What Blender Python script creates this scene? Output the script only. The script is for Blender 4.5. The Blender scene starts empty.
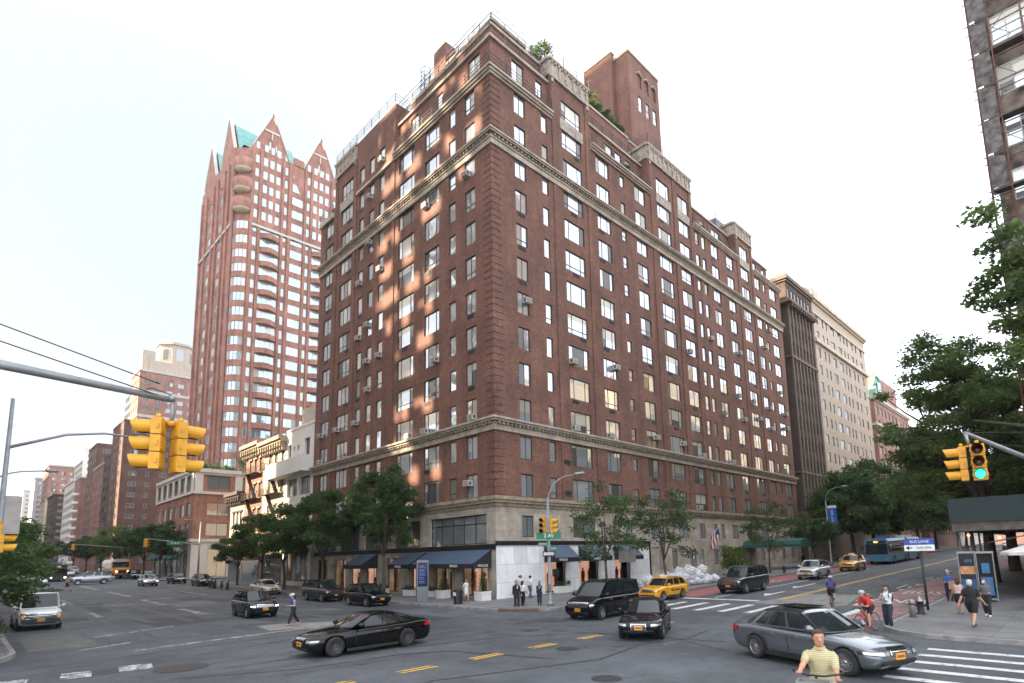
import bpy, bmesh, math, random
import numpy as np
from mathutils import Vector, Matrix
R = math.radians
sc = bpy.context.scene
col = sc.collection
rnd = random.Random(7)

# ------------------------------------------------------------------ camera
CF, CX, CY, YAW, PITCH, ROLL, EYE = 568.0012, 545.0244, 475.5906, 0.769838, 0.139451, 0.025407, 3.2
def _basis():
    f = np.array([math.cos(YAW)*math.cos(PITCH), math.sin(YAW)*math.cos(PITCH), math.sin(PITCH)])
    r = np.array([math.sin(YAW), -math.cos(YAW), 0]); d = np.cross(f, r)
    c, s = math.cos(ROLL), math.sin(ROLL)
    return c*r + s*d, -s*r + c*d, f
CR, CD, CFW = _basis()
cd = bpy.data.cameras.new('camera'); cam = bpy.data.objects.new('camera', cd); col.objects.link(cam)
cam.matrix_world = Matrix(((CR[0], -CD[0], -CFW[0], 0), (CR[1], -CD[1], -CFW[1], 0), (CR[2], -CD[2], -CFW[2], EYE), (0, 0, 0, 1)))
cd.sensor_width = 36; cd.lens = CF/1024*36
cd.shift_x = (512 - CX)/1024; cd.shift_y = (CY - 341.5)/1024
cd.clip_start = .1; cd.clip_end = 4000
sc.camera = cam

# ------------------------------------------------------------------ sky, sun, exposure
SUN_AZ, SUN_EL = 35, 27          # azimuth of the sun measured from -X towards +Y
sv = Vector((-math.cos(R(SUN_AZ))*math.cos(R(SUN_EL)), math.sin(R(SUN_AZ))*math.cos(R(SUN_EL)), math.sin(R(SUN_EL))))
w = bpy.data.worlds.new('World'); sc.world = w; w.use_nodes = True
nt = w.node_tree; bg = nt.nodes['Background']
sky = nt.nodes.new('ShaderNodeTexSky'); sky.sky_type = 'NISHITA'; sky.sun_disc = False
sky.sun_elevation = R(SUN_EL); sky.sun_rotation = math.atan2(sv.x, sv.y)
sky.air_density = 1.0; sky.dust_density = 4.0; sky.ozone_density = 1.0; sky.altitude = 20
# thin bright high cloud veil over most of the sky (whitens the blue)
hs = nt.nodes.new('ShaderNodeHueSaturation'); hs.inputs['Saturation'].default_value = .62; hs.inputs['Value'].default_value = 1.0
tc = nt.nodes.new('ShaderNodeTexCoord'); mp = nt.nodes.new('ShaderNodeMapping'); mp.inputs['Scale'].default_value = (1, 1, 2.6)
ns = nt.nodes.new('ShaderNodeTexNoise'); ns.inputs['Scale'].default_value = 1.5; ns.inputs['Detail'].default_value = 7; ns.inputs['Roughness'].default_value = .62; ns.inputs['Distortion'].default_value = .4
rp = nt.nodes.new('ShaderNodeMapRange'); rp.inputs[1].default_value = .3; rp.inputs[2].default_value = .72; rp.inputs[3].default_value = .62; rp.inputs[4].default_value = .94
sp = nt.nodes.new('ShaderNodeSeparateXYZ'); dy = nt.nodes.new('ShaderNodeMapRange'); dy.interpolation_type = 'SMOOTHSTEP'; dy.inputs[1].default_value = .02; dy.inputs[2].default_value = .92
veil = nt.nodes.new('ShaderNodeMixRGB'); veil.inputs['Color1'].default_value = (10.2, 10.7, 11.5, 1); veil.inputs['Color2'].default_value = (2.75, 3.05, 3.4, 1)   # thick bright veil towards the street, thinner and bluer up the avenue
mx = nt.nodes.new('ShaderNodeMixRGB')
L = nt.links.new
L(tc.outputs['Generated'], mp.inputs['Vector']); L(mp.outputs[0], ns.inputs['Vector']); L(ns.outputs[0], rp.inputs[0]); L(tc.outputs['Generated'], sp.inputs[0]); L(sp.outputs[1], dy.inputs[0]); L(dy.outputs[0], veil.inputs['Fac'])
L(sky.outputs[0], hs.inputs['Color']); L(hs.outputs[0], mx.inputs['Color1']); L(veil.outputs[0], mx.inputs['Color2']); L(rp.outputs[0], mx.inputs['Fac']); L(mx.outputs[0], bg.inputs['Color'])
bg.inputs['Strength'].default_value = .065
sl = bpy.data.lights.new('sun', 'SUN'); sl.energy = 4.6; sl.angle = R(.9); sl.color = (1, .80, .58)
so = bpy.data.objects.new('sun', sl); col.objects.link(so); so.rotation_euler = sv.to_track_quat('Z', 'Y').to_euler()
sc.view_settings.view_transform = 'Standard'; sc.view_settings.look = 'None'; sc.view_settings.gamma = 1
sc.view_settings.exposure = 2.25
sc.cycles.max_bounces = 6; sc.cycles.diffuse_bounces = 3; sc.cycles.glossy_bounces = 3; sc.cycles.transmission_bounces = 4
sc.cycles.transparent_max_bounces = 8; sc.cycles.caustics_reflective = False; sc.cycles.caustics_refractive = False
sc.cycles.use_denoising = True

# ------------------------------------------------------------------ helpers
def sm(t, w=6.): return 0. if t <= -w else (t if t >= w else (t+w)**2/(4*w))
def tz(x, y):                       # the street climbs gently away from the crossing
    return .02*sm(min(x, 170.)-27) + .012*sm(min(y, 170.)-40)
def tag(o, label=None, cat=None, group=None, kind=None):
    if label: o['label'] = label
    if cat: o['category'] = cat
    if group: o['group'] = group
    if kind: o['kind'] = kind
    return o
def empty(name, loc=(0, 0, 0), rz=0):
    o = bpy.data.objects.new(name, None); col.objects.link(o); o.location = loc; o.rotation_euler = (0, 0, rz); o.empty_display_size = .3
    return o
def thing(name, label, cat, loc=(0, 0, 0), rz=0, group=None):
    return tag(empty(name, loc, rz), label, cat, group)
KIDS = {}
def link(name, me, parent=None, loc=None, rz=0):
    o = bpy.data.objects.new(name, me); col.objects.link(o)
    if parent: o.parent = parent; KIDS.setdefault(parent.name, []).append(o)
    if loc is not None: o.location = loc
    if rz: o.rotation_euler = (0, 0, rz)
    return o
def copy_tree(o, parent=None):
    c = o.copy(); col.objects.link(c)
    if parent: c.parent = parent; KIDS.setdefault(parent.name, []).append(c)
    for ch in list(KIDS.get(o.name, [])): copy_tree(ch, c)
    return c
class MB:
    def __init__(s): s.v = []; s.f = []; s.m = []; s.sm = []
    def face(s, pts, m=0, smooth=False):
        n = len(s.v); s.v += [tuple(p) for p in pts]; s.f.append(tuple(range(n, n+len(pts)))); s.m.append(m); s.sm.append(smooth)
    def box(s, x0, y0, z0, x1, y1, z1, m=0, skip=''):
        a = [(x0, y0, z0), (x1, y0, z0), (x1, y1, z0), (x0, y1, z0), (x0, y0, z1), (x1, y0, z1), (x1, y1, z1), (x0, y1, z1)]
        n = len(s.v); s.v += a
        for k, q in (('b', (3, 2, 1, 0)), ('t', (4, 5, 6, 7)), ('s', (0, 1, 5, 4)), ('e', (1, 2, 6, 5)), ('n', (2, 3, 7, 6)), ('w', (3, 0, 4, 7))):
            if k in skip: continue
            s.f.append(tuple(n+i for i in q)); s.m.append(m); s.sm.append(False)
    def obox(s, o, u, v, w_, m=0):       # box from corner o with edge vectors u, v, w
        o, u, v, w_ = Vector(o), Vector(u), Vector(v), Vector(w_)
        p = [o, o+u, o+u+v, o+v, o+w_, o+u+w_, o+u+v+w_, o+v+w_]
        n = len(s.v); s.v += [tuple(q) for q in p]
        flip = u.cross(v).dot(w_) < 0
        for q in ((3, 2, 1, 0), (4, 5, 6, 7), (0, 1, 5, 4), (1, 2, 6, 5), (2, 3, 7, 6), (3, 0, 4, 7)):
            q = q[::-1] if flip else q
            s.f.append(tuple(n+i for i in q)); s.m.append(m); s.sm.append(False)
    def prism(s, poly, z0, z1, m=0, mt=None, bottom=False):
        n = len(s.v); k = len(poly); s.v += [(x, y, z0) for x, y in poly] + [(x, y, z1) for x, y in poly]
        for i in range(k):
            j = (i+1) % k; s.f.append((n+i, n+j, n+k+j, n+k+i)); s.m.append(m); s.sm.append(False)
        s.f.append(tuple(range(n+k, n+2*k))); s.m.append(m if mt is None else mt); s.sm.append(False)
        if bottom: s.f.append(tuple(range(n+k-1, n-1, -1))); s.m.append(m); s.sm.append(False)
    def tube(s, pts, rs, k=8, m=0, cap=True):
        pts = [Vector(p) for p in pts]
        if not hasattr(rs, '__len__'): rs = [rs]*len(pts)
        n = len(s.v); prev = None
        for i, p in enumerate(pts):
            t = (pts[min(i+1, len(pts)-1)] - pts[max(i-1, 0)]).normalized()
            if prev is None:
                a = t.cross(Vector((0, 0, 1)));
                if a.length < .05: a = t.cross(Vector((1, 0, 0)))
            else: a = prev - t*prev.dot(t)
            a.normalize(); prev = a; b = t.cross(a)
            for j in range(k):
                an = 2*math.pi*j/k; s.v.append(tuple(p + (a*math.cos(an)+b*math.sin(an))*rs[i]))
        for i in range(len(pts)-1):
            for j in range(k):
                j2 = (j+1) % k; s.f.append((n+i*k+j, n+i*k+j2, n+(i+1)*k+j2, n+(i+1)*k+j)); s.m.append(m); s.sm.append(True)
        if cap:
            s.f.append(tuple(range(n+k-1, n-1, -1))); s.m.append(m); s.sm.append(False)
            e = n+(len(pts)-1)*k; s.f.append(tuple(range(e, e+k))); s.m.append(m); s.sm.append(False)
    def lathe(s, prof, c=(0, 0, 0), k=16, m=0, axis='z'):   # prof: (r, h)
        n = len(s.v)
        for r, h in prof:
            for j in range(k):
                a = 2*math.pi*j/k; x, y = r*math.cos(a), r*math.sin(a)
                q = {'z': (x, y, h), 'x': (h, x, y), 'y': (y, h, x)}[axis]
                s.v.append((c[0]+q[0], c[1]+q[1], c[2]+q[2]))
        for i in range(len(prof)-1):
            for j in range(k):
                j2 = (j+1) % k; s.f.append((n+i*k+j, n+i*k+j2, n+(i+1)*k+j2, n+(i+1)*k+j)); s.m.append(m); s.sm.append(True)
    def mesh(s, name, mats):
        me = bpy.data.meshes.new(name); me.from_pydata(s.v, [], s.f)
        for mm in (mats if isinstance(mats, (list, tuple)) else [mats]): me.materials.append(mm)
        if s.f:
            me.polygons.foreach_set('material_index', s.m); me.polygons.foreach_set('use_smooth', s.sm)
        me.update(); return me
    def build(s, name, mats, parent=None, loc=None, rz=0): return link(name, s.mesh(name, mats), parent, loc, rz)

# ------------------------------------------------------------------ materials
MATS = {}
def mat(name, c, rough=.7, metal=0., var=.15, scale=3., bump=0., spec=.5, c2=None, emit=0., coat=0., bscale=None, trans=0., detail=5):
    if name in MATS: return MATS[name]
    m = bpy.data.materials.new(name); m.use_nodes = True; t = m.node_tree; b = t.nodes['Principled BSDF']
    b.inputs['Roughness'].default_value = rough; b.inputs['Metallic'].default_value = metal
    b.inputs['Specular IOR Level'].default_value = spec; b.inputs['Coat Weight'].default_value = coat; b.inputs['Coat Roughness'].default_value = .04
    g = t.nodes.new('ShaderNodeNewGeometry'); n = t.nodes.new('ShaderNodeTexNoise'); n.inputs['Scale'].default_value = scale; n.inputs['Detail'].default_value = detail
    t.links.new(g.outputs['Position'], n.inputs['Vector'])
    r = t.nodes.new('ShaderNodeValToRGB'); r.color_ramp.elements[0].position = .3; r.color_ramp.elements[1].position = .7
    a = tuple(max(0, x*(1-var)) for x in c); d = tuple(min(1, x*(1+var)) for x in (c2 or c))
    r.color_ramp.elements[0].color = (*a, 1); r.color_ramp.elements[1].color = (*d, 1)
    t.links.new(n.outputs[0], r.inputs[0]); t.links.new(r.outputs[0], b.inputs['Base Color'])
    if bump:
        n2 = t.nodes.new('ShaderNodeTexNoise'); n2.inputs['Scale'].default_value = bscale or scale*4; n2.inputs['Detail'].default_value = 4
        t.links.new(g.outputs['Position'], n2.inputs['Vector'])
        bp = t.nodes.new('ShaderNodeBump'); bp.inputs['Strength'].default_value = bump; bp.inputs['Distance'].default_value = .03
        t.links.new(n2.outputs[0], bp.inputs['Height']); t.links.new(bp.outputs[0], b.inputs['Normal'])
    if emit:
        t.links.new(r.outputs[0], b.inputs['Emission Color']); b.inputs['Emission Strength'].default_value = emit
    if trans: b.inputs['Transmission Weight'].default_value = trans
    MATS[name] = m; return m
def brick(name, c, c2, mortar=(.28, .25, .22), var=.25, stain=.35, sy=.075, sx=.22):
    """running-bond brick by world position: u = X+Y along any axis-aligned wall, v = Z"""
    if name in MATS: return MATS[name]
    m = bpy.data.materials.new(name); m.use_nodes = True; t = m.node_tree; b = t.nodes['Principled BSDF']; K = t.links.new
    b.inputs['Roughness'].default_value = .85
    g = t.nodes.new('ShaderNodeNewGeometry'); s = t.nodes.new('ShaderNodeSeparateXYZ'); K(g.outputs['Position'], s.inputs[0])
    ad = t.nodes.new('ShaderNodeMath'); K(s.outputs[0], ad.inputs[0]); K(s.outputs[1], ad.inputs[1])
    cb = t.nodes.new('ShaderNodeCombineXYZ'); K(ad.outputs[0], cb.inputs[0]); K(s.outputs[2], cb.inputs[1])
    br = t.nodes.new('ShaderNodeTexBrick'); K(cb.outputs[0], br.inputs['Vector'])
    br.inputs['Scale'].default_value = 1; br.inputs['Brick Width'].default_value = sx; br.inputs['Row Height'].default_value = sy
    br.inputs['Mortar Size'].default_value = .008; br.inputs['Bias'].default_value = -.1
    br.inputs['Color1'].default_value = (*c, 1); br.inputs['Color2'].default_value = (*c2, 1); br.inputs['Mortar'].default_value = (*mortar, 1)
    n = t.nodes.new('ShaderNodeTexNoise'); n.inputs['Scale'].default_value = .35; n.inputs['Detail'].default_value = 8; n.inputs['Roughness'].default_value = .65
    K(g.outputs['Position'], n.inputs['Vector'])
    r = t.nodes.new('ShaderNodeMapRange'); r.inputs[1].default_value = .3; r.inputs[2].default_value = .7; r.inputs[3].default_value = 1-stain; r.inputs[4].default_value = 1+stain*.7
    K(n.outputs[0], r.inputs[0])
    n3 = t.nodes.new('ShaderNodeTexNoise'); n3.inputs['Scale'].default_value = 3.2; n3.inputs['Detail'].default_value = 6; n3.inputs['Roughness'].default_value = .8; K(g.outputs['Position'], n3.inputs['Vector'])
    r3 = t.nodes.new('ShaderNodeMapRange'); r3.inputs[1].default_value = .25; r3.inputs[2].default_value = .75; r3.inputs[3].default_value = 1-var; r3.inputs[4].default_value = 1+var
    K(n3.outputs[0], r3.inputs[0])
    n4 = t.nodes.new('ShaderNodeTexNoise'); n4.inputs['Scale'].default_value = 1; n4.inputs['Detail'].default_value = 6; n4.inputs['Roughness'].default_value = .7; m4 = t.nodes.new('ShaderNodeMapping'); m4.inputs['Scale'].default_value = (1.1, 1.1, .13); K(g.outputs['Position'], m4.inputs['Vector']); K(m4.outputs[0], n4.inputs['Vector'])
    r4 = t.nodes.new('ShaderNodeMapRange'); r4.inputs[1].default_value = .34; r4.inputs[2].default_value = .66; r4.inputs[3].default_value = .78; r4.inputs[4].default_value = 1.16; K(n4.outputs[0], r4.inputs[0])
    m0 = t.nodes.new('ShaderNodeMath'); m0.operation = 'MULTIPLY'; K(r.outputs[0], m0.inputs[0]); K(r4.outputs[0], m0.inputs[1])
    mu = t.nodes.new('ShaderNodeMath'); mu.operation = 'MULTIPLY'; K(m0.outputs[0], mu.inputs[0]); K(r3.outputs[0], mu.inputs[1])
    vm = t.nodes.new('ShaderNodeVectorMath'); vm.operation = 'SCALE'; K(br.outputs[0], vm.inputs[0]); K(mu.outputs[0], vm.inputs['Scale'])
    K(vm.outputs[0], b.inputs['Base Color'])
    bp = t.nodes.new('ShaderNodeBump'); bp.inputs['Strength'].default_value = .4; bp.inputs['Distance'].default_value = .02
    K(br.outputs['Fac'], bp.inputs['Height']); bp.invert = True; K(bp.outputs[0], b.inputs['Normal'])
    MATS[name] = m; return m
def glass(name, c=(.62, .65, .68), metal=.75, rough=.04, tilt=.035, curtain=.16, cc=(.30, .28, .25), blinds=False):
    """window pane: reflective glass with a random tilt per pane; some panes have a pale blind behind"""
    if name in MATS: return MATS[name]
    m = bpy.data.materials.new(name); m.use_nodes = True; t = m.node_tree; b = t.nodes['Principled BSDF']; K = t.links.new
    g = t.nodes.new('ShaderNodeNewGeometry'); oi = t.nodes.new('ShaderNodeObjectInfo')
    ad = t.nodes.new('ShaderNodeMath'); K(g.outputs['Random Per Island'], ad.inputs[0]); K(oi.outputs['Random'], ad.inputs[1])
    wn = t.nodes.new('ShaderNodeTexWhiteNoise'); wn.noise_dimensions = '1D'; K(ad.outputs[0], wn.inputs['W'])
    sub = t.nodes.new('ShaderNodeVectorMath'); sub.operation = 'SUBTRACT'; sub.inputs[1].default_value = (.5, .5, .5); K(wn.outputs['Color'], sub.inputs[0])
    scl = t.nodes.new('ShaderNodeVectorMath'); scl.operation = 'SCALE'; scl.inputs['Scale'].default_value = tilt*2; K(sub.outputs[0], scl.inputs[0])
    n2 = t.nodes.new('ShaderNodeTexNoise'); n2.inputs['Scale'].default_value = .9; K(g.outputs['Position'], n2.inputs['Vector'])
    s2 = t.nodes.new('ShaderNodeVectorMath'); s2.operation = 'SUBTRACT'; s2.inputs[1].default_value = (.5, .5, .5); K(n2.outputs['Color'], s2.inputs[0])
    s3 = t.nodes.new('ShaderNodeVectorMath'); s3.operation = 'SCALE'; s3.inputs['Scale'].default_value = tilt*1.2; K(s2.outputs[0], s3.inputs[0])
    a1 = t.nodes.new('ShaderNodeVectorMath'); K(g.outputs['Normal'], a1.inputs[0]); K(scl.outputs[0], a1.inputs[1])
    a2 = t.nodes.new('ShaderNodeVectorMath'); K(a1.outputs[0], a2.inputs[0]); K(s3.outputs[0], a2.inputs[1])
    nm = t.nodes.new('ShaderNodeVectorMath'); nm.operation = 'NORMALIZE'; K(a2.outputs[0], nm.inputs[0]); K(nm.outputs[0], b.inputs['Normal'])
    b.inputs['Roughness'].default_value = rough
    lt = t.nodes.new('ShaderNodeMath'); lt.operation = 'LESS_THAN'; lt.inputs[1].default_value = curtain
    sx = t.nodes.new('ShaderNodeSeparateXYZ'); K(wn.outputs['Color'], sx.inputs[0]); K(sx.outputs[0], lt.inputs[0])
    mr = t.nodes.new('ShaderNodeMapRange'); mr.inputs[3].default_value = metal*.7; mr.inputs[4].default_value = metal; K(sx.outputs[1], mr.inputs[0])
    mc = t.nodes.new('ShaderNodeMixRGB'); mc.inputs['Color1'].default_value = (*c, 1); mc.inputs['Color2'].default_value = (*cc, 1)
    K(lt.outputs[0], mc.inputs['Fac']); K(mc.outputs[0], b.inputs['Base Color'])
    mm = t.nodes.new('ShaderNodeMath'); mm.operation = 'MULTIPLY_ADD'; mm.inputs[1].default_value = -.35; K(lt.outputs[0], mm.inputs[0]); K(mr.outputs[0], mm.inputs[2])
    K(mm.outputs[0], b.inputs['Metallic'])
    if blinds:                                  # part-drawn pale blinds and dark rooms, a different height in every window
        tcx = t.nodes.new('ShaderNodeTexCoord'); sz = t.nodes.new('ShaderNodeSeparateXYZ'); K(tcx.outputs['Generated'], sz.inputs[0])
        wh = t.nodes.new('ShaderNodeTexWhiteNoise'); wh.noise_dimensions = '1D'; K(oi.outputs['Random'], wh.inputs['W']); s4 = t.nodes.new('ShaderNodeSeparateXYZ'); K(wh.outputs['Color'], s4.inputs[0])
        hh = t.nodes.new('ShaderNodeMapRange'); hh.inputs[1].default_value = .55; hh.inputs[2].default_value = 1; hh.inputs[3].default_value = 1.05; hh.inputs[4].default_value = .35; K(s4.outputs[0], hh.inputs[0])
        gt = t.nodes.new('ShaderNodeMath'); gt.operation = 'GREATER_THAN'; K(sz.outputs[2], gt.inputs[0]); K(hh.outputs[0], gt.inputs[1])
        m2 = t.nodes.new('ShaderNodeMixRGB'); m2.inputs['Color2'].default_value = (.46, .43, .37, 1); K(gt.outputs[0], m2.inputs['Fac']); K(mc.outputs[0], m2.inputs['Color1']); K(m2.outputs[0], b.inputs['Base Color'])
        m3 = t.nodes.new('ShaderNodeMath'); m3.operation = 'MULTIPLY_ADD'; m3.inputs[1].default_value = -.3; K(gt.outputs[0], m3.inputs[0]); K(mm.outputs[0], m3.inputs[2]); m3.use_clamp = True; K(m3.outputs[0], b.inputs['Metallic'])
    MATS[name] = m; return m

RED = brick('brick_red', (.215, .078, .048), (.108, .047, .035), (.22, .155, .12), var=.36, stain=.3)
STONE = mat('limestone', (.45, .39, .32), .8, var=.22, scale=1.2, bump=.15)
STONE_D = mat('limestone_weathered', (.30, .245, .175), .85, var=.35, scale=2.2, bump=.25)
MARBLE = mat('white_marble', (.84, .84, .85), .35, var=.07, scale=1.6)
DARK = mat('dark_metal', (.018, .018, .02), .45, .3, var=.2)
FRAME = mat('window_frame_dark', (.028, .026, .025), .5, var=.2)
FRAME_W = mat('window_frame_pale', (.55, .54, .52), .5, var=.1)
def joints(m, w_, h, dark=.55, gap=.012, lo=.68):
    """masonry joints by world position, multiplied into a stone's own colour"""
    t = m.node_tree; b = t.nodes['Principled BSDF']; K = t.links.new; N = t.nodes.new
    g = N('ShaderNodeNewGeometry'); s = N('ShaderNodeSeparateXYZ'); K(g.outputs['Position'], s.inputs[0]); ad = N('ShaderNodeMath'); K(s.outputs[0], ad.inputs[0]); K(s.outputs[1], ad.inputs[1]); cb = N('ShaderNodeCombineXYZ'); K(ad.outputs[0], cb.inputs[0]); K(s.outputs[2], cb.inputs[1])
    br = N('ShaderNodeTexBrick'); K(cb.outputs[0], br.inputs['Vector']); br.inputs['Scale'].default_value = 1; br.inputs['Brick Width'].default_value = w_; br.inputs['Row Height'].default_value = h; br.inputs['Mortar Size'].default_value = gap; br.inputs['Color1'].default_value = (1.06, 1.05, 1.04, 1); br.inputs['Color2'].default_value = (.86, .86, .86, 1); br.inputs['Mortar'].default_value = (dark,)*3+(1,)
    n = N('ShaderNodeTexNoise'); n.inputs['Detail'].default_value = 7; n.inputs['Roughness'].default_value = .7; mp_ = N('ShaderNodeMapping'); mp_.inputs['Scale'].default_value = (1.3, 1.3, .16); K(g.outputs['Position'], mp_.inputs['Vector']); K(mp_.outputs[0], n.inputs['Vector']); r = N('ShaderNodeMapRange'); r.inputs[1].default_value = .35; r.inputs[2].default_value = .7; r.inputs[3].default_value = .68; r.inputs[3].default_value = lo; r.inputs[4].default_value = 1.08; K(n.outputs[0], r.inputs[0])
    src = b.inputs['Base Color'].links[0].from_socket; mx_ = N('ShaderNodeMixRGB'); mx_.blend_type = 'MULTIPLY'; mx_.inputs['Fac'].default_value = 1; K(src, mx_.inputs['Color1']); K(br.outputs[0], mx_.inputs['Color2']); v = N('ShaderNodeVectorMath'); v.operation = 'SCALE'; K(mx_.outputs[0], v.inputs[0]); K(r.outputs[0], v.inputs['Scale']); K(v.outputs[0], b.inputs['Base Color'])
joints(STONE, 1.5, .72, lo=.78); joints(MARBLE, 1.35, 1.3, .6, .016, .93)
PANE = glass('window_glass', (.56, .59, .63)); PANE_B = glass('window_glass_blinds', (.52, .55, .58), curtain=.2, cc=(.12, .11, .10), blinds=True)
PANE_DK = glass('window_glass_dim', (.30, .32, .33), .6, .05, .04, .12, (.16, .14, .12))
GREYM = mat('galvanised_steel', (.30, .31, .31), .45, .6, var=.12, scale=6)
WHITE = mat('white_paint', (.75, .75, .73), .5, var=.06)
ACM = mat('air_conditioner_case', (.50, .48, .44), .5, var=.12)
# ------------------------------------------------------------------ ground, pavements, markings
def sheet(name, poly, m, dz=0., skirt=0., kind='structure', parent=None, step=6.):
    bm = bmesh.new(); vs = [bm.verts.new((x, y, 0)) for x, y in poly]; bm.faces.new(vs)
    xs = [p[0] for p in poly]; ys = [p[1] for p in poly]
    for ax, lo, hi, st in ((0, min(xs), max(xs), 0), (1, min(ys), max(ys), 1)):
        c = math.ceil(lo/step)*step
        while c < min(hi, 190):
            n = (1, 0, 0) if ax == 0 else (0, 1, 0)
            if c > 12: bmesh.ops.bisect_plane(bm, geom=bm.verts[:]+bm.edges[:]+bm.faces[:], plane_co=(c*n[0], c*n[1], 0), plane_no=n)
            c += step
    if skirt:
        be = [e for e in bm.edges if len(e.link_faces) == 1]
        r = bmesh.ops.extrude_edge_only(bm, edges=be)
        low = {v for v in r['geom'] if isinstance(v, bmesh.types.BMVert)}
        bmesh.ops.recalc_face_normals(bm, faces=bm.faces[:])
    else: low = set()
    for v in bm.verts: v.co.z = tz(v.co.x, v.co.y) + dz - (skirt if v in low else 0)
    up = [f for f in bm.faces if f.normal.z < -.5]
    bm.normal_update()
    for f in bm.faces:
        if abs(f.normal.z) > .5 and f.normal.z < 0: f.normal_flip()
    me = bpy.data.meshes.new(name); bm.to_mesh(me); bm.free(); me.materials.append(m)
    o = link(name, me, parent)
    if kind: o['kind'] = kind
    return o
def strip(pts, w):
    """polygon of a strip of width w to the left of an open path"""
    out = []
    for i, p in enumerate(pts):
        a = Vector(pts[max(i-1, 0)]); b = Vector(pts[min(i+1, len(pts)-1)]); t = (b-a).normalized()
        out.append((p[0]-t.y*w, p[1]+t.x*w))
    return list(pts) + out[::-1]
def arc(cx, cy, r, a0, a1, n=8): return [(cx+r*math.cos(R(a0+(a1-a0)*i/n)), cy+r*math.sin(R(a0+(a1-a0)*i/n))) for i in range(n+1)]

# asphalt: patched, cracked, worn
asp = bpy.data.materials.new('asphalt'); asp.use_nodes = True
def _asphalt(m):
    t = m.node_tree; b = t.nodes['Principled BSDF']; K = t.links.new; N = t.nodes.new
    g = N('ShaderNodeNewGeometry')
    def noise(s, d=6, r=.6):
        n = N('ShaderNodeTexNoise'); n.inputs['Scale'].default_value = s; n.inputs['Detail'].default_value = d; n.inputs['Roughness'].default_value = r; K(g.outputs['Position'], n.inputs['Vector']); return n
    def rng(src, a, b_, c, d):
        r = N('ShaderNodeMapRange'); r.inputs[1].default_value = a; r.inputs[2].default_value = b_; r.inputs[3].default_value = c; r.inputs[4].default_value = d; K(src, r.inputs[0]); return r.outputs[0]
    def mul(x, y):
        q = N('ShaderNodeMath'); q.operation = 'MULTIPLY'; K(x, q.inputs[0]); K(y, q.inputs[1]); return q.outputs[0]
    big = rng(noise(.16, 5, .55).outputs[0], .32, .68, .62, 1.32)
    mid = rng(noise(1.1, 8, .7).outputs[0], .3, .7, .74, 1.22)
    fine = rng(noise(38, 3).outputs[0], .3, .7, .8, 1.2)
    vo = N('ShaderNodeTexVoronoi'); vo.feature = 'DISTANCE_TO_EDGE'; vo.inputs['Scale'].default_value = .19; 
    nd = noise(.9, 5); mxv = N('ShaderNodeMixRGB'); mxv.blend_type = 'ADD'; mxv.inputs['Fac'].default_value = .9
    K(g.outputs['Position'], mxv.inputs['Color1']); K(nd.outputs['Color'], mxv.inputs['Color2']); K(mxv.outputs[0], vo.inputs['Vector'])
    crack = rng(vo.outputs['Distance'], .0, .006, .62, 1.0)
    v = mul(mul(big, mid), mul(fine, crack))
    sc_ = N('ShaderNodeVectorMath'); sc_.operation = 'SCALE'; sc_.inputs[0].default_value = (.076, .082, .090); K(v, sc_.inputs['Scale']); K(sc_.outputs[0], b.inputs['Base Color'])
    K(rng(noise(.5, 4).outputs[0], .3, .7, .62, .86), b.inputs['Roughness']); b.inputs['Specular IOR Level'].default_value = .4
    bp = N('ShaderNodeBump'); bp.inputs['Strength'].default_value = .35; bp.inputs['Distance'].default_value = .01; K(noise(60, 2).outputs[0], bp.inputs['Height']); K(bp.outputs[0], b.inputs['Normal'])
_asphalt(asp)
CONC = mat('pavement_concrete', (.165, .165, .165), .85, var=.22, scale=.9, bump=.1, detail=8)
def _flags(m):                                     # scored flagstones of about 1.5 m
    t = m.node_tree; b = t.nodes['Principled BSDF']; K = t.links.new
    g = t.nodes.new('ShaderNodeNewGeometry'); br = t.nodes.new('ShaderNodeTexBrick'); K(g.outputs['Position'], br.inputs['Vector'])
    br.offset = 0; br.inputs['Scale'].default_value = 1; br.inputs['Brick Width'].default_value = 1.5; br.inputs['Row Height'].default_value = 1.5; br.inputs['Mortar Size'].default_value = .018
    br.inputs['Color1'].default_value = (1.05, 1.04, 1.03, 1); br.inputs['Color2'].default_value = (.90, .90, .92, 1); br.inputs['Mortar'].default_value = (.72, .72, .72, 1)
    src = b.inputs['Base Color'].links[0].from_socket
    mx = t.nodes.new('ShaderNodeMixRGB'); mx.blend_type = 'MULTIPLY'; mx.inputs['Fac'].default_value = 1; K(src, mx.inputs['Color1']); K(br.outputs[0], mx.inputs['Color2']); K(mx.outputs[0], b.inputs['Base Color'])
_flags(CONC)
KERB = mat('kerb_stone', (.26, .25, .24), .8, var=.3, scale=2.5, bump=.1)
KERB_R = mat('kerb_iron_red', (.13, .075, .06), .7, var=.3, scale=4)
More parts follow.
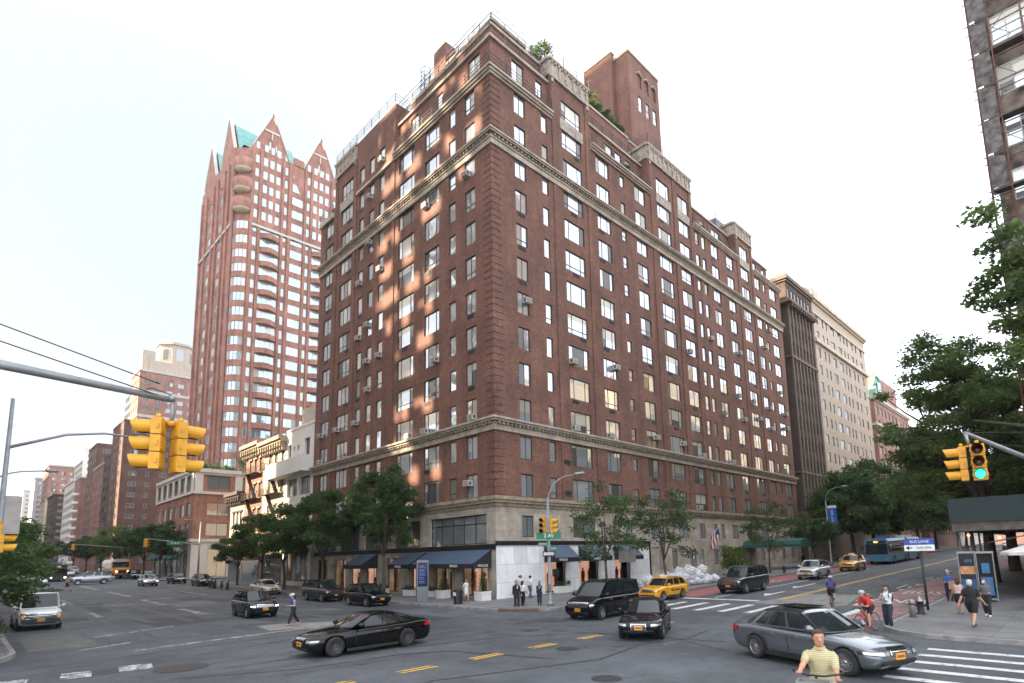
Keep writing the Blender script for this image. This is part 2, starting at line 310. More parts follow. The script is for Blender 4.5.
def worn(name, c, wear=.5, sc_=2.2):
    """road paint worn through to the asphalt in flakes"""
    m = mat(name, c, .7, var=.12, scale=8); t = m.node_tree; b = t.nodes['Principled BSDF']; K = t.links.new
    g = t.nodes.new('ShaderNodeNewGeometry'); n = t.nodes.new('ShaderNodeTexNoise'); n.inputs['Scale'].default_value = sc_; n.inputs['Detail'].default_value = 9; n.inputs['Roughness'].default_value = .72
    K(g.outputs['Position'], n.inputs['Vector'])
    r = t.nodes.new('ShaderNodeMapRange'); r.inputs[1].default_value = wear-.07; r.inputs[2].default_value = wear+.07; K(n.outputs[0], r.inputs[0])
    src = b.inputs['Base Color'].links[0].from_socket; mx = t.nodes.new('ShaderNodeMixRGB'); mx.inputs['Color1'].default_value = (.085, .086, .088, 1)
    K(r.outputs[0], mx.inputs['Fac']); K(src, mx.inputs['Color2']); K(mx.outputs[0], b.inputs['Base Color'])
    return m
PW = worn('road_paint_white', (.58, .58, .56), .40); PW2 = worn('road_paint_white_worn', (.40, .39, .37), .53)
PY = worn('road_paint_yellow', (.62, .36, .06), .42); PR = worn('bus_lane_red', (.30, .085, .08), .42, 1.2); PR2 = worn('bus_lane_red_faded', (.30, .15, .14), .45, 1.0)
PATCH = mat('asphalt_patch_dark', (.040, .041, .044), .8, var=.2, scale=3); PATCH_L = mat('concrete_patch', (.21, .20, .185), .85, var=.22, scale=1.6, detail=8)
IRON = mat('cast_iron', (.055, .05, .05), .6, .5, var=.3, scale=9)

def _road():
    xs = sorted(set(list(range(-200, 0, 40)) + list(range(0, 190, 5)) + list(range(190, 1200, 100)) + [1200])); ys = xs
    m = MB(); m.v = [(x, y, tz(x, y)) for y in ys for x in xs]; n = len(xs)
    m.f = [(j*n+i, j*n+i+1, (j+1)*n+i+1, (j+1)*n+i) for j in range(len(ys)-1) for i in range(n-1)]; m.m = [0]*len(m.f); m.sm = [True]*len(m.f)
    m.build('road', asp)['kind'] = 'structure'
_road()
# thin summer haze over the whole place
hz = bpy.data.materials.new('haze'); hz.use_nodes = True; hz.node_tree.nodes.remove(hz.node_tree.nodes['Principled BSDF']); _pv = hz.node_tree.nodes.new('ShaderNodeVolumePrincipled')
_pv.inputs['Color'].default_value = (.78, .89, 1, 1); _pv.inputs['Density'].default_value = .00017; _pv.inputs['Anisotropy'].default_value = .2
hz.node_tree.links.new(_pv.outputs[0], hz.node_tree.nodes['Material Output'].inputs['Volume'])
_m = MB(); _m.box(-260, -260, -2.5, 1260, 1260, 150); _m.build('haze', hz)['kind'] = 'stuff'
sc.cycles.volume_bounces = 0; sc.cycles.volume_step_rate = 10; sc.cycles.volume_max_steps = 64
KX, KY = 22.3, 23.2              # kerb lines of the big block
c1 = arc(KX+3.2, KY+3.2, 3.2, 180, 270)
sheet('pavement', [(KX, 89)] + c1 + [(330, KY), (330, 89)], CONC, .15, 0)
sheet('kerb', strip([(KX, 89)] + c1 + [(330, KY)], .17), KERB, .156, .16)
sheet('kerb', strip([(x-.006, y-.006) for x, y in c1[1:6]], .22), KERB_R, .162, .16)
sheet('pavement', [(KX, 420), (KX, 105)] + arc(KX+3, 105, 3, 180, 270)[1:] + [(330, 102), (330, 420)], CONC, .15, 0)
RX, RY = 23.6, 6.6
c2 = arc(RX+2.6, RY-2.6, 2.6, 90, 180)
sheet('pavement', [(330, RY)] + c2 + [(RX, -60), (330, -60)], CONC, .15, 0)
sheet('kerb', strip([(330, RY)] + c2 + [(RX, -60)], .17), KERB, .156, .16)
c3 = arc(-1.4, 29.2, 3.2, 270, 360)
sheet('pavement', [(-60, 26)] + c3 + [(1.8, 420), (-60, 420)], CONC, .15, 0)
sheet('kerb', strip([(-60, 26)] + c3 + [(1.8, 420)], .17), KERB, .156, .16)
sheet('pavement', [(-60, -60), (1.2, -60), (1.2, 3.5)] + arc(-1.8, 3.5, 3, 0, 90)[1:] + [(-60, 6.5)], CONC, .15, .16)

def mark(name, poly, m, dz=.006): return sheet(name, poly, m, dz)
def rect(x0, y0, x1, y1): return [(x0, y0), (x1, y0), (x1, y1), (x0, y1)]
ISL = sheet('traffic_island', arc(9.2, 2.6, 2.2, 0, 359, 24)[:-1], CONC, .41, .42)
# zebra over the wide street
for i in range(10):
    y = 8.9+i*1.42; mark('crosswalk_stripe', rect(28.2, y, 32.0, y+.42), PW, .008)
mark('stop_line', rect(33.9, 15.3, 34.4, 22.8), PW, .008)
# zebra over the avenue, lower right
for i in range(9):
    x = 21.6-i*1.25; mark('crosswalk_stripe', rect(x-.36, -1.6, x, 4.3), PW, .008)
# yellow double dashes guiding across the crossing
for i in range(7):
    x = 6.4+i*2.62; y = 14.55+.0*i
    for d in (0, .24): mark('lane_dash', [(x, y+d), (x+1.25, y+d), (x+1.25, y+d+.13), (x, y+d+.13)], PY, .008)
for d in (0, .28): mark('lane_line', rect(35.5, 14.3+d, 230, 14.45+d), PY, .008)
mark('lane_line', rect(35, 18.6, 70, 18.75), PW, .008)
for i in range(14): mark('lane_dash', rect(36+i*9, 10.4, 39+i*9, 10.52), PW, .010)
mark('bus_lane', rect(33.5, 7.0, 150, 9.9), PR2, .004); mark('bus_lane', rect(27.5, 7.0, 33.3, 9.0), PR2, .004)
mark('bus_lane', rect(35, 20.2, 120, 22.9), PR, .004)
for i in range(24): mark('lane_dash', rect(34+i*2.4, 9.85, 34.7+i*2.4, 10.05), PW, .008)
def road_letters(body, x, y, rz, size, m, sx=1.):
    cu = bpy.data.curves.new('t', 'FONT'); cu.body = body; cu.size = size; cu.align_x = 'CENTER'; cu.align_y = 'CENTER'; cu.resolution_u = 2
    o = bpy.data.objects.new('t', cu); col.objects.link(o); dg = bpy.context.evaluated_depsgraph_get(); me = bpy.data.meshes.new_from_object(o.evaluated_get(dg)); bpy.data.objects.remove(o)
    me.materials.clear(); me.materials.append(m)
    c, s = math.cos(rz), math.sin(rz)
    for v in me.vertices:
        a, b = v.co.x*sx, v.co.y*2.2; X = x+a*c-b*s; Y = y+a*s+b*c; v.co = (X, Y, tz(X, Y)+.014)
    o = link('road_lettering', me); o['kind'] = 'structure'
road_letters('BUS', 42, 8.35, R(-90), 1.25, PW); road_letters('ONLY', 36.5, 8.35, R(-90), 1.1, PW)
road_letters('BUS', 44.5, 21.6, R(90), 1.2, PW); road_letters('ONLY', 50, 21.6, R(90), 1.0, PW)
mark('turn_arrow', [(37.6, 16.2), (40.5, 16.2), (40.5, 16.45), (38.8, 16.45), (38.8, 17.0), (37.2, 16.3)], PW, .010)
mark('lane_arrow', [(44, 16.7), (48, 16.7), (48, 16.95), (45, 16.95), (45, 17.4), (43.4, 16.82), (45, 16.3)], PW, .010)
# avenue side, left
mark('stop_line', [(5.0, 27.0), (11.9, 28.3), (13.4, 28.2), (13.3, 27.7), (11.9, 27.75), (5.0, 26.6)], PW2, .008)
mark('crosswalk_patch', [(10.6, 28.7), (14.6, 27.6), (16.4, 28.1), (12.2, 31.3), (10.9, 31.2)], PATCH_L, .006)
for x0, x1 in ((.3, 1.6), (2.35, 3.05), (3.75, 4.6)): mark('lane_block', [(x0, 21.95), (x1, 21.75), (x1+.15, 22.9), (x0+.15, 23.1)], worn('road_paint_white_old', (.5, .5, .48), .47, 3.2), .008)
mark('lane_block', [(3.05, 21.8), (3.75, 21.75), (3.9, 22.85), (3.2, 22.95)], PATCH, .007)
for (x, y, w_, l) in ((11.1, 41.5, .5, 6), (11.3, 52, .45, 9), (11.5, 66, .45, 12), (11.6, 84, .4, 14), (6.4, 45, .35, 5), (6.6, 60, .3, 7), (16.6, 47, .3, 5), (16.8, 62, .3, 9)):
    mark('lane_dash', rect(x, y, x+w_, y+l), PW2, .008)
mark('lane_line', [(4.6, 33.2), (8.2, 35.2), (8.3, 35.7), (4.7, 33.8)], PW2, .008)
mark('lane_line', [(3.6, 28.6), (5.4, 29.6), (5.4, 30.0), (3.6, 29.0)], PW2, .008)
mark('asphalt_patch', [(2.2, 30), (4.3, 30), (4.6, 33), (4.2, 36), (2.3, 36.5)], PATCH_L if False else mat('asphalt_patch_pale', (.115, .112, .106), .85, var=.3, scale=2, detail=8), .004)
mark('asphalt_patch', rect(12.4, 32.6, 19.5, 34.4), PATCH, .004)
mark('asphalt_patch', [(7.5, 36), (10.4, 36), (10.6, 41), (7.4, 41.5)], PATCH, .004)
mark('concrete_patch', [(31.8, 10.6), (33.4, 10.4), (33.6, 14.0), (39.5, 14.1), (39.5, 14.28), (33.0, 15.2)], PATCH_L, .005)
mark('concrete_patch', [(33.3, 10.2), (39.6, 11.2), (39.4, 14.1), (33.3, 14.2)], PATCH_L, .005)
mark('asphalt_patch', [(18.6, 20.6), (20.9, 18.9), (22.0, 20.6), (19.6, 21.9)], PATCH, .004)
for pts in ([(4.5, 19.2), (7.5, 17.6), (11, 17.4), (12.2, 16.4), (13.2, 12.6)], [(11.5, 18.6), (15.5, 17.6), (18.4, 15.4), (19.2, 10)], [(8, 24), (13, 25.5), (18, 24.4)], [(16, 12.5), (19, 11.4), (22, 12)]):
    mark('tar_seam', strip(pts, .09), mat('tar_seam', (.022, .022, .024), .5), .006)
def disc(name, x, y, r, m, dz=.012, label=None):
    mark(name, [(x+r*math.cos(a*math.pi/10), y+r*math.sin(a*math.pi/10)) for a in range(20)], m, dz)
for x, y, r in ((5.2, 21.1, .75), (17.6, 18.2, .4), (20.5, 20.0, .45), (14.9, 13.6, .4), (27, 12.5, .4), (12.0, 9.6, .4)): disc('manhole_cover', x, y, r, IRON)
# tyre-darkened wheel paths, oil spots and odd repairs
TYREM = worn('tyre_polish', (.050, .052, .056), .47, .8); OIL = worn('oil_stain', (.028, .028, .03), .50, 2.5); PATM = worn('faded_repair', (.125, .125, .122), .46, .9)
q = random.Random(41)
for y in (11.2, 13.0, 16.9, 18.4, 19.6, 21.0): mark('wheel_path', rect(33.5 if y < 14 else 6, y, 170, y+.45), TYREM, .003)
for x in (4.2, 5.9, 7.7, 9.4, 13.4, 15.0, 18.2): mark('wheel_path', rect(x, 28, x+.45, 160), TYREM, .0032)
for i in range(34):
    x, y = (q.uniform(3, 22), q.uniform(10, 60)) if i % 3 else (q.uniform(22, 55), q.uniform(8, 21)); r = q.uniform(.15, .55); n = 14
    mark('oil_stain', [(x+r*(1+.35*math.sin(3*a+i))*math.cos(6.283*a/n)*1.4, y+r*(1+.3*math.cos(2*a+i))*math.sin(6.283*a/n)) for a in range(n)], OIL, .0052+.0001*i)
for i in range(16):
    x, y = (q.uniform(3, 20), q.uniform(24, 62)); w_, l = q.uniform(.8, 2.6), q.uniform(1.5, 6); a = q.uniform(-.12, .12)
    mark('asphalt_repair', [(x, y), (x+w_, y+a), (x+w_+a, y+l), (x+a, y+l-a)], PATM if i % 2 else PATCH, .0042+.0001*i)
for pts in ([(6.5, 30), (6.8, 40), (6.4, 55), (6.7, 75)], [(12.2, 29), (12.5, 45), (12.1, 70)], [(2, 25), (9, 26), (16, 25.4), (22, 26)], [(27, 8), (26.6, 14), (27.2, 20)], [(35, 12.1), (50, 12.4), (80, 12)], [(5, 12), (9, 13), (14, 11.4), (17, 12)], [(10, 23), (12, 20.5), (11.5, 18.6)], [(20.5, 23), (18, 17), (19, 12), (17.5, 9)]):
    mark('tar_seam', strip(pts, .07), MATS['tar_seam'], .0075)
# ------------------------------------------------------------------ facade tools
CAMP = Vector((0, 0, EYE))
def wall_holes(mb, o, ud, nd, u0, u1, z0, z1, wins, m=0, depth=.16, reveal=None):
    """a wall face with real window openings and reveals; top may be z1"""
    o = Vector(o); ud = Vector(ud); nd = Vector(nd); up = Vector((0, 0, 1)); P = lambda u, z, d=0: o+ud*u+up*z-nd*d
    flip = ud.cross(up).dot(nd) < 0
    def q(*p, mm=m): mb.face(p[::-1] if flip else p, mm)
    us = sorted({u0, u1} | {w_[0] for w_ in wins} | {w_[1] for w_ in wins})
    for a, b in zip(us[:-1], us[1:]):
        if b-a < 1e-5 or a < u0-1e-6 or b > u1+1e-6: continue
        mid = (a+b)/2; z = z0
        for w_ in sorted((w_ for w_ in wins if w_[0] < mid < w_[1]), key=lambda w_: w_[2]):
            if w_[2] > z+1e-5: q(P(a, z), P(b, z), P(b, w_[2]), P(a, w_[2]))
            z = w_[3]
        if z1 > z+1e-5: q(P(a, z), P(b, z), P(b, z1), P(a, z1))
    rm = m if reveal is None else reveal
    for a, b, c, d in (w_[:4] for w_ in wins):
        q(P(a, c), P(b, c), P(b, c, depth), P(a, c, depth), mm=rm); q(P(a, d, depth), P(b, d, depth), P(b, d), P(a, d), mm=rm)
        q(P(a, c), P(a, c, depth), P(a, d, depth), P(a, d), mm=rm); q(P(b, c, depth), P(b, c), P(b, d), P(b, d, depth), mm=rm)
WCACHE = {}
def win_geo(fm, pm, o, ud, nd, w_, h, mull=1, tr=0., fr=.06, d0=.08):
    """frame bars into fm, panes into pm; local corner o, opening w_ x h, set d0 behind the wall face"""
    o = Vector(o); ud = Vector(ud); nd = Vector(nd); up = Vector((0, 0, 1)); flip = ud.cross(up).dot(nd) < 0
    def bar(u, z, du, dz, dd=.05): fm.obox(o+ud*u+up*z-nd*(d0+dd), ud*du, up*dz, nd*dd)
    bar(0, 0, w_, fr); bar(0, h-fr, w_, fr); bar(0, fr, fr, h-2*fr); bar(w_-fr, fr, fr, h-2*fr)
    cuts = [fr] + list(mull) + [w_-fr] if hasattr(mull, '__len__') else [fr+(w_-2*fr)*i/(mull) for i in range(mull+1)]
    for c in cuts[1:-1]: bar(c-fr*.4, fr, fr*.8, h-2*fr, .04)
    if tr: bar(fr, tr, w_-2*fr, fr*.8, .035)
    for a, b in zip(cuts[:-1], cuts[1:]):
        p = [o+ud*a+up*fr-nd*(d0+.03), o+ud*b+up*fr-nd*(d0+.03), o+ud*b+up*(h-fr)-nd*(d0+.03), o+ud*a+up*(h-fr)-nd*(d0+.03)]
        pm.face(p[::-1] if flip else p)
class Windows:
    """collects a building's windows; the nearest become parts (frame > pane), the rest one 'stuff' part"""
    def __init__(s, root, fmat, pmat, base=(0, 0, 0)): s.r = root; s.w = []; s.fm = fmat; s.pm = pmat; s.base = Vector(base)
    def add(s, o, ud, nd, w_, h, mull=1, tr=0., fr=.06, d0=.08, pm=None): s.w.append((Vector(o), tuple(ud), tuple(nd), round(w_, 2), round(h, 2), mull if not hasattr(mull, '__len__') else tuple(mull), tr, fr, d0, pm))
    def done(s, n=100, panes=True):
        def size(w_):
            d = w_[0]-CAMP; n_ = Vector(w_[2]); return -w_[3]*w_[4]*abs(d.dot(n_))/d.length**3
        ws = sorted(s.w, key=size)
        for w_ in ws[:n]:
            k = w_[1:9]+(s.fm.name, (w_[9] or s.pm).name)
            if k not in WCACHE:
                f, p = MB(), MB(); win_geo(f, p, (0, 0, 0), *w_[1:9]); WCACHE[k] = (f.mesh('window', s.fm), p.mesh('pane', w_[9] or (PANE_B if s.pm is PANE else s.pm)))
            o = link('window', WCACHE[k][0], s.r, w_[0]-s.base); link('pane', WCACHE[k][1], o)
        if ws[n:]:
            f, p = MB(), MB()
            for w_ in ws[n:]: win_geo(f, p, w_[0]-s.base, *w_[1:9])
            o = f.build('windows', s.fm, s.r); o['kind'] = 'stuff'; p.build('panes', s.pm, o)['kind'] = 'stuff'
def ring(mb, x0, y0, x1, y1, z0, z1, pr, m=0, sides='sw'):
    """a moulding standing pr proud of the south and west faces (and n, e), butted at corners"""
    W = pr if 'w' in sides else 0; E_ = pr if 'e' in sides else 0
    if 's' in sides: mb.box(x0-W, y0-pr, z0, x1+E_, y0, z1, m)
    if 'n' in sides: mb.box(x0-W, y1, z0, x1+E_, y1+pr, z1, m)
    if 'w' in sides: mb.box(x0-pr, y0, z0, x0, y1, z1, m)
    if 'e' in sides: mb.box(x1, y0, z0, x1+pr, y1, z1, m)
def dentils(mb, x0, y0, x1, y1, z0, z1, pr, step=.5, m=0, sides='sw'):
    if 's' in sides:
        n = int((x1-x0)/step)
        for i in range(n): mb.box(x0+i*step+.1, y0-pr, z0, x0+i*step+.1+step*.45, y0-.003, z1, m)
    if 'w' in sides:
        n = int((y1-y0)/step)
        for i in range(n): mb.box(x0-pr, y0+i*step+.1, z0, x0-.003, y0+i*step+.1+step*.45, z1, m)
def railing(mb, pts, h=1.05, m=0, post=2.2, rails=3, th=.03):
    for a, b in zip(pts[:-1], pts[1:]):
        a, b = Vector(a), Vector(b); d = b-a; n = max(1, int(d.length/post)); dn = d.normalized(); pr = Vector((-dn.y, dn.x, 0))*th
        for i in range(n+1):
            p = a+d*i/n; mb.obox(p-dn*th/2-pr/2, dn*th*1.6, pr*1.6, Vector((0, 0, h)))
        for k in range(rails): mb.obox(a+Vector((0, 0, h*(k+1)/rails-th))-pr/2, d, pr, Vector((0, 0, th)))
def text_mesh(body, size, m, depth=.01, sx=1.):
    cu = bpy.data.curves.new('t', 'FONT'); cu.body = body; cu.size = size; cu.align_x = 'CENTER'; cu.align_y = 'CENTER'; cu.resolution_u = 2; cu.extrude = depth
    o = bpy.data.objects.new('t', cu); col.objects.link(o); dg = bpy.context.evaluated_depsgraph_get(); me = bpy.data.meshes.new_from_object(o.evaluated_get(dg)); bpy.data.objects.remove(o)
    me.materials.clear(); me.materials.append(m)
    if sx != 1:
        for v in me.vertices: v.co.x *= sx
    return me
def lettering(body, size, m, p, xd, zd=(0, 0, 1), parent=None, name='lettering', depth=.008, sx=1.):
    """flat letters at p, running along xd, upright along zd"""
    me = text_mesh(body, size, m, depth, sx); xd = Vector(xd).normalized(); zd = Vector(zd).normalized(); n = xd.cross(zd)
    M4 = Matrix(((xd.x, zd.x, n.x, p[0]), (xd.y, zd.y, n.y, p[1]), (xd.z, zd.z, n.z, p[2]), (0, 0, 0, 1))); me.transform(M4)
    return link(name, me, parent)

# ------------------------------------------------------------------ the big red brick apartment house on the corner
BX0, BY0, BX1, BY1 = 27.05, 31.3, 85.1, 62.2
XD, YD = (1, 0, 0), (0, 1, 0); SD, WD = (0, -1, 0), (-1, 0, 0)
apt = thing('apartment_building', 'large dark red brick apartment house on the corner with blue awnings at street level', 'apartment building')
def main_building():
    H0, HT = 7.68, 42.6
    row = lambda k: H0+2.965*k
    wl = MB(); WN = Windows(apt, FRAME, PANE)
    # ---- street (south) face: columns of windows (x0, x1, height, mullions)
    RC = [(29.66, 30.93, 1.72, 2), (32.92, 33.67, 1.6, 1), (35.66, 38.37, 1.75, (.62, 2.09)), (40.52, 42.6, 1.72, (.55, 1.55)), (44.46, 45.2, 1.15, 1), (47.02, 48.94, 1.72, 2), (51.41, 54.05, 1.75, (.6, 2.05)), (55.92, 58.26, 1.75, 2), (59.6, 60.5, 1.6, 1), (61.2, 62.1, 1.6, 1), (63.58, 65.47, 1.7, 2), (67.73, 69.67, 1.72, 2), (71.98, 74.42, 1.75, 3), (76.25, 78.03, 1.7, 2), (79.1, 79.91, 1.2, 1), (81.3, 83.6, 1.72, 2)]
    tall = {2: 48.6, 6: 48.5, 7: 48.5, 12: 48.0}
    segs = [(BX0, 34.2, 42.6), (34.2, 39.65, 48.5), (39.65, 49.9, 42.6), (49.9, 59.1, 48.4), (59.1, 70.7, 42.6), (70.7, 75.9, 47.9), (75.9, BX1, 42.6)]
    LC = [(33.35, 34.69, 1.72, 2), (35.98, 36.9, 1.6, 1), (38.33, 40.59, 1.75, (.55, 1.7)), (42.3, 45.01, 1.75, (.6, 2.1)), (47.74, 48.75, 1.65, 1), (49.8, 50.85, 1.65, 1), (51.92, 52.95, 1.65, 1), (54.43, 57.05, 1.75, 3), (58.95, 60.83, 1.7, 2)]
    lsegs = [(BY0, 45.65, 42.6), (45.65, 58.6, 48.5), (58.6, BY1, 42.4)]
    def wins_for(cols, u0, u1, zb, zt, rows):
        out = []
        for (a, b, h, mu) in cols:
            if a < u0 or b > u1: continue
            for k in rows:
                hh = h*1.06; z = row(k)-.03+(1.82-hh)*.6
                if z+hh < zt-.2 and z > zb: out.append((a, b, z, z+hh, mu))
        return out
    rr = random.Random(3)
    for seg, cols, ud, nd, o in [(s_, RC, XD, SD, (0, BY0, 0)) for s_ in segs] + [(s_, LC, YD, WD, (BX0, 0, 0)) for s_ in lsegs]:
        u0, u1, zt = seg
        ws = wins_for(cols, u0, u1, 7.5, zt-2.2 if zt > 45 else zt, range(0, 13))
        wall_holes(wl, o, ud, nd, u0, u1, 7.55, zt, ws)
        for a, b, c, d, mu in ws:
            WN.add(Vector(o)+Vector(ud)*a+Vector((0, 0, c)), ud, nd, b-a, d-c, mu, tr=0 if rr.random() < .75 else .45)
    # flanks of the pavilions and roof decks
    up = Vector((0, 0, 1))
    for x in (34.2, 39.65, 49.9, 59.1, 70.7, 75.9):
        zt = {34.2: 48.5, 39.65: 48.5, 49.9: 48.4, 59.1: 48.4, 70.7: 47.9, 75.9: 47.9}[x]
        wl.face([(x, BY0, 42.6), (x, BY0+2.6, 42.6), (x, BY0+2.6, zt), (x, BY0, zt)])
    for y, zt in ((45.65, 48.5), (58.6, 48.5)): wl.face([(BX0, y, 42.4), (BX0+2.6, y, 42.4), (BX0+2.6, y, zt), (BX0, y, zt)])
    for u0, u1, zt in segs: wl.face([(u0, BY0, zt), (u1, BY0, zt), (u1, BY0+2.6, zt), (u0, BY0+2.6, zt)], 1)
    for u0, u1, zt in lsegs: wl.face([(BX0, u0, zt), (BX0+2.6, u0, zt), (BX0+2.6, u1, zt), (BX0, u1, zt)], 1)
    for x0, x1 in ((34.2, 39.65), (49.9, 59.1), (70.7, 75.9)): wl.face([(x0, BY0+2.6, 42), (x1, BY0+2.6, 42), (x1, BY0+2.6, 48.5), (x0, BY0+2.6, 48.5)])
    wl.face([(BX0+2.6, 45.65, 42), (BX0+2.6, 58.6, 42), (BX0+2.6, 58.6, 48.5), (BX0+2.6, 45.65, 48.5)])
    wl.box(BX0+.5, BY0+.5, 0, BX1, BY1, 42.5, 0, skip='swb')
    wl.face([(BX1, BY0, 0), (BX1, BY1, 0), (BX1, BY1, 42.6), (BX1, BY0, 42.6)]); wl.face([(BX1, BY1, 0), (BX0, BY1, 0), (BX0, BY1, 42.4), (BX1, BY1, 42.4)])
    # set-back storeys: A (terrace storey), B and C above
    A = .35
    wa = [(29.8, 31.2, 43.75, 45.6, 2), (32.7, 33.5, 44.0, 45.5, 1)]
    wb = [(40.0, 40.5, 43.6, 45.5, 1), (43.6, 44.7, 43.6, 45.5, 1), (45.2, 46.3, 43.6, 45.5, 1), (47.0, 48.1, 43.6, 45.5, 1)]
    wc = [(60.2, 61.3, 43.6, 45.5, 1), (63.0, 64.1, 43.6, 45.5, 1), (66.0, 68.2, 43.6, 45.5, 2)]
    wd = [(78.3, 79.6, 43.6, 45.4, 1), (81.5, 82.6, 43.6, 45.4, 1)]
    for u0, u1, ws, dd, zt in ((BX0+A, 34.2, wa, A, 46.0), (39.65, 49.9, wb, 1.0, 46.0), (59.1, 70.7, wc, 1.0, 46.0), (75.9, BX1-1.8, wd, 1.0, 45.7)):
        wall_holes(wl, (0, BY0+dd, 0), XD, SD, u0, u1, 42.5, zt, ws)
        for a, b, c, d, mu in ws: WN.add((a, BY0+dd, c), XD, SD, b-a, d-c, mu)
        wl.face([(u0, BY0+dd, zt), (u1, BY0+dd, zt), (u1, BY0+5, zt), (u0, BY0+5, zt)], 1)
    wl.face([(BX1-1.8, BY0+1, 42), (BX1-1.8, BY0+9, 42), (BX1-1.8, BY0+9, 45.7), (BX1-1.8, BY0+1, 45.7)])
    we = [(33.0, 34.6, 43.75, 45.6, 2), (38.3, 39.2, 43.8, 45.3, 1), (42.2, 43.5, 43.75, 45.5, 2)]
    wall_holes(wl, (BX0+A, 0, 0), YD, WD, BY0+A, 45.65, 42.5, 46.0, we)
    for a, b, c, d, mu in we: WN.add((BX0+A, a, c), YD, WD, b-a, d-c, mu)
    wall_holes(wl, (BX0+1.2, 0, 0), YD, WD, 58.6, BY1, 42.3, 45.2, [])
    wl.face([(BX0+A, BY0+A, 46.0), (BX0+6, BY0+A, 46.0), (BX0+6, 45.65, 46.0), (BX0+A, 45.65, 46.0)], 1)
    # B and C
    wl.box(BX0+1.0, BY0+1.0, 46.0, 35.5, 44.5, 48.3, 0); wl.box(BX0+2.2, BY0+2.2, 48.3, 33.4, 43.2, 50.6, 0)
    wl.box(34.6, BY0+2.6, 46.0, 41.0, 48, 50.6, 0)
    wl.box(BX0+2.6, 44.5, 46, 40, 57.5, 49.6, 0); wl.box(BX0+4.2, 46, 49.6, 40, 56, 52.4, 0)
    wl.box(BX0+3.4, 57.5, 42.3, 50, BY1-.5, 47.6, 0)
    wl.box(41.02, BY0+4.2, 46, 50.45, 50, 48.9, 0); wl.box(41.02, BY0+2.7, 46, 50.2, BY0+4.19, 50.8, 0); wl.box(50.5, BY0+2.8, 46, 58.4, 52, 50.7, 0); wl.box(58.4, BY0+4.4, 46, 71.4, 50, 48.2, 0)
    wl.box(71.4, BY0+2.8, 45.5, 76.4, 48, 50.2, 2)
    for x, y, z, s_ in ((34.4, 40.2, 53.0, 1.3),): wl.box(x-s_-4, y, 50, x-4, y+s_*1.5, z, 0)
    wl.box(62.5, BY0+5, 48, 63.6, BY0+6.4, 50.6, 0); wl.box(66.5, BY0+5, 48, 67.3, BY0+6.4, 49.6, 0)
    wl.box(BX0+1.3, 56.2, 48.4, BX0+2.5, 57.6, 50.4, 0)
    # lift tower
    tx0, tx1, ty0, tz1 = 57.6, 64.9, 38.3, 70.3
    wt = [(59.6+i*1.75, 60.5+i*1.75, 62.6-.0*i, 64.9, 1) for i in range(3)]; wn = [(59.6+i*1.75, 60.55+i*1.75, 66.3, 68.4) for i in range(3)]
    wall_holes(wl, (0, ty0, 0), XD, SD, tx0, tx1, 44, tz1, wt+wn, depth=.22)
    for a, b, c, d, mu in wt: WN.add((a, ty0, c), XD, SD, b-a, d-c, mu, 1.1)
    for a, b, c, d in wn:
        wl.face([(a, ty0+.2, c), (b, ty0+.2, c), (b, ty0+.2, d), (a, ty0+.2, d)], 0)
    wl.box(tx0, ty0+.002, 44, tx1, 45.4, tz1, 0, skip='s'); wl.box(tx0-.7, 40.6, 44, tx0, 45.4, tz1+.9, 0)
    wl.build('wall', [RED, mat('roof_deck', (.2, .16, .13), .9), mat('roof_plant_grey', (.2, .2, .21), .7)], apt)
    # arch heads over the tower niches
    m = MB()
    for a, b, c, d in wn:
        cx_ = (a+b)/2; r = (b-a)/2
        pts = [(cx_+(r+.12)*math.cos(math.pi*i/8), d-.35+(r+.12)*math.sin(math.pi*i/8)) for i in range(9)]
        m.tube([(x, ty0-.02, z) for x, z in pts], .1, 5)
        m.box(cx_-.12, ty0-.12, d+r-.45, cx_+.12, ty0+.05, d+r+.0)
    ring(m, tx0, ty0, tx1, 45.4, tz1-.02, tz1+.28, .12, 0, 'sw'); m.box(tx0-.1, ty0-.1, tz1+.28, tx1+.1, 45.4, tz1+.36)
    ring(m, tx0-.7, 40.6, tx0, 45.4, tz1+.88, tz1+1.1, .1, 0, 'sw')
    m.build('tower_trim', STONE_D, apt)
    # ---- belts and cornices
    m = MB()
    for z0, z1, pr in ((6.88, 7.12, .12), (7.12, 7.34, .3), (7.34, 7.6, .42)): ring(m, BX0, BY0, BX1, BY1, z0, z1, pr, 0)
    m.build('belt_course', STONE_D, apt)
    m = MB()
    for z0, z1, pr in ((12.55, 12.98, .14), (13.18, 13.34, .42), (13.34, 13.5, .55)): ring(m, BX0, BY0, BX1, BY1, z0, z1, pr, 0)
    m.build('cornice', STONE, apt); m = MB(); ring(m, BX0, BY0, BX1, BY1, 12.98, 13.18, .16, 0); dentils(m, BX0, BY0, BX1, BY1, 12.99, 13.17, .36, .42); m.build('dentil_course', STONE_D, apt)
    m = MB()
    for z0, z1, pr in ((35.9, 36.35, .14), (36.35, 36.5, .22), (36.72, 36.86, .42), (36.86, 37.0, .52)): ring(m, BX0, BY0, BX1, BY1, z0, z1, pr, 0)
    m.build('cornice', STONE, apt); m = MB(); ring(m, BX0, BY0, BX1, BY1, 36.5, 36.72, .18, 0); dentils(m, BX0, BY0, BX1, BY1, 36.51, 36.71, .33, .42); m.build('dentil_course', STONE_D, apt)
    m = MB()
    for (u0, u1, zt) in segs:
        if zt < 43:
            for z0, z1, pr in ((42.15, 42.35, .15), (42.35, 42.55, .3), (42.55, 42.75, .42)): m.box(u0-(pr if u0 == BX0 else 0), BY0-pr, z0, u1, BY0, z1)
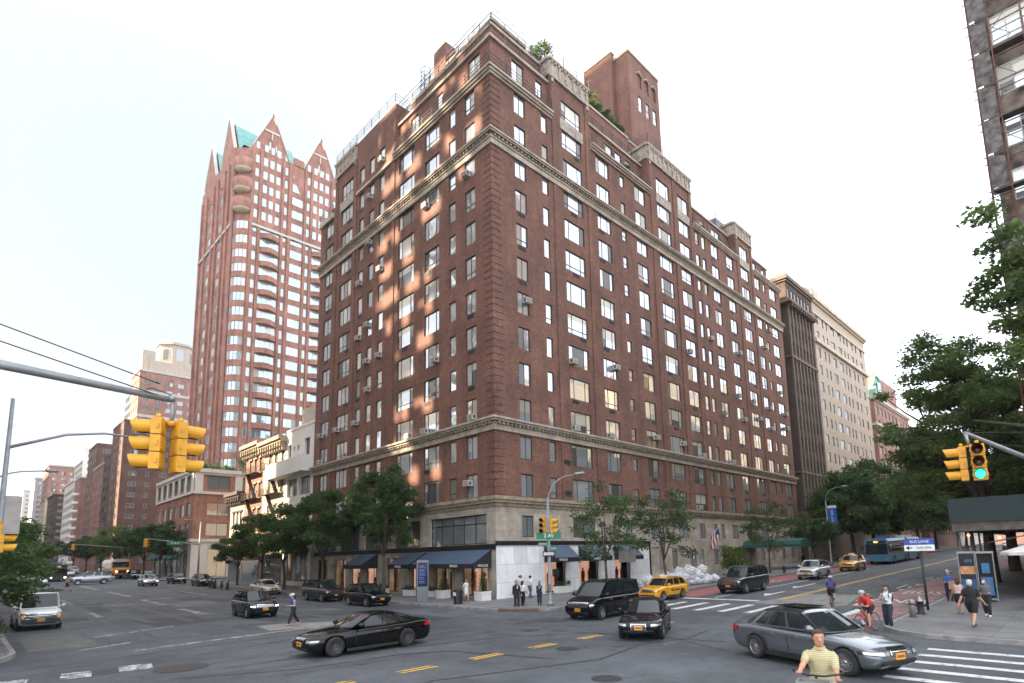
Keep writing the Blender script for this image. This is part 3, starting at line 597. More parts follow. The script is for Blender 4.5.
    for (u0, u1, zt) in lsegs[:1]:
        for z0, z1, pr in ((42.15, 42.35, .15), (42.35, 42.55, .3), (42.55, 42.75, .42)): m.box(BX0-pr, u0, z0, BX0, u1, z1)
    m.box(BX0-.2, 45.65, 42.2, BX0, 53.4, 42.5); m.box(BX0-.25, 58.7, 42.1, BX0, BY1, 42.7)
    for u0, u1, dd, zt in ((BX0+A, 34.2, A, 46.0), (39.65, 49.9, 1.0, 46.0), (59.1, 70.7, 1.0, 46.0), (75.9, BX1-1.8, 1.0, 45.7)):
        m.box(u0-(.2 if u0 < 30 else 0), BY0+dd-.2, zt-.05, u1, BY0+dd+.3, zt+.2)
    m.box(BX0+A-.2, BY0+A+.3, 45.95, BX0+A+.3, 45.65, 46.2)
    for x0, y0, x1, y1, z in ((BX0+1.0, BY0+1.0, 35.5, 44.5, 48.3), (BX0+2.2, BY0+2.2, 33.4, 43.2, 50.6), (34.6, BY0+2.6, 41, 48, 50.6), (41.02, BY0+2.7, 50.2, BY0+4.19, 50.8), (50.5, BY0+2.8, 58.4, 52, 50.7), (58.4, BY0+4.4, 71.4, 50, 48.2), (BX0+2.6, 44.5, 40, 57.5, 49.6)):
        ring(m, x0, y0, x1, y1, z-.22, z+.06, .1, 0, 'sw')
    m.build('terrace_cornice', STONE, apt)
    # carved stone crowns of the pavilions
    m = MB(); q = random.Random(5)
    for ax, u0, u1, zt in (('x', 34.2, 39.65, 48.5), ('x', 49.9, 59.1, 48.4), ('x', 70.7, 75.9, 47.9), ('y', 53.6, 58.6, 48.5)):
        def bx(a, b, z0, z1, pr, m=m, ax=ax):
            if ax == 'x': m.box(a, BY0-pr, z0, b, BY0-.002, z1)
            else: m.box(BX0-pr, a, z0, BX0-.002, b, z1)
        bx(u0-.1, u1+.1, zt-.2, zt+.04, .24); bx(u0, u1, zt-1.75, zt-.25, .1); bx(u0, u1, zt-1.95, zt-1.75, .2)
        n = int((u1-u0)/1.0)
        for i in range(n+1):
            u = u0+.25+(u1-u0-.5)*i/n; bx(u-.13, u+.13, zt-1.6-(.8 if i in (0, n) else 0), zt-.3, .17)
            for k in range(3): r_ = q.random()*.2; bx(u-.28+r_, u-.05+r_, zt-1.2+.3*k-r_, zt-1.05+.3*k, .2)
        for i in range(int((u1-u0)/.45)): bx(u0+.1+.45*i, u0+.32+.45*i, zt-.5, zt-.28, .24)
        if ax == 'x': m.box(u0-.12, BY0+.0, zt-1.75, u0-.002, BY0+2.5, zt-.25); m.box(u0-.3, BY0, zt-.25, u0-.002, BY0+2.5, zt+.06)
    for a, b in ((35.4, 38.6), (51.2, 54.3), (55.7, 58.5), (71.7, 74.7)): m.box(a, BY0-.06, 42.0, b, BY0-.002, 43.1)
    m.box(BX0-.06, 54.2, 42.0, BX0-.002, 57.3, 43.1)
    m.build('carved_crown', mat('carved_stone', (.36, .31, .26), .85, var=.35, scale=3, bump=.3), apt)
    # quoins, pilaster strips
    z = 7.75; m = MB(); zl_ = 12.2
    while z < 42:
        if z > zl_: m.build('quoin', RED, apt); m = MB(); zl_ = 35.6 if zl_ < 13 else 99
        if not (12.2 < z < 13.4 or 35.6 < z < 36.9): m.box(BX0-.035, BY0-.035, z, BX0+1.0, BY0-.002, z+.32); m.box(BX0-.035, BY0-.002, z, BX0-.002, BY0+1.0, z+.32)
        z += .565
    m.build('quoin', RED, apt)
    for x in (34.3, 39.0, 50.0, 54.75, 58.4, 70.8, 75.2):
        for za, zb in ((7.65, 12.5), (13.55, 35.85), (37.05, 46.4)): m = MB(); m.box(x, BY0-.09, za, x+.6, BY0-.002, zb); m.build('brick_pier', RED, apt)
    for y in (45.7, 53.5, 57.9):
        for za, zb in ((7.65, 12.5), (13.55, 35.85), (37.05, 46.4)): m = MB(); m.box(BX0-.09, y, za, BX0-.002, y+.6, zb); m.build('brick_pier', RED, apt)
    # ---- stone base, shopfronts
    m = MB(); sw = []
    for px0, px1 in ((29.65, 30.9), (35.5, 38.4), (40.9, 41.9), (42.8, 43.9), (46.9, 48.4), (52, 54), (56.3, 57.6), (59.6, 60.5), (61.3, 62.2), (64, 65.6), (67.9, 69.4), (72, 74.2), (76.5, 77.8), (81.5, 83.2)): sw.append((px0, px1, 4.6, 6.25))
    shops = [(32.0, 34.5, .3, 3.5), (36.1, 38.7, .3, 3.5), (40.9, 43.3, .3, 3.5)]
    low = [(a, b, 1.5+.0115*(a-40), 3.4) for a, b in ((48.1, 49.0), (50.5, 51.5), (54.0, 55.3), (56.2, 57.0), (59.2, 60.2), (61.2, 62.2), (71.5, 72.6), (74.5, 75.6), (78.2, 79.3), (81.5, 82.6))]
    wall_holes(m, (0, BY0, 0), XD, SD, BX0, 46.6, 4.3, 6.88, [w_ for w_ in sw if w_[1] < 46.6]); wall_holes(m, (0, BY0, 0), XD, SD, 46.6, BX1, -.2, 6.88, [w_ for w_ in sw+low if w_[0] > 46.6])
    for a, b, c, d in sw+low: WN.add((a, BY0, c), XD, SD, b-a, d-c, 2 if b-a > 1.2 else 1, 0, pm=PANE_DK)
    lw2 = [(32.35, 39.6, 4.15, 6.35, 5), (41.0, 45.0, 4.15, 6.35, 3), (46.2, 50.5, 4.15, 6.35, 4), (51.5, 55.4, 4.15, 6.35, 3), (56.4, 61, 4.15, 6.35, 4)]
    wall_holes(m, (BX0, 0, 0), YD, WD, BY0, BY1, 3.75, 6.88, lw2, depth=.3)
    for a, b, c, d, mu in lw2: WN.add((BX0, a, c), YD, WD, b-a, d-c, mu, 1.5, .08, .2, pm=PANE_DK)
    m.build('stone_base', STONE, apt)
    m = MB()
    wall_holes(m, (0, BY0, 0), XD, SD, BX0, 46.4, -.2, 4.0, shops, depth=.4); m.build('marble_cladding', MARBLE, apt)
    m = MB(); m.box(BX0-.08, BY0-.08, 4.0, 46.6, BY0-.002, 4.32); m.box(BX0-.08, BY0-.002, 3.72, BX0-.002, BY0+30, 4.12); m.box(46.4, BY0-.06, 0, 46.6, BY0+.0, 4.0)
    m.build('shop_fascia', DARK, apt)
    # shop windows: backdrop glows in place of interior lamps, behind clear-ish glass
    lit = mat('shop_interior_glow', (.55, .30, .14), .8, var=.5, scale=.8, emit=.32, c2=(.35, .2, .16)); intd = mat('shop_interior_dark', (.06, .045, .035), .8, var=.6, scale=1.2)
    sg = glass('shop_glass', (.25, .26, .28), .35, .03, .01, 0)
    sgl = MATS.get('clear_glass')
    if not sgl:
        sgl = bpy.data.materials.new('clear_glass'); sgl.use_nodes = True; t = sgl.node_tree; b = t.nodes['Principled BSDF']; b.inputs['Base Color'].default_value = (.75, .78, .8, 1); b.inputs['Roughness'].default_value = .02; b.inputs['Transmission Weight'].default_value = 1; b.inputs['IOR'].default_value = 1.2; MATS['clear_glass'] = sgl
    for a, b, c, d in shops:
        m = MB(); y = BY0+.35
        m.box(a, BY0+.15, c, b, BY0+.2, c+.12); m.box(a, BY0+.15, d-.1, b, BY0+.2, d); m.box(a, BY0+.15, c, a+.07, BY0+.2, d); m.box(b-.07, BY0+.15, c, b, BY0+.2, d)
        o = m.build('shop_window', FRAME, apt)
        p = MB(); p.face([(a, BY0+.18, c), (b, BY0+.18, c), (b, BY0+.18, d), (a, BY0+.18, d)]); p.build('pane', sgl, o)
        p = MB(); p.box(a-.3, BY0+1.9, -.1, b+.3, BY0+2.0, d+.4); p.box(a-.3, BY0+.42, c-.15, b+.3, BY0+1.9, c-.02); p.build('display_backdrop', lit, o)
        p = MB()
        for i in range(3):
            x = a+.45+i*(b-a-.9)/2; p.tube([(x-.12, BY0+1, c), (x-.1, BY0+1, c+.85), (x, BY0+1, c+.95), (x, BY0+1, c+1.45), (x, BY0+1, c+1.55), (x, BY0+1, c+1.75)], [.07, .1, .19, .2, .07, .1], 8, i % 3)
            p.tube([(x+.12, BY0+1, c), (x+.1, BY0+1, c+.85)], [.07, .1], 6, i % 3)
        p.build('mannequin', [mat('dress_green', (.03, .16, .08), .8), mat('dress_orange', (.6, .16, .03), .8), mat('dress_pink', (.55, .3, .3), .8)], o)
    # avenue side ground floor: piers, glazing, doors
    m = MB(); gl = [(32.3, 35.6), (36.6, 39.2), (40.2, 42.6), (44.3, 46.6), (48.0, 50.4), (51.2, 53.4), (54.2, 57.0), (58.0, 61.0)]
    wall_holes(m, (BX0, 0, 0), YD, WD, BY0+.02, BY1, -.2, 3.72, [(a, b, .35, 3.3) for a, b in gl], depth=.5); m.build('shop_pier', STONE, apt)
    for i, (a, b) in enumerate(gl):
        f, p = MB(), MB(); win_geo(f, p, (BX0, a, .35), YD, WD, b-a, 2.95, 2 if b-a < 2.5 else 3, 2.2, .07, .35)
        o = f.build('shop_window', FRAME, apt); p.build('pane', sgl, o)
        p = MB(); p.box(BX0+2.2, a-.3, 0, BX0+2.3, b+.3, 3.7); p.box(BX0+.6, a-.3, .1, BX0+2.2, b+.3, .3)
        p.build('display_backdrop', lit if i in (0, 3, 5, 6) else mat('shop_interior_glow_dim', (.3, .2, .12), .8, var=.5, scale=.9, emit=.12), o)  # these backdrops glow too, standing in for shop lighting
        for k in range(3): p = MB(); y = a+.4+k*(b-a-.8)/2; p.box(BX0+1.2, y-.2, .3, BX0+1.5, y+.2, 1.1+.5*((i+k) % 3)); p.lathe([(.0, 0), (.16, .1), (.2, .3), (.0, .5)], (BX0+1.35, y, 1.1+.5*((i+k) % 3)), 8); p.build('display_goods', [mat('shop_goods', (.4, .3, .2), .6, var=.7, scale=3)], o)
    # awnings
    AWN = mat('awning_blue', (.055, .085, .135), .65, var=.1, scale=2); AWD = mat('awning_navy', (.012, .014, .022), .7)
    def awning(face, a, b, zt, zb, pr, body):
        m = MB()
        if face == 's':
            y0, y1 = BY0-.09, BY0-.09-pr
            P = lambda u, d, z: (u, y0-d, z)
        else: P = lambda u, d, z: (BX0-.09-d, u, z)
        fl = face == 's'
        def q(pts, mi=0): m.face(pts if fl else pts[::-1], mi)
        q([P(a, pr, zb), P(b, pr, zb), P(b, 0, zt), P(a, 0, zt)]); q([P(a, pr, zb-.34), P(b, pr, zb-.34), P(b, pr, zb), P(a, pr, zb)], 1)
        q([P(a, 0, zb-.34), P(a, pr, zb-.34), P(a, pr, zb), P(a, 0, zt)], 1); q([P(b, pr, zb-.34), P(b, 0, zb-.34), P(b, 0, zt), P(b, pr, zb)], 1)
        q([P(a, .03, zb-.34), P(b, .03, zb-.34), P(b, .03, zt-.05), P(a, .03, zt-.05)][::-1], 1)
        o = m.build('awning', [AWN, AWD], apt)
        if body:
            if face == 's': lettering(body, .26, WHITE, ((a+b)/2-.6, BY0-.11-pr, zb-.17), XD, parent=o)
            else: lettering(body, .26, WHITE, (BX0-.11-pr, (a+b)/2, zb-.17), (0, -1, 0), parent=o)
        return o
    for a, b, t_ in ((31.9, 34.7, 'VIVALDI'), (36.0, 38.9, 'VIVALDI'), (40.8, 43.5, 'VIVALDI')): awning('s', a, b, 3.98, 3.0, 1.25, t_)
    for a, b, t_ in ((31.75, 36.2, 'VIVALDI'), (36.2, 39.6, 'VIVALDI'), (40.0, 43.1, 'VIVALDI'), (47.8, 51.0, '')): awning('w', a, b, 3.72, 2.75, 1.7, t_)
    # side sign over the corner awning flank
    lettering('VIVALDI', .26, WHITE, (BX0-.9, 31.74, 2.58), XD, parent=apt)
    # green entrance canopy and flag further along the street
    m = MB(); GC = mat('canopy_green', (.015, .085, .07), .6)
    def canopy(x0, x1, y0, y1, z):
        pts = [(x0, z), (x0+.3, z+.45), ((x0+x1)/2, z+.7), (x1-.3, z+.45), (x1, z)]
        for (xa, za), (xb, zb) in zip(pts[:-1], pts[1:]): m.face([(xa, y0, za), (xb, y0, zb), (xb, y1, zb), (xa, y1, za)])
        m.face([(x, y0, z_) for x, z_ in pts]); m.box(x0, y0-.03, z-.3, x1, y0-.002, z); m.box(x0, y0, z-.3, x0+.03, y1, z); m.box(x1-.03, y0, z-.3, x1, y1, z)
    canopy(66.2, 70.2, KY+1.2, BY0-.1, 3.75)
    m.build('entrance_canopy', GC, apt); m = MB()
    for x in (66.3, 70.1): m.box(x-.05, KY+1.3, .6, x+.05, KY+1.4, 3.5)
    m.build('canopy_post', mat('brass', (.3, .22, .1), .4, .8), apt)
    for x in (62.8, 64.6): pass
    m = MB(); m.tube([(57.6, BY0, 4.3), (57.6, BY0-1.7, 5.9)], .03, 6); o = m.build('flagpole', WHITE, apt)
    m = MB()
    for i in range(7):
        for j in range(8):
            a0, a1 = i/7, (i+1)/7; f = lambda a, t: (57.6+.1*math.sin(7*t+3*a), BY0-.5-a*1.1, 4.9+a*1.0-t*1.7+.25*a*t)
            m.face([f(a0, j/8), f(a1, j/8), f(a1, (j+1)/8), f(a0, (j+1)/8)], 2 if (i > 3 and j < 3.5) else (i % 2))
    m.build('flag', [mat('flag_red', (.4, .04, .05), .8), mat('flag_white', (.7, .7, .7), .8), mat('flag_blue', (.03, .05, .2), .8)], o)
    # ---- railings on the terraces
    m = MB()
    railing(m, [(BX0-.3, 45.5, 42.75), (BX0-.3, BY0-.3, 42.75), (34.1, BY0-.3, 42.75)], 1.0, post=1.5)
    for a, b in ((39.75, 49.8), (59.2, 70.6), (76, 85)): railing(m, [(a, BY0-.3, 42.75), (b, BY0-.3, 42.75)], 1.0, post=1.5)
    railing(m, [(BX0+.2, 45.5, 46.2), (BX0+.2, BY0+.2, 46.2), (34.1, BY0+.2, 46.2)], .95, post=1.5)
    for a, b in ((39.75, 49.8), (59.2, 70.6), (76, 83)): railing(m, [(a, BY0+.9, 46.2), (b, BY0+.9, 46.2)], .95, post=1.5)
    railing(m, [(BX0+1, 44.4, 48.36), (BX0+1, BY0+1, 48.36), (34.5, BY0+1, 48.36)], 1.0, post=1.5)
    for a, b in ((34.2, 39.7), (49.9, 59.1)): railing(m, [(a, BY0+2.5, 48.6), (a, BY0-.15, 48.6), (b, BY0-.15, 48.6)], 1.0, post=1.5)
    railing(m, [(34.6, BY0+5, 50.66), (34.6, BY0+2.6, 50.66), (41, BY0+2.6, 50.66)], 1.0); railing(m, [(50.5, BY0+8, 50.76), (50.5, BY0+2.8, 50.76), (58.4, BY0+2.8, 50.76)], 1.0); railing(m, [(71.4, BY0+8, 50.2), (71.4, BY0+2.8, 50.2), (76.4, BY0+2.8, 50.2)], 1.0)
    railing(m, [(BX0-.1, 58.4, 48.6), (BX0-.1, 45.7, 48.6), (BX0+2.5, 45.7, 48.6)], 1.0, post=1.5); railing(m, [(BX0-.15, BY1, 42.7), (BX0-.15, 58.8, 42.7)], 1.0)
    m.build('terrace_railing', DARK, apt)
    m = MB(); railing(m, [(BX0+2.2, 57, 50.7), (BX0+2.2, BY0+2.2, 50.7), (33.4, BY0+2.2, 50.7)], 1.1, post=2.5, rails=2, th=.05); railing(m, [(BX0+4.2, 56, 52.4), (BX0+4.2, 46, 52.4), (34, 46, 52.4)], 1.1, post=2.5, rails=2, th=.05)
    m.build('roof_railing', FRAME_W, apt)
    m = MB()                                          # caged roof ladder
    for k in range(7):
        z = 49.6+k*.5; m.tube([(29.4+.5*math.cos(a*math.pi/5), 44.0+.5*math.sin(a*math.pi/5), z) for a in range(11)], .025, 4)
    for a in range(0, 10, 2): m.tube([(29.4+.5*math.cos(a*math.pi/5), 44.0+.5*math.sin(a*math.pi/5), z) for z in (49.6, 52.7)], .025, 4)
    m.build('roof_ladder_cage', DARK, apt)
    # ---- air conditioners and sleeves
    m = MB(); m.box(-.33, -.42, 0, .33, .05, .42); 
    for k in range(5): m.box(-.28, -.432, .06+k*.065, .28, -.42, .08+k*.065, 1)
    m.box(-.36, -.44, .42, .36, .05, .45); m.box(.331, -.36, .08, .335, -.1, .34, 1); m.box(-.335, -.36, .08, -.331, -.1, .34, 1)
    acs = m.mesh('air_conditioner', [ACM, mat('ac_grille', (.10, .10, .10), .6)])
    m = MB(); m.box(-.42, -.035, 0, .42, .02, .34); m.box(-.38, -.045, .04, .38, -.035, .30, 1)
    vnt = m.mesh('air_vent', [mat('vent_frame', (.06, .055, .05), .6), mat('vent_dark', (.012, .012, .012), .7)]); 
    used = set()
    def unit(me, name, face, c, k, du=0., dz=0.):
        cols = RC if face == 's' else LC; a, b = cols[c][:2]; u = (a+b)/2+du; z = row(k)+dz
        if face == 's': link(name, me, apt, (u, BY0, z))
        else: link(name, me, apt, (BX0, u, z), -math.pi/2)
    S = [('s', 0, 5), ('s', 2, 2), ('s', 2, 4), ('s', 3, 2), ('s', 3, 4), ('s', 5, 2), ('s', 6, 2), ('s', 7, 2), ('s', 10, 4), ('s', 10, 2), ('s', 11, 5), ('s', 11, 4), ('s', 12, 5), ('s', 12, 4), ('s', 13, 5), ('s', 13, 4), ('s', 15, 5), ('s', 15, 4), ('s', 11, 7), ('s', 7, 6), ('s', 13, 8), ('s', 9, 7), ('s', 7, 0), ('s', 14, 9), ('s', 15, 6),
         ('w', 0, 0), ('w', 0, 2), ('w', 0, 9), ('w', 2, 2), ('w', 2, 9), ('w', 2, 4), ('w', 3, 2), ('w', 7, 2), ('w', 7, 3), ('w', 8, 2), ('w', 8, 3), ('w', 6, 3), ('w', 5, 4), ('w', 4, 5), ('w', 5, 5), ('w', 6, 6), ('w', 5, 6), ('w', 4, 8), ('w', 5, 9), ('w', 6, 8), ('w', 5, 11), ('w', 4, 12)]
    for f_, c, k in S:
        cols = RC if f_ == 's' else LC; wd = cols[c][1]-cols[c][0]; dz = 0.05 if rr.random() < .75 else .9
        unit(acs, 'air_conditioner', f_, c, k, (wd/2-.38)*(1 if rr.random() < .6 else -1) if wd > 1 else 0, dz); used.add((f_, c, k))
    for f_, cols, cs in (('s', RC, (0, 2, 3, 5, 6, 7, 10, 11, 12, 15)), ('w', LC, (0, 2, 3, 6, 7, 8))):
        for c in cs:
            for k in range(1, 12):
                if k in (2, 10) or rr.random() > .62: continue
                wd = cols[c][1]-cols[c][0]
                if (f_, c, k) not in used and len(used) < 137: used.add((f_, c, k)); unit(vnt, 'air_vent', f_, c, k, rr.choice((-.25, 0, .25))*wd if wd > 1.5 else 0, -.44)
    for z in (9.3, 11.9): link('air_vent', vnt, apt, (34.9, BY0-.1, z-1.2))
    WN.done(100)
main_building()
# ------------------------------------------------------------------ the other buildings
def at_x(px, py, X):
    v = np.array([(px-CX)/CF, (py-CY)/CF, 1.]); d = v[0]*CR+v[1]*CD+CFW
    return np.array([0, 0, EYE]) + X/d[0]*d
def block(name, label, x0, y0, x1, y1, z1, wm, roof=None, south=None, west=None, fh=3.0, zs=4.0, trim=STONE, fm=FRAME, pm=PANE_DK, corn=(.5, .35), belts=(), base=None, nparts=60, zb=-.5, depth=.15, group=None, done=True, cat='building', root=None, skin=True):
    """a building with real recessed windows; south/west = list of (offset, width, height, mullions) columns or None"""
    r = root or thing(name, label, cat, (0, 0, 0), 0, group)
    m = MB(); W = Windows(r, fm, pm)
    for cols, o, ud, nd, u0, u1 in () if not skin else ((south, (0, y0, 0), XD, SD, x0, x1), (west, (x0, 0, 0), YD, WD, y0, y1)):
        ws = []
        for c in cols or ():
            a, w_, h, mu = c[:4]; k = 0
            while zs+k*fh+h < z1-.5:
                ws.append((u0+a, u0+a+w_, zs+k*fh, zs+k*fh+h, mu)); k += 1
        wall_holes(m, o, ud, nd, u0, u1, zb, z1, ws, depth=depth)
        for a, b, c, d, mu in ws: W.add(Vector(o)+Vector(ud)*a+Vector((0, 0, c)), ud, nd, b-a, d-c, mu, d0=min(.08, depth*.5))
    e = .02 if skin else .9
    m.box(x0+e, y0+e, zb, x1, y1, z1, 0, skip='swb')
    if not skin: m.face([(x0, y0, z1+.003), (x1, y0, z1+.003), (x1, y1, z1+.003), (x0, y1, z1+.003)]); m.face([(x0, y0, zb), (x1, y0, zb), (x1, y0+e, zb), (x0, y0+e, zb)])
    m.build('wall', wm, r)
    if corn:
        m = MB(); ring(m, x0, y0, x1, y1, z1-corn[1], z1+.12, corn[0]); m.box(x0-.02, y0-.02, z1+.12, x1, y1, z1+.2)
        if corn[0] > .4: ring(m, x0, y0, x1, y1, z1-corn[1]-.3, z1-corn[1], corn[0]*.5)
        m.build('cornice', trim, r)
    for z, h, p in belts:
        m = MB(); ring(m, x0, y0, x1, y1, z, z+h, p); m.build('belt_course', trim, r)
    if done: W.done(nparts)
    return r, W
def cols(n, u0, step, w_, h, mu=1): return [(u0+i*step, w_, h, mu) for i in range(n)]
BRK_O = brick('brick_orange', (.32, .13, .075), (.24, .095, .06), (.3, .2, .15), sy=.09)
BRK_B = brick('brick_brown', (.17, .075, .055), (.13, .06, .045), (.2, .15, .12), sy=.1)
BRK_D = brick('brick_dark_brown', (.095, .062, .05), (.075, .05, .042), (.14, .11, .09), sy=.1)
BRK_P = brick('brick_pink', (.36, .17, .13), (.30, .15, .12), (.35, .28, .24), sy=.1)
BRK_T = brick('brick_tower_red', (.37, .165, .12), (.30, .135, .10), (.3, .2, .16), sy=.1)
CREAM = mat('cream_stucco', (.50, .42, .30), .85, var=.15, scale=.6); BEIGE = mat('beige_brick', (.47, .395, .325), .85, var=.12, scale=1.5)
PALE = mat('pale_concrete', (.50, .47, .43), .85, var=.1, scale=.5); WALLW = mat('white_stucco', (.72, .69, .64), .8, var=.08, scale=.5); GREYB = mat('grey_brick', (.30, .29, .29), .85, var=.12, scale=1)
COPPER = mat('copper_green', (.13, .30, .28), .55, var=.2, scale=1.2)
PLANT = mat('roof_plants', (.035, .075, .02), .8, var=.5, scale=2)

# white modern house with a long balcony next to the brick house
r, W = block('white_house', 'narrow white modern house with a boxy projecting balcony, next to the red brick apartment house', 27.05, 62.25, 42, 70.0, 18.9, WALLW, west=None, south=None, corn=(.08, .12), trim=WALLW, done=False, skin=False)
m = MB(); ws = [(63.4, 64.9, 15.3, 17.3), (66.3, 66.9, 16.2, 16.8), (67.5, 68.0, 16.2, 16.8), (68.6, 69.7, 15.6, 17.2), (63, 66, 10.8, 12.9), (66.6, 69.5, 10.8, 12.9), (63, 69.5, 6.8, 9.4), (63, 69.4, 1, 4.4)]
wall_holes(m, (27.03, 0, 0), YD, WD, 62.25, 70, -.5, 18.9, ws, depth=.5); m.build('front_wall', WALLW, r)
for a, b, c, d in ws: W.add((27.03, a, c), YD, WD, b-a, d-c, max(1, round((b-a)/1.2)), d0=.3)
W.done(30)
m = MB(); m.box(25.7, 62.4, 13.2, 27.0, 73.0, 13.4); m.box(25.7, 62.4, 13.4, 25.85, 73.0, 15.0); m.box(25.85, 62.4, 13.4, 27, 62.55, 15.0); m.box(25.85, 72.85, 13.4, 27, 73, 15.0); m.build('balcony', WALLW, r)
m = MB(); m.box(28, 64, 18.9, 31, 68, 21.5); m.build('penthouse', BEIGE, r)
def italianate(name, label, y0, y1, z1, wm, n, trimm, zs=5.0, fire=True):
    w_ = (y1-y0)
    r, W = block(name, label, 27.05, y0, 40, y1, z1, wm, west=cols(n, .7, (w_-1.3)/n, .95, 1.9, 1), fh=3.35, zs=zs, corn=None, trim=trimm, depth=.2)
    m = MB()
    m.box(26.0, y0, z1-.35, 27.03, y1, z1+.12); m.box(26.25, y0, z1-.6, 27.03, y1, z1-.35); m.box(26.8, y0, z1-1.6, 27.03, y1, z1-1.45)
    k = int(w_/.75)
    for i in range(k+1): y = y0+.1+i*(w_-.4)/k; m.box(26.2, y, z1-1.2, 27.03, y+.22, z1-.6); m.box(26.5, y, z1-1.6, 27.03, y+.22, z1-1.2)
    m.build('bracketed_cornice', trimm, r)
    m = MB(); m.box(-.17, -.15, 1.9, -.02, 1.1, 2.15); hm = m.mesh('window_hood', trimm); m = MB(); m.box(-.15, -.1, -.16, -.02, 1.05, 0); sm_ = m.mesh('window_sill', trimm)
    z = zs
    while z < z1-3:
        for i in range(n): a = y0+.7+i*(w_-1.3)/n; link('window_hood', hm, r, (27.05, a, z)); link('window_sill', sm_, r, (27.05, a, z))
        z += 3.35
    if fire:
        m = MB()
        for z in (8.2, 11.55, 14.9):
            if z > z1-3: break
            m.box(26.1, y0+1.0, z, 27.0, y1-1.5, z+.06); railing(m, [(27, y0+1, z), (26.1, y0+1, z), (26.1, y1-1.5, z), (27, y1-1.5, z)], .9, post=.4, rails=2, th=.03)
            if z+3.35 < z1-2: m.obox((26.3, y0+1.5, z), (.5, 0, 0), (0, 3.0, 3.35), (0, .0, .07))
        m.build('fire_escape', mat('fire_escape_brown', (.075, .05, .04), .7), r)
    m = MB(); m.box(26.9, y0+.1, 3.6, 27.03, y1-.1, 4.2); m.build('shop_fascia', DARK, r)
    m = MB(); m.face([(27.0, y0+.4, .4), (27.0, y0+.4, 3.5), (27.0, y1-.4, 3.5), (27.0, y1-.4, .4)]); m.build('shop_window', PANE_DK, r)
    return r
italianate('town_house', 'pale yellow Italianate town house with bracketed cornice, left of the white modern house', 70.0, 77.3, 18.4, CREAM, 3, STONE_D)
italianate('town_house', 'orange brick Italianate town house with iron fire escape and bracketed cornice', 77.3, 84.0, 18.9, BRK_O, 3, STONE_D)
italianate('town_house', 'low cream town house with a dark cornice, leftmost of its row before the cross street', 84.0, 89.6, 12.9, CREAM, 3, mat('dark_cornice', (.07, .05, .04), .8), fire=False)

# brick and limestone corner block beyond the cross street
r, W = block('corner_block', 'low orange brick corner block with limestone top storey, below the gabled tower', 27, 108.5, 62, 134, 19.2, BRK_O, done=False, skin=False, corn=(.45, .5), belts=((15.0, .45, .3), (6.9, .5, .3)), trim=PALE)
m = MB(); mw = MB(); S_ = []; W_ = []
for k, z in enumerate((7.9, 11.4, 16.0)):
    h = 2.2
    S_ += [(29.0, 32.4, z, z+h), (34.6, 35.7, z, z+h), (36.6, 37.7, z, z+h), (38.6, 39.8, z, z+h)]
    W_ += [(110.3+i*4.1, 112.7+i*4.1, z, z+h) for i in range(6)]
S_ += [(29.5, 32.5, 1, 5.8), (34.6, 37.6, 1, 5.8)]; W_ += [(110.3+i*4.1, 112.9+i*4.1, 1, 5.6) for i in range(6)]
wall_holes(m, (0, 108.47, 0), XD, SD, 27, 62, 6.9, 19.2, [w_ for w_ in S_ if w_[2] > 7], depth=.25); wall_holes(m, (26.97, 0, 0), YD, WD, 108.47, 134, 6.9, 19.2, [w_ for w_ in W_ if w_[2] > 7], depth=.25)
m.build('upper_wall', BRK_O, r)
wall_holes(mw, (0, 108.47, 0), XD, SD, 27, 62, -.5, 6.9, [w_ for w_ in S_ if w_[2] < 7], depth=.4); wall_holes(mw, (26.97, 0, 0), YD, WD, 108.47, 134, -.5, 6.9, [w_ for w_ in W_ if w_[2] < 7], depth=.4)
for i in range(7): mw.box(26.8, 108.6+i*4.1, 15.4, 26.95, 109.9+i*4.1, 18.8)
for i in range(6): mw.box(26.85, 109.9+i*4.1, 18.3, 26.95, 112.9+i*4.1, 18.8)
for x in (27, 33.2, 40): mw.box(x, 108.3, 15.4, x+1.2, 108.45, 18.8)
mw.box(28.2, 108.35, 18.3, 40, 108.45, 18.8)
mw.build('limestone_facing', PALE, r)
for a, b, c, d in S_: W.add((a, 108.47, c), XD, SD, b-a, d-c, 2 if b-a > 2 else 1, d0=.12)
for a, b, c, d in W_: W.add((26.97, a, c), YD, WD, b-a, d-c, 2, d0=.12)
W.done(60)
m = MB()
for i in range(6): y = 110.2+i*4.1; m.face([(26.9, y, 5.4), (25.5, y, 4.3), (25.5, y+2.8, 4.3), (26.9, y+2.8, 5.4)]); m.face([(25.5, y, 4.0), (25.5, y+2.8, 4.0), (25.5, y+2.8, 4.3), (25.5, y, 4.3)][::-1])
m.build('awning', mat('awning_green', (.03, .10, .10), .7), r)

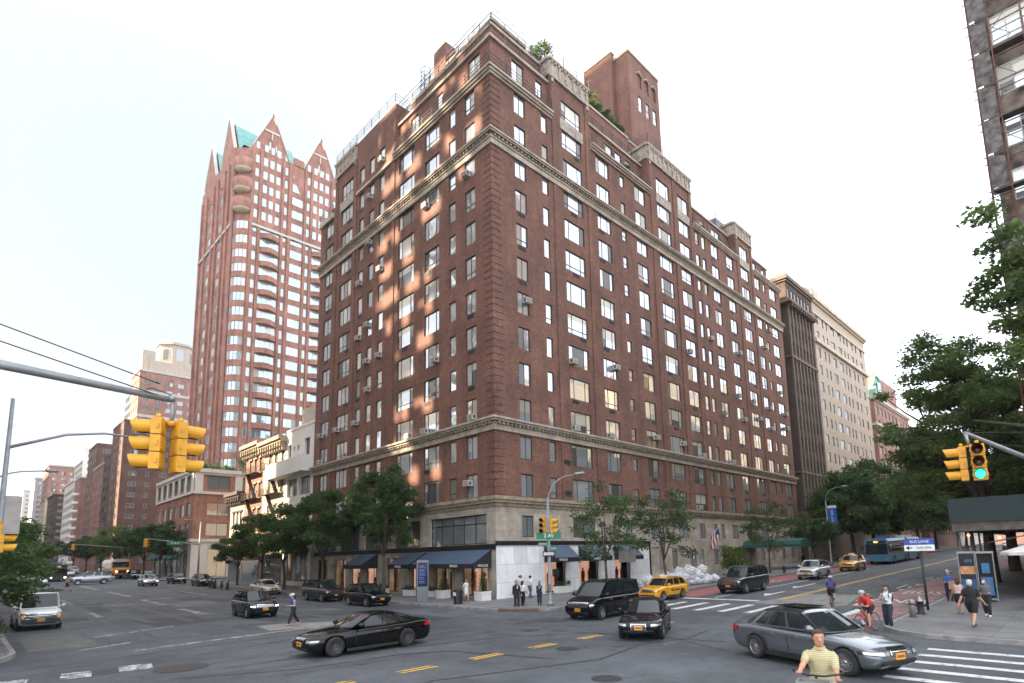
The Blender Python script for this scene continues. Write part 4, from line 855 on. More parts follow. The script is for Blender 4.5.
# gabled red tower
TX0, TY0, TX1, TY1 = 36., 125.4, 58.6, 153.
tw = thing('residential_tower', 'tall red brick tower with pointed gables, green copper roof and rounded balconies', 'tower')
def tower():
    zt = 95.3; fh = 3.3; m = MB(); W = Windows(tw, FRAME_W, glass('tower_glass', (.42, .56, .64), .7, .04, .05, .25, (.55, .58, .58)))
    S_ = []; W_ = []; rows = [6+k*fh for k in range(28)]
    for z in rows:
        up_ = z > 77
        for a, w_ in ((39.3, .8), (45.6, .8), (50.8, .8), (57.1, .8)): S_.append((a, a+w_, z, z+2.0, 1))
        if not up_: S_ += [(40.9, 44.9, z, z+2.0, 4), (47.4, 50.1, z, z+2.0, 3), (52.4, 56.4, z, z+2.0, 4)]
        else:
            S_ += [(41.0+i*1.4, 41.0+i*1.4+.95, z, z+2.0, 1) for i in range(3)] + [(47.5, 50.0, z, z+2.0, 2)] + [(52.4+i*1.4, 52.4+i*1.4+.95, z, z+2.0, 1) for i in range(3)]
        W_ += [(128.5, 130.3, z, z+2, 2), (131.6, 132.8, z, z+2, 1), (135.2, 138.2, z, z+2, 2), (140.2, 141.4, z, z+2, 1), (143.4, 146.4, z, z+2, 2), (148.6, 150.4, z, z+2, 2)]
    for a, b, c, d, mu in [(42.0, 42.8, 96.2, 98.2, 1), (41.1, 41.5, 96.2, 97.8, 1), (43.3, 43.7, 96.2, 97.8, 1), (53.2, 54.0, 96.2, 98.2, 1), (52.3, 52.7, 96.2, 97.8, 1), (54.5, 54.9, 96.2, 97.8, 1)]: S_.append((a, b, c, d, mu))
    S_w = [w_ for w_ in S_ if w_[3] < zt]
    wall_holes(m, (0, TY0, 0), XD, SD, TX0+3.2, TX1, 0, zt, S_w, depth=.3)
    W_w = [w_ for w_ in W_ if w_[3] < zt-3]
    wall_holes(m, (TX0, 0, 0), YD, WD, TY0+3.2, TY1, 0, zt, W_w, depth=.3)
    for a, b, c, d, mu in S_w: W.add((a, TY0, c), XD, SD, b-a, d-c, mu, fr=.1)
    for a, b, c, d, mu in W_w: W.add((TX0, a, c), YD, WD, b-a, d-c, mu, fr=.1)
    # rounded corner bay
    arcp = [(TX0+3.2-3.2*math.cos(R(t)), TY0+3.2-3.2*math.sin(R(t))) for t in range(0, 91, 15)]
    for z in rows:
        if z > 76: break
        for i, ((xa, ya), (xb, yb)) in enumerate(zip(arcp[:-1], arcp[1:])):
            d = Vector((xb-xa, yb-ya, 0)); L_ = d.length; d.normalize(); n = Vector((d.y, -d.x, 0))
            wall_holes(m, (xa, ya, 0), d, n, 0, L_, z-1.3, z+2.0+.001, [(.02, L_-.02, z+.05, z+1.95)] if 0 < i < 5 else [], depth=.2)
            if 0 < i < 5: W.add(Vector((xa, ya, z+.05))+d*.02, d, n, L_-.04, 1.9, 1, fr=.08, d0=.1)
    m.prism([(TX0+3.2, TY0+3.2)]+[(TX0+3.2, TY0)][::-1]+[(TX0, TY0+3.2)], 0, 4, 0)
    m.prism([(TX0+3.3, TY0+.1), (TX0+.1, TY0+3.3), (TX0+1.6, TY0+1.6)][::-1], 76, 95.3, 0)
    m.prism([(TX0+3.2, TY0), (TX0+3.2, TY0+3.3), (TX0, TY0+3.3)], 76, 95.3, 0)
    m.box(TX0+.3, TY0+3.4, 0, TX1, TY1, zt, 0, skip='swb'); m.box(TX0+3.4, TY0+.3, 0, TX1, TY0+3.4, zt, 0, skip='swbn')
    # gables: south face two, west face two
    def gable(ax, u0, u1, zpk, holes):
        uc = (u0+u1)/2; n = 8
        if ax == 's':
            ws = [h for h in holes]
            us = sorted({u0, u1, uc} | {h[0] for h in ws} | {h[1] for h in ws}); top = lambda u: zt+(zpk-zt)*(1-abs(u-uc)/((u1-u0)/2))
            for a, b in zip(us[:-1], us[1:]):
                h = [q for q in ws if q[0] <= a+1e-6 and q[1] >= b-1e-6]; y = TY0-.02
                if h:
                    c, d = h[0][2:4]; m.face([(a, y, zt), (b, y, zt), (b, y, c), (a, y, c)]); m.face([(a, y, d), (b, y, d), (b, y, top(b)), (a, y, top(a))]); W.add((a, y, c), XD, SD, b-a, d-c, 1, fr=.1)
                    m.face([(a, y+.25, c), (b, y+.25, c), (b, y+.25, d), (a, y+.25, d)])
                else: m.face([(a, y, zt), (b, y, zt), (b, y, top(b)), (a, y, top(a))])
            m.face([(u1, TY0+.9, zt), (u0, TY0+.9, zt), (uc, TY0+.9, zpk)])
        else:
            m.face([(TX0-.02, u0, zt-6), (TX0-.02, u0, zt), (TX0-.02, uc, zpk), (TX0-.02, u1, zt), (TX0-.02, u1, zt-6)]); m.face([(TX0+.9, u0, zt), (TX0+.9, u1, zt), (TX0+.9, uc, zpk)])
    G = [('s', 38.5, 46.5, 104.8, [h[:4] for h in S_ if h[2] > 95 and h[0] < 50]), ('s', 49.9, 57.6, 104.8, [h[:4] for h in S_ if h[2] > 95 and h[0] > 50]), ('w', 129.0, 137.8, 104.8, []), ('w', 142, 150.8, 104.8, [])]
    for g in G: gable(*g)
    m.build('wall', BRK_T, tw); W.done(100, True)
    # coping on the gable slopes
    for ax, u0, u1, zp, _ in G:
        uc = (u0+u1)/2; m = MB()
        for ua in (u0, u1):
            if ax == 's': a, b = Vector((ua, TY0-.3, zt)), Vector((uc, TY0-.3, zp+.4)); w_ = Vector((0, .7, 0))
            else: a, b = Vector((TX0-.3, ua, zt)), Vector((TX0-.3, uc, zp+.4)); w_ = Vector((.7, 0, 0))
            m.obox(a, b-a, w_, (0, 0, .5))
        if ax == 's': m.box(uc-1.6, TY0-.2, 100.4, uc+1.6, TY0-.03, 100.8); m.box(uc-.1, TY0-.15, 98.6, uc+.1, TY0-.03, 100.4)
        m.build('gable_coping', PALE, tw)
    m = MB(); ring(m, TX0+3, TY0, TX1, TY1, 76.4, 76.9, .35, 0, 's'); ring(m, TX0, TY0+3, TX1, TY1, 76.4, 76.9, .35, 0, 'w')
    m.build('belt_course', PALE, tw)
    # copper roofs
    m = MB(); zr = 101.5
    for ax, u0, u1, zp, _ in G:
        uc = (u0+u1)/2
        if ax == 's':
            for ua, s in ((u0, 1), (u1, -1)):
                q = [(ua, TY0+.9, zt), (uc, TY0+.9, zp-.6), (uc, TY0+14, zp-.6), (ua, TY0+14, zt)]; m.face(q if s > 0 else q[::-1])
        else:
            for ua, s in ((u0, -1), (u1, 1)):
                q = [(TX0+.9, ua, zt), (TX0+.9, uc, zp-.6), (TX0+14, uc, zp-.6), (TX0+14, ua, zt)]; m.face(q if s > 0 else q[::-1])
    x0, y0, x1, y1 = TX0+1.0, TY0+1.0, TX1+6, TY1; ym = (y0+y1)/2
    m.face([(x0, y0, zt), (x1, y0, zt), (x1-6, y0+9, 103.0), (x0+6, y0+9, 103.0)]); m.face([(x0, y1, zt), (x0, y0, zt), (x0+6, y0+9, 103.0), (x0+6, y1-7, 103.0)]); m.face([(x0+6, y0+9, 103.0), (x1-6, y0+9, 103.0), (x1-6, y1, 103.0), (x0+6, y1, 103.0)])
    for k in range(16): x = x0+2+k*1.5; m.obox((x, y0, zt+.05), (.08, 0, 0), (min(6, 3), 9*.95, 7.7*.95), (0, 0, .12))
    m.build('copper_roof', COPPER, tw)
    # bowed balconies
    bm_ = MB()
    arcb = lambda x0, x1, dp: [(x0+(x1-x0)*i/6, TY0-dp*math.sin(math.pi*i/6)-.03) for i in range(7)]
    for z in rows:
        if z > 77: continue
        for x0, x1 in ((40.7, 45.1), (52.2, 56.6)):
            pl = arcb(x0, x1, 1.2); bm_.prism(pl, z-1.1, z+.05, bottom=True)
    m = bm_.build('bowed_balcony', BRK_T, tw); m['kind'] = 'stuff'
    for z in (79.6, 84.4, 89.2):
        m = MB(); m.lathe([(.0, 0), (1.7, .0), (2.1, .5), (2.2, 1.5), (2.2, 2.6), (2.0, 2.6), (2.0, 1.4), (0, 1.4)], (TX0+1.7, TY0+1.7, z), 16); m.build('round_balcony', [BRK_T], tw)
        m = MB(); m.lathe([(0, .0), (1.4, .02), (2.0, .5), (2.12, .95)], (TX0+1.7, TY0+1.7, z-.25), 16); m.build('balcony_underside', CREAM, tw)
    # brick piers
    m = MB()
    for x in (38.6, 40.25, 45.1, 46.6, 50.25, 51.7, 56.6): m.box(x, TY0-.3, 0, x+.55, TY0-.03, zt)
    for y in (128.8-1, 131, 134, 138.8, 142, 147.4, 151.5): m.box(TX0-.4, y, 0, TX0-.03, y+.6, zt-3)
    m.build('brick_pier', BRK_T, tw)
tower()

# avenue row behind, going away on the left
def row_block(*a, **k): return block(*a, **k)
r, W = row_block('residential_block', 'broad dull red brick slab with small paired windows, directly behind the two yellow signals', 27, 175, 48, 190, 40.2, BRK_B, south=[(1.6, 1.7, 1.2, 2), (5.2, .8, 1.2, 1), (8.2, 1.7, 1.2, 2), (11.5, 1.7, 1.2, 2), (14.6, .8, 1.2, 1), (17.2, 1.7, 1.2, 2)], west=[(2, 1.6, 1.2, 2), (6, 1.6, 1.2, 2), (10, 1.6, 1.2, 2)], fh=2.75, corn=(.1, .3), trim=BRK_B, fm=FRAME_W, nparts=90)
m = MB(); m.box(25.8, 190.1, -1, 27, 190.9, 37); 
block('residential_block', 'narrow dark brick block squeezed between two red brick slabs on the left', 27, 191, 45, 200, 33.5, BRK_D, south=cols(3, 2, 4, 1.6, 1.3, 2), west=cols(3, .6, 2.7, 1.8, 1.5, 2), fh=2.8, corn=(.1, .3), trim=BRK_D, nparts=20)
block('residential_block', 'red brick block with a blank side wall and pale balconies at its street corner', 27, 201, 52, 219, 32.5, BRK_P if False else brick('brick_red_far', (.30, .10, .075), (.25, .085, .065), (.28, .2, .17), sy=.1), south=[(2, 1.0, 1.2, 1), (13, 1.2, 1.2, 1)], west=cols(5, 1, 3.4, 1.8, 1.5, 2), fh=2.85, corn=(.15, .3), trim=PALE, fm=FRAME_W, nparts=30)
block('residential_block', 'taller red brick block with a rooftop housing, rising behind the block with the blank wall', 27.5, 219.5, 45, 235, 41, BRK_B, south=cols(4, 1.5, 4, 1.8, 1.3, 2), west=cols(4, 1, 3.6, 1.8, 1.5, 2), fh=2.85, corn=(.15, .3), trim=BRK_B, fm=FRAME_W, nparts=20)
r, W = block('residential_block', 'pink brick block with rounded white balconies on the far left avenue', 27, 245, 42, 258, 33.4, BRK_P, south=cols(3, 1.5, 4, 1.8, 1.3, 2), west=cols(4, 1, 3, 1.8, 1.5, 2), fh=2.85, corn=(.15, .3), trim=PALE, fm=FRAME_W, nparts=10)
for k in range(9):
    m = MB(); m.lathe([(0, 0), (1.6, 0), (1.6, 1.0), (1.45, 1.0), (1.45, .2), (0, .2)], (27, 247.5, 4+k*2.85+.2), 10); m.build('round_balcony', WALLW, r)
block('residential_block', 'white block with rows of balconies far down the avenue', 27, 259, 42, 286, 34, WALLW, south=cols(3, 1.5, 4, 1.8, 1.3, 2), west=cols(8, 1, 3.2, 2.2, 1.5, 2), fh=2.85, corn=(.4, .3), trim=WALLW, nparts=10)
block('residential_tower', 'pale slab tower with pierced white top storey, far down the avenue', 34, 306, 58, 330, 54, WALLW, south=cols(8, 1.5, 2.8, 1.2, 1.3, 1), west=cols(7, 1, 3.2, 2.2, 1.6, 2), fh=2.85, corn=(.2, .8), trim=WALLW, nparts=10)
block('residential_block', 'dark brown brick block far down the avenue, beside the cream one', 27, 321, 40, 345, 34.5, BRK_D, south=cols(3, 1.5, 4, 1.8, 1.3, 2), west=cols(7, 1, 3.2, 1.8, 1.5, 2), fh=2.85, corn=(.4, .3), trim=BRK_D, nparts=10)
block('residential_block', 'cream stepped block far down the avenue', 27, 358, 48, 380, 35.5, CREAM, south=cols(5, 1.5, 4, 1.8, 1.3, 2), west=cols(6, 1, 3.2, 1.8, 1.5, 2), fh=2.85, corn=(.4, .3), trim=CREAM, nparts=10)
block('residential_tower', 'pinkish tower with a flat top, far left above the trees', 30, 392, 66, 420, 57, BRK_P, south=cols(9, 1.5, 3.6, 1.8, 1.5, 2), west=cols(7, 1, 3.8, 1.8, 1.5, 2), fh=3, corn=(.4, .6), trim=PALE, nparts=10)
block('residential_tower', 'grey tower farthest but one on the avenue', 30, 470, 56, 500, 59, GREYB, south=cols(7, 1.5, 3.6, 1.8, 1.5, 2), fh=3, corn=(.4, .6), trim=PALE, nparts=8)
block('residential_tower', 'pale tower farthest away at the left edge of the skyline', 30, 560, 50, 590, 60, PALE, south=cols(5, 1.5, 3.8, 1.8, 1.5, 2), fh=3, corn=(.4, .6), trim=PALE, nparts=8)
# tan tower with an octagonal crown
r, W = block('residential_tower', 'tan and brown tower with stepped shoulders and an octagonal crown, left of the gabled tower', 36, 214, 58, 226, 65.5, BRK_P, south=cols(7, 1.2, 3.15, 1.7, 1.4, 2), west=cols(6, 1.2, 3.4, 1.7, 1.4, 2), fh=2.95, zs=20, corn=(.3, .5), trim=PALE, fm=FRAME_W, nparts=60, done=False)
W.done(80)
m = MB(); m.box(36.5, 215, 65.6, 40, 219, 72.5); m.box(38.5, 214.8, 65.6, 56, 225, 69.5); m.box(54, 215, 65.6, 57.7, 222, 70.5); m.build('stepped_shoulder', BEIGE, r)
oc = [(47+5.6*math.cos(R(22.5+45*i)), 221+5.6*math.sin(R(22.5+45*i))) for i in range(8)]
m = MB(); m.prism(oc, 69.5, 76.5, 0); m.prism([(47+(x-47)*1.08, 221+(y-221)*1.08) for x, y in oc], 76.5, 77.3, 0, bottom=True); m.build('octagonal_crown', BEIGE, r)
for i in range(3, 8):
    a = R(45*i+45); c_, s_ = math.cos(a), math.sin(a); d = 5.6*math.cos(R(22.5)); t = Vector((-s_, c_, 0)); n = Vector((c_, s_, 0)); o = Vector((47, 221, 0))+n*(d-.05)
    f, p = MB(), MB(); win_geo(f, p, o-t*1.1+Vector((0, 0, 71)), t, n, 2.2, 4, 1, fr=.15, d0=-.12); ob = f.build('window', FRAME_W, r); p.build('pane', PANE_DK, ob)
m = MB()
for z in (26, 34, 42, 50, 58): ring(m, 36, 214, 58, 226, z, z+.9, .15)
m.build('belt_course', PALE, r)

# right: dark brown and cream apartment houses beyond the corner house
r, W = block('apartment_building', 'narrow dark brown apartment house with glazed roof room, right of the big corner house', 88.2, 31.4, 99.4, 60, 46.2, BRK_D, south=cols(7, .7, 1.47, .85, 1.75, 1), west=None, fh=3.05, zs=9.3, corn=(.5, .5), belts=((41.6, .5, .9), (8.2, .5, .5), (32.8, .4, .25), (14.6, .3, .2)), trim=mat('brown_stone', (.16, .12, .095), .85, var=.2), pm=PANE_DK, nparts=100, done=False)
m = MB(); m.box(88.2, 31.2, -.2, 99.4, 31.38, 8.2); m.build('stone_base', STONE, r); W.done(100)
m = MB(); dentils(m, 88.2, 31.4, 99.4, 60, 41.2, 41.6, .8, 1.0, 0, 's')
for i in range(8): m.box(88.25+i*1.47, 31.22, 9.2, 88.55+i*1.47, 31.39, 41.2)
m.build('pier', mat('brown_stone', (.16, .12, .095)), r)
m = MB(); m.box(92.5, 33, 46.2, 98.8, 38, 49.0); o = m.build('roof_room', PANE, r)
m = MB()
for i in range(6): m.box(92.4+i*1.27, 32.9, 46.2, 92.5+i*1.27, 32.99, 49.0)
m.box(92.4, 32.9, 49, 98.9, 38, 49.12); m.build('roof_room_frame', FRAME_W, o)
r, W = block('light_well', '', 85.12, 36, 88.18, 60, 43, BRK_D, done=False, root=apt, corn=None)
r, W = block('apartment_building', 'long cream brick apartment house with stone quoins, beyond the narrow dark brown one', 99.5, 31.3, 129.5, 60, 46.4, BEIGE, south=[(1.2, 1.3, 1.7, 2), (4.3, .8, 1.7, 1), (6.3, .8, 1.7, 1), (8.7, 2.1, 1.7, 3), (12.6, 2.1, 1.7, 3), (16.0, .8, 1.7, 1), (18.0, .8, 1.7, 1), (20.6, 1.4, 1.7, 2), (23.4, .8, 1.7, 1), (26.4, 1.4, 1.7, 2)], west=cols(5, 2, 5, 1.3, 1.7, 2), fh=3.05, zs=8.4, corn=(.7, .6), belts=((38.2, .7, .45), (7.4, .5, .3), (43.4, .25, .2)), trim=mat('cream_stone', (.54, .48, .41), .85, var=.15, scale=1), pm=PANE_DK, nparts=100)
m = MB()
for a, b, h in ((99.6, 104, 2.2), (111, 115, 1.2), (118, 128, .9)): m.box(a, 31.5, 46.6, b, 36, 46.6+h)
m.build('parapet_block', MATS['cream_stone'], r)
r, W = block('apartment_building', 'far red brick house with green copper arched dormer and water tank, above the street trees', 140, 33, 172, 60, 36.5, BRK_P, south=cols(9, 1.5, 3.3, 1.6, 1.8, 2), west=cols(5, 2, 4.5, 1.4, 1.8, 2), fh=3.1, zs=8, corn=(.5, .5), belts=((30, .6, .3),), trim=PALE, nparts=40)
m = MB(); m.box(150, 35, 36.6, 171, 55, 44.5); m.lathe([(3, 44.5), (3, 49.5), (2.9, 49.6), (0, 50.2)], (158, 42, 0), 14); m.build('roof_house', BRK_P, r)
m = MB(); m.box(142, 32.9, 36.5, 147.6, 36, 39.5); m.tube([(144.8+2.8*math.cos(math.pi*i/10), 33.2, 39.5+2.8*math.sin(math.pi*i/10)) for i in range(11)], .35, 6); m.lathe([(0, -.2), (2.7, -.2), (2.7, .2), (0, .2)], (144.8, 33.4, 39.5), 20, 0, 'y'); m.build('copper_dormer', mat('copper_pale', (.22, .42, .34), .6, var=.2), r)
m = MB(); m.box(143.6, 32.7, 37.2, 146, 32.88, 40.6); m.build('dormer_window', PANE_DK, r)

for x0, x1, z1, wm, lab in ((174, 214, 28, BRK_B, 'dull brick house beyond the far red house, hidden by trees'), (216, 300, 36, BEIGE, 'long beige house near the street end, hidden by trees')):
    block('apartment_building', lab, x0, 31.5, x1, 60, z1, wm, south=cols(int((x1-x0)/4), 1.5, 4, 1.5, 1.8, 2), fh=3.1, zs=6, corn=(.4, .5), trim=PALE, nparts=10)
block('apartment_building', 'low dark brick house closing the far end of the street', 430, -60, 450, 60, 26, BRK_B, west=cols(24, 2, 4.8, 1.6, 1.8, 2), fh=3.2, zs=6, corn=(.4, .5), trim=PALE, nparts=10)
# scaffolded tower on the near right
sc_t = thing('scaffolded_tower', 'tall building wrapped in scaffolding and dark netting at the upper right edge', 'building')
def scaffold():
    x0, y1, zt = 38.0, 2.15, 62.0; q = random.Random(17)
    m = MB(); wn = [(-.75, 1.25, 9+k*3.1, 10.75+k*3.1, 3) for k in range(17)] + [(-3.9, -2.3, 9+k*3.1, 10.75+k*3.1, 3) for k in range(17)] + [(-9, -7, 9+k*3.1, 10.9+k*3.1, 2) for k in range(16)]
    wall_holes(m, (x0, 0, 0), YD, WD, -26, y1-.3, -.2, zt, wn, depth=.2); m.box(x0+.02, -26, -.2, 62, y1-.3, zt, 0, skip='wb')
    m.build('wall', mat('netted_brick', (.12, .088, .075), .9, var=.6, scale=1.6, c2=(.18, .135, .115)), sc_t)
    W = Windows(sc_t, FRAME_W, PANE)
    for a, b, c, d, mu in wn: W.add((x0, a, c), YD, WD, b-a, d-c, mu, .85, .07, .02)
    W.done(60)
    m = MB(); m.box(x0-.16, -1.9, 8, x0-.003, -1.5, zt); m.box(x0-.25, -6.6, 8, x0-.003, -4.4, zt, 1); m.build('pale_pier', [mat('sandstone', (.42, .33, .25), .85, var=.2), BEIGE], sc_t)
    for y in (2.1, 1.25, -.1, -1.2, -2.1, -3.4, -5, -7):
        for x in (x0-1.0, x0-.25): m = MB(); m.tube([(x, y, 5.4), (x, y, zt)], .032, 6); m.build('scaffold_standard', mat('rusty_orange_tube', (.19, .085, .055), .6, .2, var=.3), sc_t)
    for k in range(28):
        z = 5.8+k*2.0; m = MB()
        m.box(x0-1.04, -9, z, x0-.99, 2.3, z+.045); m.box(x0-.27, -9, z, x0-.22, 2.3, z+.045); m.box(x0-1.05, 2.1, z, x0-.2, 2.14, z+.045)
        m.obox((x0-1.05, 2.1-(k % 2)*1.7, z), (0, -1.7*(1 if k % 2 == 0 else -1), 2.0), (.03, 0, 0), (0, 0, .04)); m.build('scaffold_ledger', mat('scaffold_tube_dark', (.11, .10, .10), .6, .4), sc_t)
    for k in range(14): z = 5.9+k*4.0; m = MB(); m.box(x0-.95, -9, z, x0-.3, 2.05, z+.05); m.build('scaffold_deck', mat('scaffold_plank', (.10, .075, .06), .9, var=.4), sc_t)
    net = mat('scaffold_net', (.075, .062, .058), .85, var=.5, scale=3.0, c2=(.13, .115, .11))
    for k in range(28):
        z = 5.9+k*2.0
        for a, b_ in ((2.05, 1.35), (-1.1, -2.05), (-4.4, -5.2)):
            if q.random() < .5: m = MB(); m.face([(x0-1.08, a, z), (x0-1.08, b_+q.uniform(-.1, .1), z), (x0-1.08, b_, z+q.uniform(1.4, 1.95)), (x0-1.08, a, z+1.95)]); m.build('safety_net', net, sc_t)
    m = MB(); m.tube([(x0-.9+.2*math.sin(i*1.3), -.35+.10*math.sin(i*2.1), 20+i*1.5) for i in range(28)], .06, 5); m.build('drop_sheet', mat('blue_tarp', (.10, .18, .32), .7), sc_t)
scaffold()

# buildings on the other side of the avenue and street: outside the frame; avenue ones added and gapped to block the sun, all show in windows
for y0, y1, zt, x0, x1 in ((21.5, 56.5, 78, -20, -7.2), (56.5, 62.6, 56, -16, -8), (76.0, 79.2, 50, -17, -8), (62.65, 75.95, 25, -20, -8.2), (79.25, 93.5, 25, -20, -8.2), (93.55, 130, 24, -24, -6), (134, 190, 40, -24, -6), (99, 109, 125, -45, -30), (165, 215, 146, -45, -30), (240, 480, 95, -60, -40)):  # tall rear slabs only keep the sun off upper walls and the far row
    r, W = block('apartment_building', 'unseen pale block across the avenue, added to block and shape the low sun', x0, y0, x1, y1, zt, BEIGE, corn=(.3, .4), fh=3.0, group='unseen sun-blocking blocks')
    m = MB(); q = random.Random(int(y0))
    for k in range(int((zt-4)/3)):
        y = y0+1
        while y < y1-2.2: m.box(x1+.003, y, 3.2+k*3, x1+.03, y+1.5, 5+k*3); y += 3.1
    if m.f: m.build('windows', PANE_DK, r)['kind'] = 'stuff'
# unseen open slab stacks added in the gaps to break the low sun into patches on the corner house
def dapple_stack(y0, y1, x0, x1, z0, z1, seed, fill=.62):
    r = thing('sun_dapple_stack', 'unseen open stack of slabs added across the avenue to dapple the sun', 'building', group='unseen sun-dappling stacks'); q = random.Random(seed)
    z = z0
    while z < z1:
        m = MB(); m.box(x0, y0, z, x1, y1, z+.18); y = y0
        while y < y1:
            w_ = q.uniform(.7, 1.9)
            if q.random() < fill: m.box(x1-.12, y, z+.18, x1, min(y+w_, y1), z+q.uniform(1.0, 2.85))
            y += w_
        m.build('balcony', BEIGE, r); z += 2.965  # slab and random parapets, added only to break up the sun
    m = MB()
    for y in (y0, (y0+y1)/2, y1): m.box(x1-.4, y-.12, z0-20, x1-.1, y+.12, z1+1)
    m.build('post', BEIGE, r)
dapple_stack(62.8, 75.8, -10.5, -8.2, 25.5, 78, 1, .55); dapple_stack(79.3, 93.3, -10.5, -8.2, 25.8, 74, 3, .55); dapple_stack(56.6, 62.5, -10.5, -8.2, 56.6, 78, 4, .6); dapple_stack(76.1, 79.1, -10.5, -8.2, 50.6, 76, 5, .6)
for x0, x1, zt in ((64, 96, 34), (97, 150, 42), (151, 210, 36)):
    r, W = block('apartment_building', 'cream block on the far right of the street, hidden by the trees', x0, -24, x1, -2.0, zt, CREAM, corn=(.3, .4), group='blocks behind the right trees')
    m = MB()
    for k in range(int((zt-4)/3.1)):
        x = x0+1
        while x < x1-2: m.box(x, -1.997, 3.4+k*3.1, x+1.4, -1.97, 5.3+k*3.1); x += 2.9
    m.build('windows', PANE_DK, r)['kind'] = 'stuff'
# ------------------------------------------------------------------ trees
def leaf_mat(name, c, c2, tr=.35):
    m = bpy.data.materials.new(name); m.use_nodes = True; t = m.node_tree; K = t.links.new; b = t.nodes['Principled BSDF']; out = t.nodes['Material Output']
    g = t.nodes.new('ShaderNodeNewGeometry'); oi = t.nodes.new('ShaderNodeObjectInfo')
    r = t.nodes.new('ShaderNodeValToRGB'); r.color_ramp.elements[0].color = (*c, 1); r.color_ramp.elements[1].color = (*c2, 1); r.color_ramp.elements[0].position = .15
    n = t.nodes.new('ShaderNodeTexNoise'); n.inputs['Scale'].default_value = .5; n.inputs['Detail'].default_value = 3; K(g.outputs['Position'], n.inputs['Vector'])
    a = t.nodes.new('ShaderNodeMath'); a.operation = 'MULTIPLY_ADD'; a.inputs[1].default_value = .55; K(g.outputs['Random Per Island'], a.inputs[0]); 
    n2 = t.nodes.new('ShaderNodeMath'); n2.operation = 'MULTIPLY_ADD'; n2.inputs[1].default_value = 1.3; n2.inputs[2].default_value = -.4; K(n.outputs[0], n2.inputs[0]); K(n2.outputs[0], a.inputs[2])
    K(a.outputs[0], r.inputs[0]); K(r.outputs[0], b.inputs['Base Color']); b.inputs['Roughness'].default_value = .55; b.inputs['Specular IOR Level'].default_value = .3
    tl = t.nodes.new('ShaderNodeBsdfTranslucent'); hs_ = t.nodes.new('ShaderNodeHueSaturation'); hs_.inputs['Value'].default_value = 1.5; hs_.inputs['Hue'].default_value = .485; K(r.outputs[0], hs_.inputs['Color']); K(hs_.outputs[0], tl.inputs[0])
    mx = t.nodes.new('ShaderNodeMixShader'); mx.inputs[0].default_value = tr; K(b.outputs[0], mx.inputs[1]); K(tl.outputs[0], mx.inputs[2]); K(mx.outputs[0], out.inputs[0])
    return m
LEAF = leaf_mat('leaves_green', (.034, .070, .021), (.092, .142, .042)); LEAF_D = leaf_mat('leaves_dark', (.026, .058, .020), (.075, .122, .038)); LEAF_M = leaf_mat('leaves_mid', (.062, .115, .036), (.16, .22, .07), .5); LEAF_B = leaf_mat('leaves_bright', (.06, .11, .02), (.15, .20, .045))
BARK = mat('bark', (.075, .06, .048), .9, var=.3, scale=6, bump=.4)
def leaf_mesh(name, clumps, per, size, m, seed, flat=.75, ar=.5):
    """clumps: (x, y, z, r). many small leaf-sized quads spread through each clump's volume"""
    rg = np.random.default_rng(seed); C_ = []
    for x, y, z, r in clumps:
        k = max(6, int(per*r*r)); d = rg.normal(size=(k, 3)); d /= np.linalg.norm(d, axis=1)[:, None]; rad = r*rg.random(k)**.45*(1+.18*rg.normal(size=k))
        p = d*rad[:, None]; p[:, 2] *= flat; p[:, 2] += -.12*(p[:, 0]**2+p[:, 1]**2)/max(r, .1); C_.append(p+np.array([x, y, z]))
    P = np.concatenate(C_); N = len(P); u = rg.normal(size=(N, 3)); u[:, 2] *= .55; u /= np.linalg.norm(u, axis=1)[:, None]
    q = rg.normal(size=(N, 3)); q[:, 2] += .0; v = np.cross(u, q); v /= np.linalg.norm(v, axis=1)[:, None]; s = size*(.6+.8*rg.random(N))[:, None]
    V = np.stack([P-u*s, P+v*s*ar, P+u*s, P-v*s*ar], 1).reshape(-1, 3)
    me = bpy.data.meshes.new(name); me.vertices.add(4*N); me.vertices.foreach_set('co', V.ravel()); me.loops.add(4*N); me.loops.foreach_set('vertex_index', np.arange(4*N)); me.polygons.add(N); me.polygons.foreach_set('loop_start', np.arange(N)*4); me.update(); me.materials.append(m)
    return me
